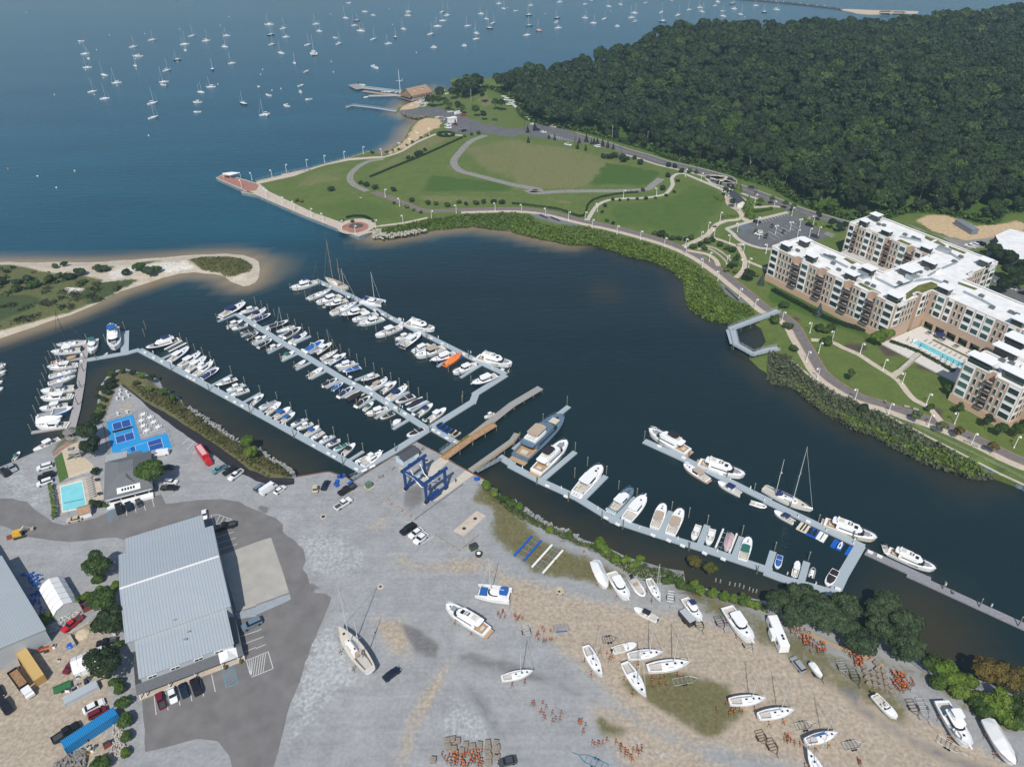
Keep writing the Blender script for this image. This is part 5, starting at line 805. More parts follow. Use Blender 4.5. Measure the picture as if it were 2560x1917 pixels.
# round white tables with chairs, high tables
for i, s in enumerate(('x1 1310,215', 'x1 1500,300', 'x1 1260,390', 'x1 1600,430', 'x1 1310,535', 'x1 1720,565', 'x1 1405,665')):
    t = thing('round_table', 'round white table ringed by white chairs, %s by the courts' % ('topmost', 'second from the top', 'upper left one', 'middle right one', 'middle left one', 'lowest right one', 'lowest left one')[i], 'table', g1(s), 0, 'round tables beside the courts'); part('tabletop', 'rt', lambda: MB().cyl((0, 0, .72), .85, .06, 16), WHITE, t); part('pedestal', 'rp', lambda: MB().cyl((0, 0, 0), .12, .72, 6), WHITE, t)
    for k in range(8): a = k*PI/4+.2*i; c = thing('white_chair', 'white plastic chair at the %s round table by the courts' % ('topmost', 'second', 'upper left', 'middle right', 'middle left', 'lowest right', 'lowest left')[i], 'chair', g1(s)+Vector((1.15*math.cos(a), 1.15*math.sin(a), 0)), a-PI/2, 'chairs at the %s round table' % nth(i)); part('seat', 'wcs', lambda: MB().box((0, 0, .43), (.42, .42, .05)), WHITE, c); part('backrest', 'wcb', lambda: MB().box((0, .2, .68), (.42, .05, .45)), WHITE, c); part('legs', 'wcl', lambda: MB().box((-.17, -.17, .2), (.05, .05, .4)).box((.17, -.17, .2), (.05, .05, .4)).box((-.17, .17, .2), (.05, .05, .4)).box((.17, .17, .2), (.05, .05, .4)), WHITE, c)
for i, s in enumerate(('c9 1040,65', 'c9 1095,80', 'c9 1035,100', 'c9 1012,135', 'c9 1065,135', 'c9 1112,110', 'c9 1020,265', 'c9 1100,250')): t = thing('high_table', 'white cloth covered high table, %s counting from the terrace point' % nth(i), 'table', g1(s), 0, 'high tables on the terrace'); part('tabletop', 'ht', lambda: MB().cyl((0, 0, 1.05), .42, .05, 12), WHITE, t); part('cloth', 'hc', lambda: MB().tube([(0, 0, 0), (0, 0, .5), (0, 0, 1.05)], .3, 10, .2), WHITE, t)
sheet('mulch_bed', densify(P2('c9 1050,-5 1090,30 1250,150 1500,290 1750,450 2000,620 2150,740 c10 0,755 100,805 330,812 330,862 250,875 100,862 c9 2208,835 1950,692 1760,552 1530,392 1330,242 1180,112 1060,20'), 3, .2), 2.03, M('black mulch', (.018,.016,.020), .95, .3, 2))
fence('black mesh fence along the mulch bed', 'c9 1060,10 1180,105 1330,235 1530,385 1760,545 1950,685 2208,830 c10 330,850', 1.1, DARK)
# boathouse on piles, white beach hut, pavilion
def boathouse():
    O = Vector((-78.5, 674, 0)); t = thing('boathouse', 'brown shingled boathouse standing on piles at the harbour', 'boathouse', (O.x, O.y, 0), rad(42)); gable(t, -10, 10, -7.5, 7.5, 5.6, 9.6, 0, BROWNR, M('grey shingle wall', (.22,.20,.18), .9), .8, z0=2.2); MB().box((0, 0, 2.0), (25, 20, .4)).build('deck', WOODP, t)
    MB().add([(-10.9, -10, 4.4), (10.9, -10, 4.4), (10.9, -7, 5.8), (-10.9, -7, 5.8)], [(0, 1, 2, 3), (3, 2, 1, 0)]).add([(-13.4, -9, 4.3), (-13.4, 7.5, 4.3), (-9.8, 7.5, 5.8), (-9.8, -7.5, 5.8)], [(3, 2, 1, 0), (0, 1, 2, 3)]).build('veranda_roof', BROWNR, t); mb = MB(); [mb.cyl((x, y, -2), .18, 4, 6) for x in np.arange(-12, 13, 3) for y in (-9, -4, 1, 6, 9)]; mb.build('pile', BARK, t); mb = MB(); [mb.box((x, -9.8, 3.3), (.2, .2, 2.2)) for x in np.arange(-10, 11, 2.5)]; mb.box((0, -9.9, 3.0), (22, .1, .15)); mb.build('veranda_post', WHITE, t)
    for x in (-4, 4): d = MB().box((x, -3.4, 8.1), (2, 1.6, 1.2)).build('dormer', WHITE, t); MB().add([(x-1.2, -4.4, 8.6), (x+1.2, -4.4, 8.6), (x, -4.4, 9.5), (x-1.2, -2, 8.6), (x+1.2, -2, 8.6), (x, -2, 9.5)], [(0, 2, 5, 3), (1, 4, 5, 2), (0, 1, 2)]).build('dormer_roof', BROWNR, d)
    w = MB(); [w.box((-10.06, y, 4), (.1, 1.4, 1.4)) for y in (-5, -2, 1, 4)]; [w.box((x, -7.56, 4), (1.4, .1, 1.4)) for x in (-8, -5, -2, 1, 4, 7)]; w.build('window', WHITE, t)
boathouse()
t = thing('beach_hut', 'flat roofed white hut at the head of the beach', 'hut', (-43.2, 595, 2), rad(35)); MB().box((0, 0, 1.7), (6.5, 3.6, 3.4)).build('wall', WHITE, t); MB().box((0, 0, 3.5), (7, 4.1, .25)).build('roof', M('white canopy', (0, 0, 0)), t); MB().box((1.5, -1.83, 1.1), (1.2, .08, 2.1)).box((3.27, 0, 1.1), (.08, 1.2, 2.1)).build('door', DARK, t)
t = thing('pavilion', 'small white park pavilion with a dark roof', 'pavilion', (133.6, 423.4, 2.1), math.atan2(-14.3, 1.6)); gable(t, -7, 7, -2.1, 2.1, 3.3, 4.5, 0, M('slate roof', (.05,.055,.065), .8, .15, 2), WHITE, .7); mb = MB(); [mb.box((x, y, 1.6), (.28, .28, 3.2)) for x in np.linspace(-7.4, 7.4, 6) for y in (-2.6, 2.6)]; mb.build('column', WHITE, t); mb = MB(); [mb.box((x, -2.14, 1.6), (1.4, .08, 2.2)) for x in (-5, -2, 1, 4)]; mb.build('opening', DARK, t)
t = thing('entrance_sign', 'low sign wall at the car park entrance', 'sign', g1('zj 975,490'), .8); MB().box((0, 0, .9), (3.2, .3, 1.7)).build('panel', M('grey sign', (.45,.48,.46), .7), t); MB().box((0, .1, .15), (3.8, .7, .3)).build('base', CONC, t)
# buildings behind the apartments
t = thing('flat_roof_hall', 'white flat roofed hall behind the apartments at the right edge', 'hall', (0, 0, 0)); q = [(p.x, p.y) for p in gp('c8 1960,372 2090,315 2208,345 p 2760,640 2740,760 c8 2208,585 2090,560 1900,475 1990,430', 7)]; MB().prism(q, 2, 7, cap=False).build('wall', M('dark blue cladding', (.05,.065,.09), .6), t); MB().prism(q, 6.7, 6.9).build('roof', ROOFW, t)
t = thing('grey_storage_box', 'long grey storage container on the sandy lot', 'container', (247.0, 381.5, 2), math.atan2(375.3-387.8, 2.2)); MB().box((0, 0, 1.4), (14, 4, 2.8)).build('body', M('blue grey steel', (.17,.20,.25), .5), t); MB().box((0, 0, 2.9), (14.2, 4.2, .15)).build('roof', METAL, t)
for i, (s, w, d, l) in enumerate((('c4 1240,285', 14, 9, 'tan roofed house half hidden in the woods'), ('c4 1370,340', 12, 9, 'white roofed house half hidden in the woods'), ('c4 1890,350', 16, 10, 'pale blue roofed house in a clearing'), ('c4 1985,360', 12, 9, 'white house beside the pale blue roofed one'), ('c4 1160,300', 10, 8, 'low white house among the far trees'))):
    p = g1(s, 32); t = thing('house', l, 'house', (p.x, p.y, hill_at(p.x, p.y)), .4+i); gable(t, -w/2, w/2, -d/2, d/2, 6, 10, 0, (BROWNR, ROOFW, METAL, ROOFW, ROOFW)[i], WHITE)
# ================================================================== DOCKS AND BOATS
DECKM = stripes('grey dock boards', (.365,.425,.465), (.30,.36,.40), 2.2, 0, .12, .85, 0, .15); DECKW = M('weathered dock planks', (.35,.325,.32), .9, .15, 1.2); DECKG = M('grey timber dock', (.235,.235,.255), .9, .15, 1.2); FLOAT = M('dock float', (.16,.17,.165), .9); PILE = M('green grey piling', (.17,.165,.125), .95, .25, 1.5)
STEELR = M('rusty sheet piling', (.16,.07,.045), .9, .3, 2); GALV = M('galvanised rail', (.45,.47,.48), .5, .1, 2, .4); SHEET = stripes('blue grey sheet piling', (.38,.47,.54), (.20,.26,.31), .55, 0, .4, .7, 0, .6)
def strip(P, w, z0, z1, mb):
    P = [Vector(p[:2]) for p in P]; a, b = offset(P, w/2), offset(P, -w/2); n = len(P)
    for i in range(n-1): mb.add([(*b[i], z0), (*b[i+1], z0), (*a[i+1], z0), (*a[i], z0), (*b[i], z1), (*b[i+1], z1), (*a[i+1], z1), (*a[i], z1)], [(4, 5, 6, 7), (0, 1, 5, 4), (2, 3, 7, 6)]+([(3, 0, 4, 7)] if i == 0 else [])+([(1, 2, 6, 5)] if i == n-2 else []))
def dock(name, label, main, w, fingers, fw=1.3, m=None, z=.55, cat='dock'):
    P = gp(main, z); o = P[0]; t = thing(name, label, cat, (0, 0, 0)); d = P[-1]-P[0]
    def seg(nm, A, B, ww, zz):
        c = (A+B)/2; dd = B-A; ob = MB().box((0, 0, -.22), (dd.length, ww, .44)).build(nm, m or DECKM, t, loc=(c.x, c.y, zz)); ob.rotation_euler = (0, 0, math.atan2(dd.y, dd.x)); return ob
    for i, (A, B) in enumerate(zip(P, P[1:])):
        e = (B-A).normalized(); seg('walkway', A-e*(w/2*.0 if i == 0 else w*.42), B, w, z+.004*i)
    for k, f in enumerate(fingers):
        A, B = gp(f, z-.08); seg('finger_pier', A, B, fw, z-.08)
    return t
dock('floating_dock', 'upper floating dock with the ketch and catamaran along it', 'zb 480,410 1100,690 zc 0,105 800,500 1540,870 1960,1070', 2.5, ['zb 735,560 310,735', 'zb 1000,735 600,885', 'zb 1245,830 890,1015', 'zb 1560,1010 1200,1190', 'zc 405,350 80,560', 'zc 740,545 400,745', 'zc 1110,720 785,935', 'zc 1535,905 1185,1125'])
dock('floating_dock', 'middle floating dock crowded with motorboats on both sides', 'za 430,370 1200,860 1700,1150 zd 640,580 1180,850 1820,1260 2160,1480', 2.6, ['za 430,370 95,505', 'za 780,640 510,765', 'za 1000,760 735,915', 'za 1240,910 965,1050', 'za 1500,1045 1205,1185', 'za 1735,1190 1450,1335', 'za 1990,1345 1705,1490', 'za 880,610 1310,480', 'za 1140,760 1540,610', 'za 1400,890 1700,755', 'za 1680,1055 2060,890', 'za 1890,1200 zd 720,215', 'zd 660,610 380,750', 'zd 930,765 645,915', 'zd 1215,935 935,1090', 'zd 1510,1105 1230,1275', 'zd 1820,1290 1535,1460', 'zd 600,450 935,330', 'zd 880,620 1210,490', 'zd 1180,800 1500,640', 'zd 1490,980 1810,820', 'zd 1850,1160 2150,985'])
dock('floating_dock', 'lower floating dock nearest the courts with one row of boats', 'ze 60,370 1180,965 2208,1520 zf 1000,880 2080,1470', 2.7, ['ze 450,525 905,310', 'ze 790,690 1170,480', 'ze 1040,835 1385,665', 'ze 1300,990 1650,805', 'ze 1560,1130 1890,975', 'ze 1850,1280 2150,1115', 'zf 340,460 655,290', 'zf 610,605 890,450', 'zf 870,755 1160,595', 'zf 1150,905 1385,765', 'zf 1390,1030 1630,890', 'zf 1635,1170 1880,1010', 'zf 1880,1312 2130,1155'])
dock('floating_dock', 'short floating dock linking the left dock with the lower dock', 'zg 1490,685 2208,560 ze 60,365', 2.4, ['zg 2150,560 2160,190'], 3.2); dock('timber_dock', 'pale timber dock with boats moored on its left side', 'zg 1500,390 1440,640 1390,1100 1310,1560 c9 610,400', 3.0, ['zg 1440,650 1190,690', 'c9 595,365 270,415', 'zg 1310,1200 1180,1230', 'zg 1260,1490 1080,1530'], 1.4, DECKW)
dock('floating_dock', 'long cross dock leading from the lift basin to the upper dock', 'zf 2080,1470 zh 0,1210 600,870 1180,500 1950,20 zc 1450,1400 1960,1080', 2.8, []); dock('floating_dock', 'short floating dock carrying the blue personal watercraft floats', 'zh 1230,480 1680,735', 2.3, [])
dock('floating_dock', 'lower right floating dock below the big yachts', 'c10 2100,620 2208,690 c11 0,705 260,840 560,975 880,1170 1280,1300 1700,1430 2208,1600 c12 0,1625 c16 160,40 560,150', 2.6, ['c11 15,560 490,190', 'c11 270,815 545,582', 'c11 600,1000 810,790', 'c11 895,1150 1070,978', 'c11 1280,1290 1375,1095', 'c11 1615,1395 1685,1215', 'c11 1920,1485 1985,1315', 'c12 -5,1600 45,1440', 'c12 290,1690 335,1530'], 2.0)
dock('floating_dock', 'outer right floating dock with the flybridge yacht and blue ketch', 'c11 1140,487 1500,650 2208,1000 c12 0,1010 400,1200 830,1405', 2.6, []); dock('floating_dock', 'short cross dock joining the two right docks', 'c12 800,1385 650,1640 c16 570,165', 3.0, []); dock('timber_dock', 'grey timber dock running off to the right', 'c12 845,1440 1370,1680 c16 1240,0 2208,440 p 2700,1630', 2.6, [], 1.3, DECKG)
# travel lift piers: fixed, on piles
def fixed_pier(label, s, w, z, mat, rail=None, trestle=True, name='fixed_pier', zb=-1.5, gap=5.0, cat='pier'):
    P = gp(s, z); t = thing(name, label, cat, (0, 0, 0)); mb = MB(); strip(P, w, z-.35, z, mb); mb.build('deck', mat, t)
    for A, B in zip(P, P[1:]):
        n = max(1, int((B-A).length/gap)); e = (B-A).normalized(); nn = Vector((-e.y, e.x, 0))*w*.42
        for k in range(n+1):
            for sg in (-1, 1): p = A.lerp(B, (k+.02)/n if k < n else .98)+nn*sg; part('pile', 'pile', lambda: MB().tube([(0, 0, -4.2), (0, 0, -.3)], .16, 6), PILE, t).location = p
    if rail is not None:
        rm = MB()
        for sg in rail[1]:
            q = [p+Vector((0, 0, 1.05)) for p in P]; o2 = offset([Vector(p[:2]) for p in P], sg*(w/2-.08))
            for zz in (1.1, .75, .4): rm.tube([(v.x, v.y, z+zz) for v in o2], .045, 4)
            for a, b in zip(o2, o2[1:]):
                n = max(1, int((b-a).length/2));
                for k in range(n+1): v = a.lerp(b, k/n); rm.box((v.x, v.y, z+.55), (.09, .09, 1.1))
        rm.build('railing', rail[0], t)
    return t
YEL = M('yellow railing', (.48,.34,.07), .6); ORG = M('worn orange timber', (.36,.22,.12), .9, .3, 1.5)
fixed_pier('near travel lift pier with orange runway and yellow railing', 'c10 1615,640 1850,470 2060,345', 2.6, 2.3, ORG, (YEL, (1,))); fixed_pier('far travel lift pier with yellow railing', 'c10 1850,745 2208,490 c11 45,425', 2.4, 2.3, WOODP, (YEL, (-1,))); fixed_pier('long grey timber pier beyond the near travel lift pier', 'c10 1860,450 2208,175 c11 245,30', 3.0, 1.7, WOODP);
def gangway(label, s, zs, w=1.6):
    P = [G(p, z) for p, z in zip(px(s), zs)]; t = thing('gangway', label, 'gangway', (0, 0, 0)); A, B = P; e = (B-A).normalized(); n = Vector((-e.y, e.x, 0)).normalized()*w/2; MB().add([A-n, B-n, B+n, A+n, A-n-Vector((0, 0, .15)), B-n-Vector((0, 0, .15)), B+n-Vector((0, 0, .15)), A+n-Vector((0, 0, .15))], [(0, 1, 2, 3), (7, 6, 5, 4), (0, 4, 5, 1), (2, 6, 7, 3)]).build('deck', METAL, t); k = max(4, int((B-A).length/1.2))
    for sg in (-1, 1):
        mb = MB(); mb.tube([A+n*sg+Vector((0, 0, 1.1)), B+n*sg+Vector((0, 0, 1.1))], .06, 4)
        for i in range(k): p, q = A.lerp(B, i/k)+n*sg, A.lerp(B, (i+1)/k)+n*sg; mb.tube([p+Vector((0, 0, 0)), q+Vector((0, 0, 1.1))] if i % 2 else [p+Vector((0, 0, 1.1)), q], .045, 4)
        mb.build('truss', GALV, t)
gangway('metal truss gangway to the lower dock by the blue rubbish carts', 'c10 825,815 985,735', (2.1, .7)); gangway('metal truss gangway beside the near travel lift pier', 'zh 1400,910 1660,720', (2.1, .7)); gangway('metal truss gangway beside the far travel lift pier', 'c10 1900,750 2110,640', (2.1, .7), 1.8)
# sheet pile walls along the basin and promenade
def bulkhead(label, s, mat, cap, z=2.0, capw=.5):
    t = thing('bulkhead', label, 'sea wall', (0, 0, 0)); P = gp(s, z); mb = MB()
    for A, B in zip(P, P[1:]):
        e = (B-A).normalized(); n = Vector((e.y, -e.x, 0)); k = max(2, int((B-A).length/1.1)); prev = None; pts_ = []
        for i in range(k+1): q = A.lerp(B, i/k); pts_.append(q+n*(.28 if i % 2 else .06))
        for a, b in zip(pts_, pts_[1:]): mb.add([(a.x, a.y, -2), (b.x, b.y, -2), (b.x, b.y, z-.15), (a.x, a.y, z-.15)], [(0, 1, 2, 3), (3, 2, 1, 0)])
    mb.build('sheet_piling', mat, t); cb = MB(); strip(P, capw, z-.2, z+.12, cb); cb.build('cap', cap, t); return t
BLUEW = M('blue grey wall', (.34,.43,.50), .7, .2, .6)
bulkhead('rusty sheet pile wall round the travel lift basin', 'c10 345,800 600,757 642,757 780,802 832,840 1385,497 1590,603', STEELR, STEELR, 2.0, .4); bulkhead('rusty sheet pile wall between the two lift piers', 'c10 1660,655 1870,772 1965,820', STEELR, STEELR, 2.0, .4)
bulkhead('long blue grey sea wall of the promenade pier', 'c1 1932,1500 1865,1535 2130,1652 c5 2080,0 c6 0,22 400,195 885,383 1000,340', BLUEW, SAND, 2.0, .7); bulkhead('blue grey sea wall behind the reeds', 'c8 160,1410 420,1640 c12 530,65 1030,275 1500,515 2005,775 2208,868 p 2760,1340', BLUEW, CONC, 2.1, .8); bulkhead('sea wall along the bay side of the promenade', 'c2 1010,1300 960,1310 800,1362 600,1412 450,1457 222,1502 218,1512 0,1562 c1 2208,1580 1932,1500', BLUEW, CONC, 2.0, .5)
fence('thin railing along the bay side of the promenade', 'c2 960,1306 800,1358 600,1408 450,1453 222,1498 0,1558 c1 2208,1576', 1.1, GALV, 4, name='railing', cat='railing'); fence('thin railing on the long bulkhead', 'c12 1060,270 1500,480 2000,720 2208,830', 1.1, GALV, 4, name='railing', cat='railing'); bulkhead('timber sea wall at the left edge of the yard', 'p -60,1190 c9 0,722 430,537', WOODP, WOODP, 2.0, .6)
# the U shaped boardwalk and the harbour piers
fixed_pier('u shaped grey boardwalk over the cove below the apartments', 'c7 2300,1020 2208,1060 1880,1180 1905,1200 1930,1310 2080,1395 2208,1360 c8 90,1345', 3.0, 2.4, DECKM, (GALV, (-1, 1)), name='boardwalk', cat='boardwalk'); sheet('boardwalk_platform', P2('c7 1845,1185 1935,1190 1968,1315 1880,1305', 2.45), 2.46, DECKM)
fixed_pier('upper harbour pier with white railings reaching to the platform', 'zo 300,270 700,315 1060,360', 3.2, 1.6, DECKM, (WHITE, (1,)), gap=8); fixed_pier('lower harbour pier with white railings in front of the boathouse', 'zo 430,415 940,405 1100,440', 3.2, 1.6, DECKM, (WHITE, (-1,)), gap=8); fixed_pier('square grey platform at the end of the harbour pier', 'zo 150,215 290,290', 9, 1.2, WOODP, gap=12); fixed_pier('brown working float between the harbour piers', 'zo 330,330 620,370 900,390', 3.5, .8, TANW, gap=12); fixed_pier('long thin pale pier below the boathouse', 'zo 40,610 150,575 540,620 900,680', 2.2, 1.3, DECKM, (GALV, (1,)), gap=9)
MB_ = MB(); t = thing('jetty', 'long dark rock jetty running to the far beach', 'jetty', (0, 0, 0)); strip(gp('c4 -900,-60 0,8 330,40 650,78', .8), 9, -1, .8, MB_); MB_.build('rock_bank', M('dark jetty rock', (.06,.06,.06), .95, .4, .3), t); mb = MB(); [mb.ball((p.x+random.uniform(-3, 3), p.y+random.uniform(-3, 3), .9), random.uniform(.8, 1.8), 5, 4, .6) for p in curve([Vector(q) for q in gp('c4 0,8 330,40 650,78', .8)], 9)] ; mb.build('boulders', M('pale jetty rock', (.36,.36,.34), .95, .3, .5), t)
for i, s in enumerate(('c4 970,100 1060,100', 'c4 1085,105 1180,105')): fixed_pier(('brown timber pier on the far beach, left section', 'brown timber pier on the far beach, right section')[i], s, 8, 3.5, M('brown timber', (.16,.08,.06), .9), None, gap=7, name='beach_pier')
# ------------------------------------------------------------------ boats
CV = {'w': ('white', WHITE), 'n': ('navy', M('navy gelcoat', (.012,.025,.085), .25, .1, 1)), 'k': ('black', M('black gelcoat', (.016,.016,.020), .3, .1, 1)), 'b': ('blue', M('bright blue', (.015,.13,.42), .4, .1, 1)), 'c': ('cream', M('cream gelcoat', (.66,.60,.47), .35, .05, 1)), 'g': ('grey', M('grey canvas', (.26,.27,.29), .8, .1, 2)), 't': ('tan', M('tan canvas', (.42,.33,.25), .8, .1, 2)), 'e': ('green', M('green canvas', (.02,.14,.11), .8, .1, 2)), 'o': ('orange', M('orange canvas', (.78,.20,.045), .8, .1, 2)), 's': ('slate blue', M('slate blue gelcoat', (.11,.17,.235), .25, .1, 1)), 'l': ('pale blue', M('pale blue gelcoat', (.50,.64,.68), .3, .05, 1))}
CANV = {'n': M('navy canvas', (0, 0, 0)), 'k': M('black canvas', (.018,.016,.022), .9, .2, 3), 'b': M('blue canvas', (.012,.105,.36), .8, .15, 2)}
cvm = lambda c: CANV.get(c) or CV.get(c, ('', WHITE))[1]
GEL = M('white gelcoat', (.80,.80,.79), .25, .04, 1); SOLE = M('cockpit floor', (.50,.475,.44), .7, .12, 3); TEAK = M('teak decking', (.43,.29,.17), .8, .18, 4, stretch=(1, 8, 1)); TINT = M('tinted boat glass', (.018,.022,.026), .08, .3, 2); MOTOR = M('black outboard cowl', (.02,.022,.028), .3); MOTW = M('white outboard cowl', (.74,.74,.75), .3); STEEL = M('stainless rail', (.62,.63,.64), .25, .05, 2, .8); MASTM = M('mast aluminium', (.66,.68,.68), .35, .05, 2, .3); CUSH = M('cream cushions', (.58,.53,.44), .8, .08, 4)
T_ = np.array([0, .08, .2, .34, .48, .6, .7, .79, .87, .94, 1.0])
def hbm(t, B): return B/2*(.87+.13*math.sin(PI*min(t, .55)/1.1)) if t < .55 else B/2*math.sqrt(max(0, 1-((t-.55)/.45)**2.3))
def hbs(t, B): return B/2*(1-.34*((.42-t)/.42)**2) if t < .42 else B/2*max(0, 1-((t-.42)/.58)**2.1)
def shz(t, a, b): return a+(b-a)*t**1.8
def hull_m(L, B, a, b, hb=hbm, dr=.55, rake=.09):
    mb = MB(); rings = []
    for t in T_:
        h = max(hb(t, B), .02); z = shz(t, a, b); x = -L/2+L*t; xk = x-L*rake*max(0, t-.6)/.4; kz = -dr*(1-max(0, (t-.75)/.25)**2); cz = .05+.35*max(0, t-.5)*b
        rings.append([(x, h, z), (x-.4*(x-xk), h*.88, cz), (xk, 0, kz), (x-.4*(x-xk), -h*.88, cz), (x, -h, z)])
    mb.loft(rings, True, False, closed=False); return mb
def rim_m(L, B, a, b, tc, hb=hbm, crown=.12, t0=.03, well=.72, inset=.82):
    """gunwale and foredeck"""
    mb = MB(); S_ = [t for t in np.linspace(t0, 1, 18)]
    for i in range(len(S_)-1):
        for sg in (-1, 1):
            q = [(-L/2+L*t, sg*hb(t, B)*k, shz(t, a, b)+.03) for t, k in ((S_[i], 1.0), (S_[i+1], 1.0), (S_[i+1], inset if S_[i+1] < tc+.06 else 0), (S_[i], inset if S_[i] < tc+.06 else 0))]
            if S_[i] >= tc: q[2] = (q[2][0], 0, q[2][2]+crown*(1-S_[i+1])/(1-tc)*B*.5); q[3] = (q[3][0], 0, q[3][2]+crown*(1-S_[i])/(1-tc)*B*.5)
            mb.add(q, [(0, 1, 2, 3) if sg < 0 else (3, 2, 1, 0)])
    h = hb(0, B); mb.box((-L/2+.02*L, 0, shz(0, a, b)), (.05*L, 2*h*.98, .08)); return mb
def well_m(L, B, a, b, tc, hb=hbm, depth=.7, inset=.82):
    mb = MB(); S_ = np.linspace(.035, tc+.03, 8); za = shz(.2, a, b)-depth
    P = [(-L/2+L*t, hb(t, B)*inset) for t in S_]; poly = P+[(x, -y) for x, y in reversed(P)]; n = len(poly)
    mb.add([(x, y, za) for x, y in poly], [tuple(reversed(range(n)))]); top = [(x, y, shz((x+L/2)/L, a, b)) for x, y in poly]
    mb.add([(x, y, za) for x, y in poly]+top, [(i, (i+1) % n, n+(i+1) % n, n+i) for i in range(n)]); return mb
def house(mb, x0, x1, hw, z0, z1, rf=.5, rb=.15, ts=.82, n=5, nose=.45):
    """rounded deckhouse: flat back, rounded raked front"""
    def ring(xa, xb, h, z):
        P = [(xa, -h), (xa, h)]; c = xb-h*nose*2
        for k in range(n+1): th = PI/2-PI*k/n; P.append((c+(xb-c)*math.cos(th), h*math.sin(th)))
        return [(x, y, z) for x, y in P]
    H = z1-z0; mb.loft([ring(x0, x1, hw, z0), ring(x0+rb*H, x1-rf*H, hw*ts, z1)], False, True); return mb
def slab(mb, x0, x1, hw, z, th=.12, n=5):
    P = []; c = .35
    for k in range(n+1): th_ = PI/2-PI*k/n; P.append((x1-hw*c+hw*c*math.cos(th_), hw*math.sin(th_)))
    for k in range(n+1): th_ = -PI/2-PI*k/n; P.append((x0+hw*.2+hw*.2*math.cos(th_), hw*math.sin(th_)))
    mb.prism(list(reversed(P)), z, z+th, True, True); return mb
def rail_m(L, B, a, b, hb=hbm, t0=.55, h=.6):
    mb = MB()
    for sg in (-1, 1):
        P = [(-L/2+L*t, sg*hb(t, B)*.95, shz(t, a, b)+h) for t in np.linspace(t0, .985, 9)]; mb.tube(P, .03, 4)
        for p in P[::2]: mb.tube([(p[0], p[1], p[2]-h), p], .025, 4)
    return mb
def motor_m():
    mb = MB(); mb.loft([[(-.35, -.22, .55), (.25, -.22, .5), (.25, .22, .5), (-.35, .22, .55)], [(-.45, -.25, .85), (.28, -.25, .9), (.28, .25, .9), (-.45, .25, .85)], [(-.3, -.18, 1.2), (.15, -.18, 1.22), (.15, .18, 1.22), (-.3, .18, 1.2)]]); mb.box((-.05, 0, .1), (.25, .16, 1.0)); return mb
BT = {}
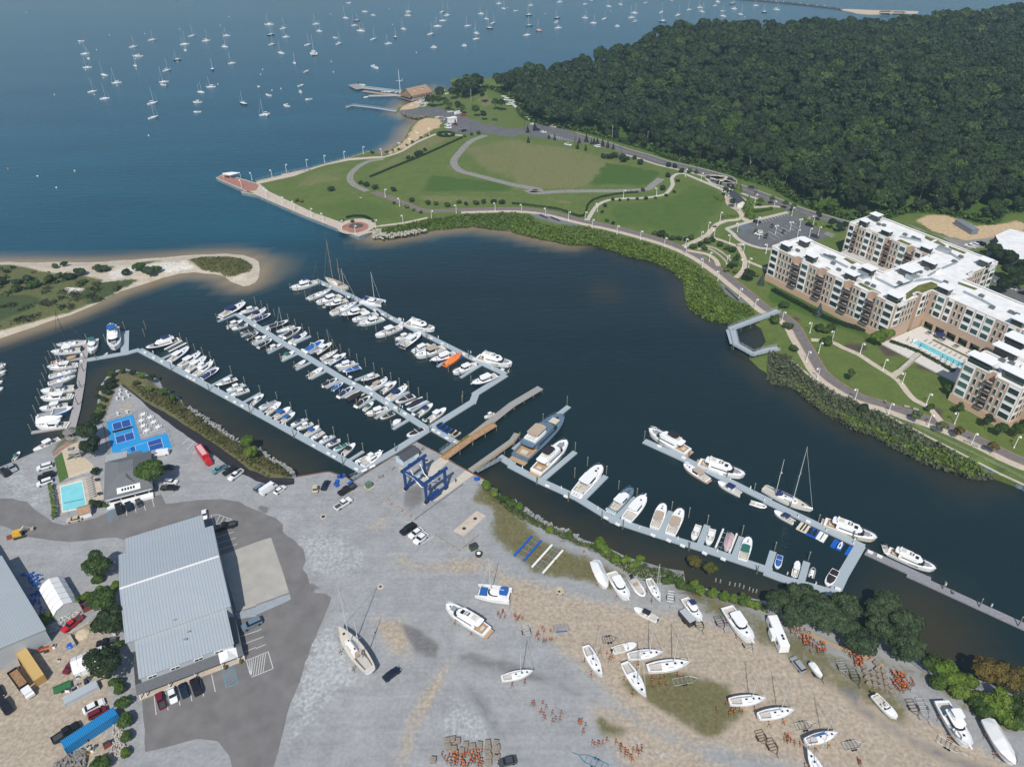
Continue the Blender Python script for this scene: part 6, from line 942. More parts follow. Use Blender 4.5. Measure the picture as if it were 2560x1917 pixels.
def boat(kind, hc, cc, A, Bp, label, group, name=None, z=0.0, n_ob=None, cat=None, lab_hull=True, keel=False):
    """kind of boat, hull colour, canvas or top colour, stern and bow positions"""
    d = Bp-A; L = d.length; c = (A+Bp)/2; rz = math.atan2(d.y, d.x); hm = GEL if hc == 'w' else CV[hc][1]; top = WHITE if cc == 'w' else cvm(cc); P = lambda nm, key, mk, m, par=None, sm=False: part(nm, (kind,)+key if isinstance(key, tuple) else (kind, key), mk, m, par or t, sm)
    L0 = {'cc': 9.5, 'ex': 12, 'br': 8, 'bm': 7.5, 'sp': 12, 'my': 17, 'sl': 11.5, 'kt': 17, 'cat': 13, 'rib': 5, 'cv': 11, 'dk': 4, 'cud': 7, 'wd': 9}[kind]; s = L/L0
    t = thing(name or {'sl': 'sailboat', 'kt': 'ketch', 'cat': 'catamaran', 'rib': 'inflatable_boat', 'dk': 'dinghy', 'my': 'motor_yacht', 'cv': 'covered_boat'}.get(kind, 'motorboat'), label, cat or {'sl': 'sailboat', 'kt': 'sailboat', 'cat': 'catamaran', 'rib': 'inflatable boat', 'dk': 'dinghy', 'my': 'yacht'}.get(kind, 'motorboat'), (c.x, c.y, z), rz, group, (s, s, min(max(s, .75), 1.25)))
    if kind in ('cc', 'bm', 'cud', 'ex', 'br', 'sp', 'my', 'wd'):
        L1 = L0; B = {'cc': 2.9, 'bm': 2.6, 'cud': 2.5, 'ex': 3.9, 'br': 2.7, 'sp': 4.1, 'my': 4.9, 'wd': 2.7}[kind]; a, b = {'ex': (1.0, 1.75), 'sp': (1.0, 2.1), 'my': (1.35, 2.5), 'cc': (.85, 1.35)}.get(kind, (.75, 1.15)); tc = {'cc': .66, 'bm': .58, 'cud': .45, 'ex': .40, 'br': .55, 'sp': .30, 'my': .22, 'wd': .5}[kind]
        P('hull', 'h', lambda: hull_m(L1, B, a, b), hm, sm=False); P('deck', 'd', lambda: rim_m(L1, B, a, b, tc), TEAK if kind == 'wd' else CV['s'][1] if hc == 's' else GEL)
        if kind != 'br': P('cockpit', 'w', lambda: well_m(L1, B, a, b, tc, depth=.6), TEAK if kind in ('my', 'wd') else SOLE)
    if kind == 'cc':
        P('console', 'co', lambda: MB().box((-.2, 0, 1.0), (1.3, 1.0, 1.2), 0, .85).box((-1.6, 0, .8), (.7, 1.3, .8)), GEL); P('t_top', 'tt', lambda: slab(MB(), -1.9, 1.1, 1.15, 2.35), top); P('t_top_frame', 'tf', lambda: MB().tube([(-.9, -.6, .5), (-1.0, -.75, 2.35)], .04, 4).tube([(-.9, .6, .5), (-1.0, .75, 2.35)], .04, 4).tube([(.4, -.5, .6), (.6, -.7, 2.35)], .04, 4).tube([(.4, .5, .6), (.6, .7, 2.35)], .04, 4), STEEL); P('bow_seat', 'bs', lambda: MB().add([(1.6, -.9, .75), (3.3, -.45, .85), (3.3, .45, .85), (1.6, .9, .75), (1.6, -.9, .95), (3.3, -.45, 1.05), (3.3, .45, 1.05), (1.6, .9, .95)], [(4, 5, 6, 7), (0, 1, 5, 4), (1, 2, 6, 5), (2, 3, 7, 6), (3, 0, 4, 7)]), CUSH if random.random() < .5 else GEL)
        n = n_ob or (3 if L > 11 else 2 if L > 8 else 1)
        for k in range(n): o = part('outboard_motor', 'ob', motor_m, MOTW if (hash(label) >> 3) % 3 == 0 else MOTOR, t); o.location = (-L0/2-.15, (k-(n-1)/2)*.65, .3)
    elif kind == 'ex':
        P('cabin', 'cb', lambda: house(MB(), -2.2, 3.6, 1.45, 1.15, 1.95, 1.1, 0, .8), GEL); P('windshield', 'ws', lambda: house(MB(), -1.7, 1.9, 1.42, 1.6, 2.5, .9, 0, .82), TINT); P('hardtop', 'ht', lambda: slab(MB(), -3.2, .9, 1.45, 2.5, .16), top); P('top_support', 'ts', lambda: MB().tube([(-3.0, -1.3, 1.2), (-2.6, -1.2, 2.5)], .07, 4).tube([(-3.0, 1.3, 1.2), (-2.6, 1.2, 2.5)], .07, 4), GEL); P('hatch', 'hc', lambda: MB().box((3.2, 0, 1.72), (.6, .6, .12)).box((4.3, 0, 1.72), (.45, .45, .1)), TINT); P('swim_platform', 'pl', lambda: MB().box((-6.25, 0, .45), (.9, 3.0, .1)), TEAK if cc == 't' else GEL); P('bow_rail', 'br', lambda: rail_m(12, 3.9, 1.0, 1.75), STEEL); P('aft_seat', 'as', lambda: MB().box((-4.9, 0, .85), (.8, 2.3, .7)).box((-3.4, 1.0, .85), (1.2, .7, .7)), CUSH)
        for k in range(n_ob or 0): o = part('outboard_motor', 'ob', motor_m, MOTW if hc != 's' else CV['l'][1], t); o.location = (-6.4, (k-((n_ob or 1)-1)/2)*.75, .35)
    elif kind == 'br':
        P('canvas_cover', 'cv', lambda: MB().loft([[(-3.7, -1.05, .85), (-3.7, 0, 1.0), (-3.7, 1.05, .85)], [(-2, -1.15, .9), (-2, 0, 1.45), (-2, 1.15, .9)], [(-.2, -1.15, 1.0), (-.2, 0, 1.6), (-.2, 1.15, 1.0)], [(1.0, -1.1, 1.0), (1.0, 0, 1.25), (1.0, 1.1, 1.0)], [(2.7, -.55, 1.1), (2.7, 0, 1.2), (2.7, .55, 1.1)]], False, False, False), top); P('arch', 'ar', lambda: MB().tube([(-1.0, -1.28, .9), (-.4, -1.15, 1.75), (-.2, 0, 1.9), (-.4, 1.15, 1.75), (-1.0, 1.28, .9)], .10, 5), GEL); P('swim_platform', 'pl', lambda: MB().box((-4.2, 0, .3), (.6, 2.2, .1)), GEL)
        if L < 7.2: part('outboard_motor', 'ob', motor_m, MOTOR, t).location = (-4.4, 0, .2)
    elif kind in ('bm', 'cud', 'wd'):
        LL = L0; P('windshield', 'ws', lambda: MB().loft([[(.6, -1.05, .95), (1.25, -.6, .98), (1.25, .6, .98), (.6, 1.05, .95)], [(.35, -.95, 1.45), (.85, -.55, 1.5), (.85, .55, 1.5), (.35, .95, 1.45)]], False, False, False), TINT); P('seat', 'st', lambda: MB().box((-2.6, 0, .6), (.7, 1.8, .6)).box((-.4, -.55, .7), (.6, .55, .7)).box((-.4, .55, .7), (.6, .55, .7)), CUSH)
        if kind != 'cud': P('bimini', 'bi', lambda: MB().loft([[(-1.9, -1.05, 1.95), (-1.9, 0, 2.15), (-1.9, 1.05, 1.95)], [(-.7, -1.05, 2.05), (-.7, 0, 2.3), (-.7, 1.05, 2.05)], [(.5, -1.0, 1.95), (.5, 0, 2.15), (.5, 1.0, 1.95)]], False, False, False), top); P('bimini_frame', 'bf', lambda: MB().tube([(-.8, -1.1, .8), (-1.8, -1.05, 1.95)], .03, 4).tube([(-.8, 1.1, .8), (-1.8, 1.05, 1.95)], .03, 4).tube([(-.8, -1.1, .8), (.45, -1.0, 1.95)], .03, 4).tube([(-.8, 1.1, .8), (.45, 1.0, 1.95)], .03, 4), STEEL)
        else: P('cuddy_cabin', 'cu', lambda: house(MB(), .2, 2.6, .85, .9, 1.3, .8, 0, .8), GEL)
        if kind != 'wd': part('outboard_motor', 'ob', motor_m, MOTW if (hash(label) >> 3) % 3 == 0 else MOTOR, t).location = (-L0/2-.15, 0, .15)
    elif kind == 'sp':
        P('cabin', 'cb', lambda: house(MB(), -2.0, 2.6, 1.55, 1.2, 2.75, .55, .05, .86), GEL); P('cabin_window', 'cw', lambda: house(MB(), -1.7, 2.42, 1.53, 1.85, 2.4, .55, .05, .90), TINT); P('hardtop', 'ht', lambda: slab(MB(), -2.9, 1.7, 1.5, 2.78, .14), GEL); P('trunk_cabin', 'tk', lambda: house(MB(), 2.0, 4.6, 1.1, 1.5, 2.05, .9, 0, .8), GEL)
        if cc != 'x': P('flybridge', 'fb', lambda: house(MB(), -1.9, 1.0, 1.15, 2.9, 3.5, .3, 0, .95), GEL); P('bridge_top', 'bt', lambda: slab(MB(), -1.9, .7, 1.2, 4.5, .1), top); P('bridge_frame', 'bf', lambda: MB().tube([(-1.7, -1, 3.4), (-1.7, -1, 4.5)], .04, 4).tube([(-1.7, 1, 3.4), (-1.7, 1, 4.5)], .04, 4).tube([(.4, -1, 3.4), (.4, -1, 4.5)], .04, 4).tube([(.4, 1, 3.4), (.4, 1, 4.5)], .04, 4), STEEL)
        P('hatch', 'hc', lambda: MB().box((3.3, 0, 2.05), (.55, .55, .1)), TINT); P('bow_rail', 'br', lambda: rail_m(12, 4.1, 1.0, 2.1), STEEL); P('bow_pulpit', 'bp', lambda: MB().box((6.2, 0, 2.08), (1.0, .45, .1)), GEL); P('swim_platform', 'pl', lambda: MB().box((-6.2, 0, .4), (.7, 3.2, .1)), GEL)
        for k in range(n_ob or 0): o = part('outboard_motor', 'ob', motor_m, MOTOR, t); o.location = (-6.4, (k-((n_ob or 1)-1)/2)*.75, .4)
    elif kind == 'my':
        sup = hm if hc == 's' else GEL; P('superstructure', 'ss', lambda: house(MB(), -4.6, 5.4, 2.0, 1.7, 3.5, 1.3, .05, .84), sup); P('side_window', 'sw', lambda: house(MB(), -3.6, 4.85, 1.93, 2.2, 3.05, 1.3, .02, .90), TINT); P('roof', 'rf', lambda: slab(MB(), -6.3, 2.6, 1.75, 3.5, .16), sup); P('flybridge', 'fb', lambda: house(MB(), -4.6, .8, 1.5, 3.66, 4.3, .5, 0, .95), GEL); P('bridge_seat', 'bs', lambda: MB().box((-3.4, 0, 4.4), (1.6, 1.8, .35)).box((-.6, 0, 4.45), (.7, 1.2, .4)), CUSH)
        if cc != 'x': P('hardtop', 'ht', lambda: slab(MB(), -3.9, .2, 1.4, 5.3, .12), top); P('hardtop_frame', 'hf', lambda: MB().tube([(-3.7, -1.2, 4.2), (-3.4, -1.2, 5.3)], .07, 4).tube([(-3.7, 1.2, 4.2), (-3.4, 1.2, 5.3)], .07, 4).tube([(-.1, -1.1, 4.2), (-.4, -1.1, 5.3)], .06, 4).tube([(-.1, 1.1, 4.2), (-.4, 1.1, 5.3)], .06, 4), GEL)
        else: P('skylight', 'sk', lambda: MB().box((-.6, 0, 4.31), (1.5, 1.5, .06)).box((1.4, 0, 3.68), (1.2, 1.6, .06)), TINT)
        P('sun_pad', 'su', lambda: MB().box((5.2, 0, 2.55), (1.9, 1.9, .22), 0, .9), CUSH if hc == 's' else cvm('g')); P('hatch', 'hc', lambda: MB().box((6.6, 0, 2.5), (.5, .5, .1)), TINT); P('hull_window', 'hw', lambda: MB().box((1.2, 2.33, 1.25), (3.4, .08, .32)).box((1.2, -2.33, 1.25), (3.4, .08, .32)), TINT); P('swim_platform', 'pl', lambda: MB().box((-9.0, 0, .5), (1.3, 4.0, .12)), TEAK); P('cockpit_table', 'ct', lambda: MB().box((-6.6, 0, 1.3), (1.0, 1.6, .6)), CUSH); P('bow_rail', 'br', lambda: rail_m(17, 4.9, 1.35, 2.5, t0=.5), STEEL); P('radar_arch', 'ra', lambda: MB().tube([(-4.3, -1.4, 4.2), (-4.7, -1.0, 5.0), (-4.7, 1.0, 5.0), (-4.3, 1.4, 4.2)], .1, 5).ball((-4.7, 0, 5.2), .28, 8, 5), GEL)
    elif kind in ('sl', 'kt'):
        B = L0*.30 if kind == 'sl' else L0*.26; a, b = (.95, 1.35) if kind == 'sl' else (1.2, 1.8); f = L0/11.5
        P('hull', ('h', L0), lambda: hull_m(L0, B, a, b, hbs, .5, .12), hm); P('deck', 'd', lambda: rim_m(L0, B, a, b, .30, hbs, .06, .03, inset=.72), CUSH if kind == 'kt' else GEL); P('cockpit', 'w', lambda: well_m(L0, B, a, b, .30, hbs, .55, .60), SOLE); P('cabin_top', 'ct', lambda: house(MB(), -2.0*f, 2.6*f, B*.29, a+.05, a+.55, 1.6, 0, .8), GEL); P('hatch', 'hc', lambda: MB().box((1.6*f, 0, a+.56), (.55, .55, .08)).box((3.4*f, 0, b-.02), (.6, .6, .12)).box((-.6*f, 0, a+.57), (.7, .5, .08)), TINT); P('cabin_window', 'cw', lambda: MB().box((.2*f, B*.262, a+.33), (1.6*f, .05, .16)).box((.2*f, -B*.262, a+.33), (1.6*f, .05, .16)), TINT)
        mm = CV['k'][1] if cc == 'k' else (TANW if hc == 'c' else MASTM); H = 15.5*f if kind == 'sl' else 23;
        P('mast', 'm', lambda: MB().tube([(1.15*f, 0, a), (1.1*f, 0, a+H)], .11*f**.5, 6, .07).tube([(1.15*f, -.9*f, a+H*.5), (1.15*f, .9*f, a+H*.5)], .04, 4), mm); P('boom', 'b', lambda: MB().tube([(1.0*f, 0, a+1.5), (-3.6*f, 0, a+1.4)], .08, 5), mm)
        if cc in 'bnt' and cc != 'w' or kind == 'kt': P('sail_cover', 'sc', lambda: MB().tube([(.9*f, 0, a+1.75), (-1.4*f, 0, a+1.72), (-3.5*f, 0, a+1.6)], .22, 6, .14), top)
        P('forestay', 'fs', lambda: MB().tube([(L0*.485, 0, b), (1.12*f, 0, a+H*.96)], .045, 4), mm); P('shrouds', 'sh', lambda: MB().tube([(1.0*f, B*.46, a), (1.1*f, 0, a+H*.97)], .015, 3).tube([(1.0*f, -B*.46, a), (1.1*f, 0, a+H*.97)], .015, 3).tube([(-L0*.49, 0, a), (1.1*f, 0, a+H*.99)], .015, 3), STEEL); P('pulpit', 'pu', lambda: rail_m(L0, B, a, b, hbs, .8, .6), STEEL)
        if kind == 'kt': P('mizzen_mast', 'mz', lambda: MB().tube([(-4.2, 0, a), (-4.25, 0, a+14.5)], .13, 6, .08).tube([(-4.2, -1, a+8), (-4.2, 1, a+8)], .04, 4).ball((-4.0, 0, a+9), .3, 6, 4).tube([(-4.3, 0, a+1.6), (-7.6, 0, a+1.5)], .1, 5), mm); P('dodger', 'dg', lambda: house(MB(), -3.6, -1.8, 1.2, a+.5, a+1.5, .8, 0, .85), top)
        if keel: P('keel', 'k', lambda: MB().loft([[(-.4*f, 0, -.4), (.9*f, .13, -.4), (2.0*f, 0, -.4), (.9*f, -.13, -.4)], [(-.5*f, 0, -1.75), (.6*f, .10, -1.75), (1.4*f, 0, -1.75), (.6*f, -.10, -1.75)]]), CV['n'][1] if random.random() < .4 else cvm('g')); P('rudder', 'r', lambda: MB().box((-L0*.44, 0, -.6), (.5, .07, 1.5)), hm)
    elif kind == 'cat':
        def h2():
            mb = MB()
            for sg in (-1, 1):
                sub = hull_m(13, 1.7, 1.3, 1.55, hbs, .5, .04); mb.add([(x, y+sg*2.7, z) for x, y, z in sub.v], sub.f)
                mb.add([(-6.3, sg*2.7-.75, 1.36), (1.0, sg*2.7-.8, 1.4), (6.2, sg*2.7-.1, 1.56), (6.2, sg*2.7+.1, 1.56), (1.0, sg*2.7+.8, 1.4), (-6.3, sg*2.7+.75, 1.36)], [(0, 1, 2, 3, 4, 5)])
            return mb
        P('hulls', 'h', h2, hm); P('bridge_deck', 'bd', lambda: MB().box((-2.0, 0, 1.15), (8.0, 5.6, .5)).box((5.2, 0, 1.3), (.3, 5.4, .3)), GEL); P('cabin', 'cb', lambda: house(MB(), -2.4, 2.4, 2.1, 1.4, 2.5, 1.2, 0, .85), GEL); P('cabin_window', 'cw', lambda: house(MB(), -2.0, 2.15, 2.08, 1.75, 2.2, 1.2, 0, .9), TINT); P('trampoline', 'tr', lambda: MB().box((3.8, 0, 1.3), (2.6, 3.8, .04)), cvm('b') if cc == 'b' else cvm('g')); P('mast', 'm', lambda: MB().tube([(1.2, 0, 2.4), (1.15, 0, 19)], .15, 6, .09).tube([(1.2, -1, 10), (1.2, 1, 10)], .05, 4), MASTM); P('boom', 'bo', lambda: MB().tube([(1.0, 0, 3.6), (-4, 0, 3.6)], .12, 5), MASTM); P('forestay', 'fs', lambda: MB().tube([(5.2, 0, 1.5), (1.2, 0, 17.5)], .06, 4), MASTM); P('bimini', 'bi', lambda: slab(MB(), -5.4, -2.2, 2.0, 3.1, .12), top); P('bimini_frame', 'bf', lambda: MB().tube([(-5, -1.8, 1.4), (-5, -1.8, 3.1)], .05, 4).tube([(-5, 1.8, 1.4), (-5, 1.8, 3.1)], .05, 4), STEEL)
    elif kind in ('rib', 'dk'):
        f = L0/5; tube_m = cvm('g') if hc == 'g' else GEL; P('tube' if kind == 'rib' else 'hull', 'tu', lambda: MB().tube([(-2.5*f, -.85*f, .35), (.8*f, -.85*f, .38), (1.9*f, -.55*f, .48), (2.35*f, 0, .55), (1.9*f, .55*f, .48), (.8*f, .85*f, .38), (-2.5*f, .85*f, .35)], .26*f, 7), tube_m, sm=True); P('floor', 'fl', lambda: MB().box((-.5*f, 0, .2), (3.8*f, 1.4*f, .12)), SOLE if hc != 'g' else GEL); P('seat', 'se', lambda: MB().box((-.8*f, 0, .55), (.5*f, .8*f, .6)), GEL if kind == 'rib' else TANW); part('outboard_motor', 'ob', motor_m, MOTOR, t).location = (-2.6*f, 0, .1)
    elif kind == 'cv':
        P('hull', 'h', lambda: hull_m(11, 3.6, 1.0, 1.7), hm); P('cover', 'c', lambda: MB().loft([[(-5.5, -1.6, 1.0), (-5.5, 0, 1.8), (-5.5, 1.6, 1.0)], [(-3, -1.85, 1.05), (-3, 0, 3.0), (-3, 1.85, 1.05)], [(0, -1.85, 1.15), (0, 0, 3.1), (0, 1.85, 1.15)], [(2.5, -1.6, 1.35), (2.5, 0, 2.5), (2.5, 1.6, 1.35)], [(4.5, -.9, 1.55), (4.5, 0, 1.95), (4.5, .9, 1.55)], [(5.6, -.05, 1.75), (5.6, 0, 1.78), (5.6, .05, 1.75)]], False, False, False), MATS['white tarpaulin'] if cc == 'w' else top)
    return t
TYPEN = {'cc': 'centre console boat', 'ex': 'express cruiser', 'br': 'bowrider', 'bm': 'open runabout', 'sp': 'sedan cruiser', 'my': 'motor yacht', 'sl': 'sloop', 'kt': 'ketch', 'cat': 'catamaran', 'rib': 'inflatable tender', 'cv': 'boat', 'dk': 'dinghy', 'cud': 'small cuddy boat', 'wd': 'timber runabout'}
def desc(kind, hc, cc):
    h = CV[hc][0]; c = CV[cc][0] if cc in CV else ''
    if kind in ('br',): return '%s %s under %s canvas' % (h, TYPEN[kind], c)
    if kind in ('bm', 'wd'): return '%s %s with %s awning' % (h, TYPEN[kind], c)
    if kind in ('cc', 'ex', 'sp', 'my') and cc != 'x': return '%s %s with %s top' % (h, TYPEN[kind], c)
    if kind in ('sl', 'kt'): return '%s %s with %s' % (h, TYPEN[kind], {'w': 'bare mast', 'k': 'black mast'}.get(cc, c+' sail cover'))
    if kind == 'cv': return '%s covered %s' % (c, TYPEN[kind])
    return '%s %s' % (h, TYPEN[kind])
def fleet(where, spec, group, z=0.0, zu=1.1, keel=False):
    rows = [r.strip() for r in spec.strip().split('|') if r.strip()]
    for i, r in enumerate(rows):
        code, pos = r.split(':'); c = code.split(); A, Bp = gp(pos, z+zu); nob = int(c[3]) if len(c) > 3 else None
        boat(c[0], c[1], c[2], Vector((A.x, A.y, 0)), Vector((Bp.x, Bp.y, 0)), '%s, %s %s' % (desc(*c[:3]), nth(i), where), group, z=z if not keel or c[0] not in ('sl', 'kt') else z, n_ob=nob, keel=keel)
fleet('from bay end on upper dock', '''sp w n: zb 480,440 60,575|sl w k: zb 350,725 750,580|ex w w: zb 900,680 485,820|ex k w: zb 1010,760 640,860|sl w w: zb 740,990 1205,800|ex k w: zb 1330,920 920,1035|cc w w: zb 1540,985 1105,1120|ex l w: zb 1635,1070 1220,1185|cc w w 3: zb 1945,1215 1505,1390|cc w w 2: zc 340,370 45,475|sp n x 4: zc 180,590 500,375|sp w x 2: zc 640,545 345,695|ex w t: zc 890,605 410,780|sp n x: zc 1090,700 675,865|cv o o: zc 905,905 1195,720|ex w w 2: zc 1430,890 1050,1060|sp n x: zc 1800,1080 1385,1265''', 'boats on the near side of the upper dock')
fleet('from bay end outside upper dock', '''kt c t: zb 1010,550 630,385|cat w n: zb 1275,750 1650,810|my w x: zc 250,180 740,320|my w x: zc 1480,770 2075,925''', 'boats outside the upper dock')
fleet('from bay end on middle dock far side', '''ex k n: za 150,420 580,200|cc w w: za 785,255 490,350|ex w n: za 630,440 935,290|br n n: za 735,490 1010,370|br k k: za 970,600 1310,500|sl w w: za 1420,575 1105,680|br w k: za 1240,770 1530,610|ex w n: za 1340,860 1640,705|br w b: za 1605,1010 1930,835|cc k w 2: za 1790,1060 2060,875|sl c w: za 1875,1140 2175,990|cc b w: zd 440,325 720,160|sp c x 1: zd 870,300 545,395|br n b: zd 960,385 660,475|cc n w 2: zd 1285,515 980,630|ex w t: zd 1130,760 1440,595|cc w w 2: zd 1340,820 1590,640|ex w n: zd 1440,940 1780,725|br w k: zd 1890,875 1575,995|cv b k: zd 1810,1060 2080,930|cc w n 2: zh 1010,240 1250,55|cc w w 2: zh 1185,340 1480,135''', 'boats on the far side of the middle dock')
fleet('from bay end on middle dock near side', '''cc w w: za 240,600 530,480|bm w n: za 600,545 335,635|br k k: za 740,640 485,710|br k k: za 600,790 795,680|cc w w: za 680,865 940,745|br k k: za 795,935 1030,805|cc k w: za 930,1000 1200,890|bm w e: za 1195,1130 1420,1010|cud w w: za 1420,1280 1610,1165|cud w w: za 1650,1455 1905,1305|br w k: zd 310,700 575,585|br n b: zd 495,770 670,645|br w n: zd 590,890 835,730|cv k k: zd 745,960 1000,830|br c k: zd 890,1055 1140,890|bm w e: zd 1030,1120 1190,985|sp c x: zd 1430,1085 1075,1215|br c k: zd 1545,1170 1310,1270|cv w w: zd 1520,1375 1675,1300|br w k: zd 2060,1440 1770,1580''', 'boats on the near side of the middle dock')
fleet('from bay end on lower dock', '''my k n: ze 740,190 175,370|ex b w: ze 570,570 910,340|ex n w: ze 745,650 1115,430|ex w w: ze 880,725 1210,500|sp c w: ze 1000,805 1330,590|br n n: ze 1130,865 1430,685|cc k w: ze 1740,860 1375,990|cc w w: ze 1850,950 1555,1070|cc w w 2: ze 1945,1040 1625,1150|cc w w 1: ze 1995,1300 2195,1130|br w g: zf 620,280 320,410|cud w w: zf 440,505 700,315|bm w b: zf 575,580 865,395|bm w b: zf 700,650 945,480|bm w n: zf 1085,595 870,700|cc w w: zf 1250,655 970,765|bm w b: zf 1130,865 1360,705|cud w w: zf 1440,805 1220,935|cc w w 1: zf 1570,885 1360,1000|bm w n: zf 1710,945 1475,1055|br l e: zf 1840,1015 1600,1130|bm w k: zf 1775,1200 1980,1010|cud w w: zf 2200,1225 1980,1340|sp w w: zh 40,1120 380,900''', 'boats on the lower dock')
fleet('from top on the left timber dock', '''sl w k: zg 1480,370 965,430|cc w w 3: zg 1400,500 880,560|wd t n: zg 875,735 1320,615|ex w w 2: zg 1315,760 815,820|sl w t: zg 835,960 1330,860|sl w b: zg 820,1085 1310,955|cc w g 3: zg 1290,1155 700,1235|ex w w: zg 1225,1295 700,1350|cc w w 2: zg 1175,1450 675,1530|br b g: c9 320,280 625,205|cv w w: c9 310,318 540,280|ex w w: c9 590,345 310,360''', 'boats along the left timber dock')
fleet('beside the linking dock', '''sp w e: zg 1625,330 1580,570|my w b: zg 1960,150 1990,520|dk w w: zg 1775,590 1850,540''', 'boats at the linking dock')
fleet('at the left edge of the marina', '''ex w w: zg -300,850 110,765|sp w x: zg -230,970 100,890|bm w w: zg -200,1080 45,1040|cc w w: zg -220,1210 55,1160''', 'boats at the left edge')
fleet('along the timber sea wall', '''cc w w 2: c9 510,462 285,575|bm l e: c9 110,645 165,575''', 'boats at the yard sea wall')
fleet('from left on lower right dock', '''my s t: c11 65,640 430,290|my w k: c11 205,760 470,510|ex w w 3: c11 560,945 770,715|ex s w 5: c11 860,1090 1035,905|sp w x: c11 985,1170 1145,975|ex c t 4: c11 1230,1235 1310,1035|ex w t: c11 1365,1290 1460,1080|cc w w 2: c11 1612,1205 1562,1340|cc w w 2: c11 1735,1240 1690,1385|ex w e: c11 1990,1510 2045,1320|br w b: zi 1045,1410 985,1650|cc k w 2: c12 228,1650 262,1520|rib g w: c12 375,1650 400,1565|br w k: p 2091,1422 2067,1463''', 'boats on the lower right dock')
fleet('from left on outer right dock', '''my w k: c11 1520,585 1178,405|my w x: c11 1615,670 2008,800|ex t t: c11 1695,825 1480,690|cc w n 3: c11 1980,945 1775,838|rib w w: c11 2055,1005 2200,1050|kt w n: zi 755,260 1600,675|bm w n: zi 1285,850 935,655|my c x: c12 490,1185 935,1345|my w x: c12 1040,1430 1445,1605''', 'boats on the outer right dock')
boat('dk', 'w', 'w', g1('c12 1000,1385', .8), g1('c12 1030,1475', .8), 'white tender hanging behind the last yacht on the right', None, z=.5); boat('cc', 'w', 'w', g1('c10 2058,245', 1), g1('c10 1968,285', 1), 'small white open boat beside the long grey timber pier', None)
t = boat('dk', 'w', 'w', g1('zo 250,205', .8), g1('zo 365,230', .8), 'white open boat tied beyond the harbour platform', None); boat('dk', 'w', 'w', g1('zo 330,435', .8), g1('zo 420,425', .8), 'white workboat at the end of the lower harbour pier', None)
for i, s in enumerate(('zo 640,350 670,345', 'zo 690,352 725,347', 'zo 745,355 780,350', 'zo 870,365 910,350', 'zo 940,370 980,355')): A, Bp = gp(s, 1); boat('dk', 'w', 'w', A, Bp+Vector((2, 0, 0)), 'white sailing dinghy, %s from the left on the harbour float' % nth(i), 'dinghies on the harbour float', z=.9)
t = thing('flagpole', 'white flagpole mast with yard arm beside the boathouse', 'flagpole', g1('zo 975,385', 1.6)); MB().tube([(0, 0, 0), (0, 0, 20)], .3, 6, .15).build('pole', WHITE, t); MB().tube([(-3, 0, 11), (3, 0, 11)], .12, 5).tube([(0, 0, 10), (3.4, -1, 13)], .1, 5).build('yard_arm', WHITE, t)
# boat lifts and watercraft floats
BLUEF = M('blue plastic float', (.008,.10,.45), .4, .08, 1)
def lift(label, s, m, n=6, z=.55, w=3.2):
    A, Bp = gp(s, z); d = Bp-A; c = (A+Bp)/2; L = d.length; t = thing('boat_lift', label, 'boat lift', (c.x, c.y, z), math.atan2(d.y, d.x))
    for sg in (-1, 1): MB().tube([(-L/2, sg*w/2, 0), (L/2, sg*w/2, 0)], .34, 8).build('pontoon', m, t)
    mb = MB(); [mb.box((-L/2+L*(k+.5)/n, 0, -.25), (.18, w, .16)) for k in range(n)]; mb.tube([(-L/2, -.6, 0), (L/2, -.6, 0)], .07, 4).tube([(-L/2, .6, 0), (L/2, .6, 0)], .07, 4); mb.build('cradle', METAL, t)
lift('empty white boat lift beside the big black yacht', 'ze 530,390 830,240', WHITE, 8); lift('blue boat lift under the orange covered boat', 'zc 905,905 1195,740', BLUEF, 4, .2); lift('cream boat lift under a black covered boat', 'zd 745,960 1000,830', CV['c'][1], 4, .2); lift('white boat lift under the blue and black boat', 'zd 1790,1080 2080,950', WHITE, 4, .2); lift('white boat lift holding the flag striped boat', 'c11 1815,1430 1880,1270', WHITE, 4, .3, 4.2)
FLAG = stripes('red and white striped cover', (.72,.70,.70), (.42,.04,.05), 2.2, 1, .4, .8, 0, .1)
A, Bp = gp('c11 1885,1290 1845,1440', 1.2); t = boat('cv', 'w', 'w', Vector((A.x, A.y, 0)), Vector((Bp.x, Bp.y, 0)), 'small boat under a red and white striped cover on its lift', None, z=.5); [setattr(ch.material_slots[0], 'material', FLAG) for ch in t.children if ch.name.startswith('cover')]
def ski_float(label, s, z, m, ski=None, n=1, grp=None):
    A, Bp = gp(s, z); d = Bp-A; c = (A+Bp)/2; L = max(3.2, d.length); rz = math.atan2(d.y, d.x); t = thing('watercraft_float', label, 'float', (c.x, c.y, .1), rz, grp); mb = MB(); mb.box((0, 0, .15), (L, 1.5, .45), 0, .94); mb.box((-L*.1, 0, .39), (L*.7, .35, .05)); mb.build('float', m, t)
    if ski:
        k = thing('jet_ski', '%s personal watercraft on the %s' % (ski[0], label), 'jet ski', (c.x, c.y, .5), rz, None); part('hull', 'jh', lambda: MB().loft([[(-1.5, -.5, 0), (-1.5, .5, 0), (-1.5, .5, .4), (-1.5, -.5, .4)], [(.2, -.55, 0), (.2, .55, 0), (.2, .5, .5), (.2, -.5, .5)], [(1.5, -.1, .25), (1.5, .1, .25), (1.5, .1, .5), (1.5, -.1, .5)]]), ski[1], k); part('seat', 'js', lambda: MB().box((-.6, 0, .55), (1.3, .35, .35), 0, .8), MOTOR, k); part('handlebar', 'jb', lambda: MB().box((.25, 0, .65), (.5, .45, .4), 0, .5).tube([(.2, -.4, .9), (.2, .4, .9)], .05, 5), ski[1], k)
BK = ('black', cvm('k'))
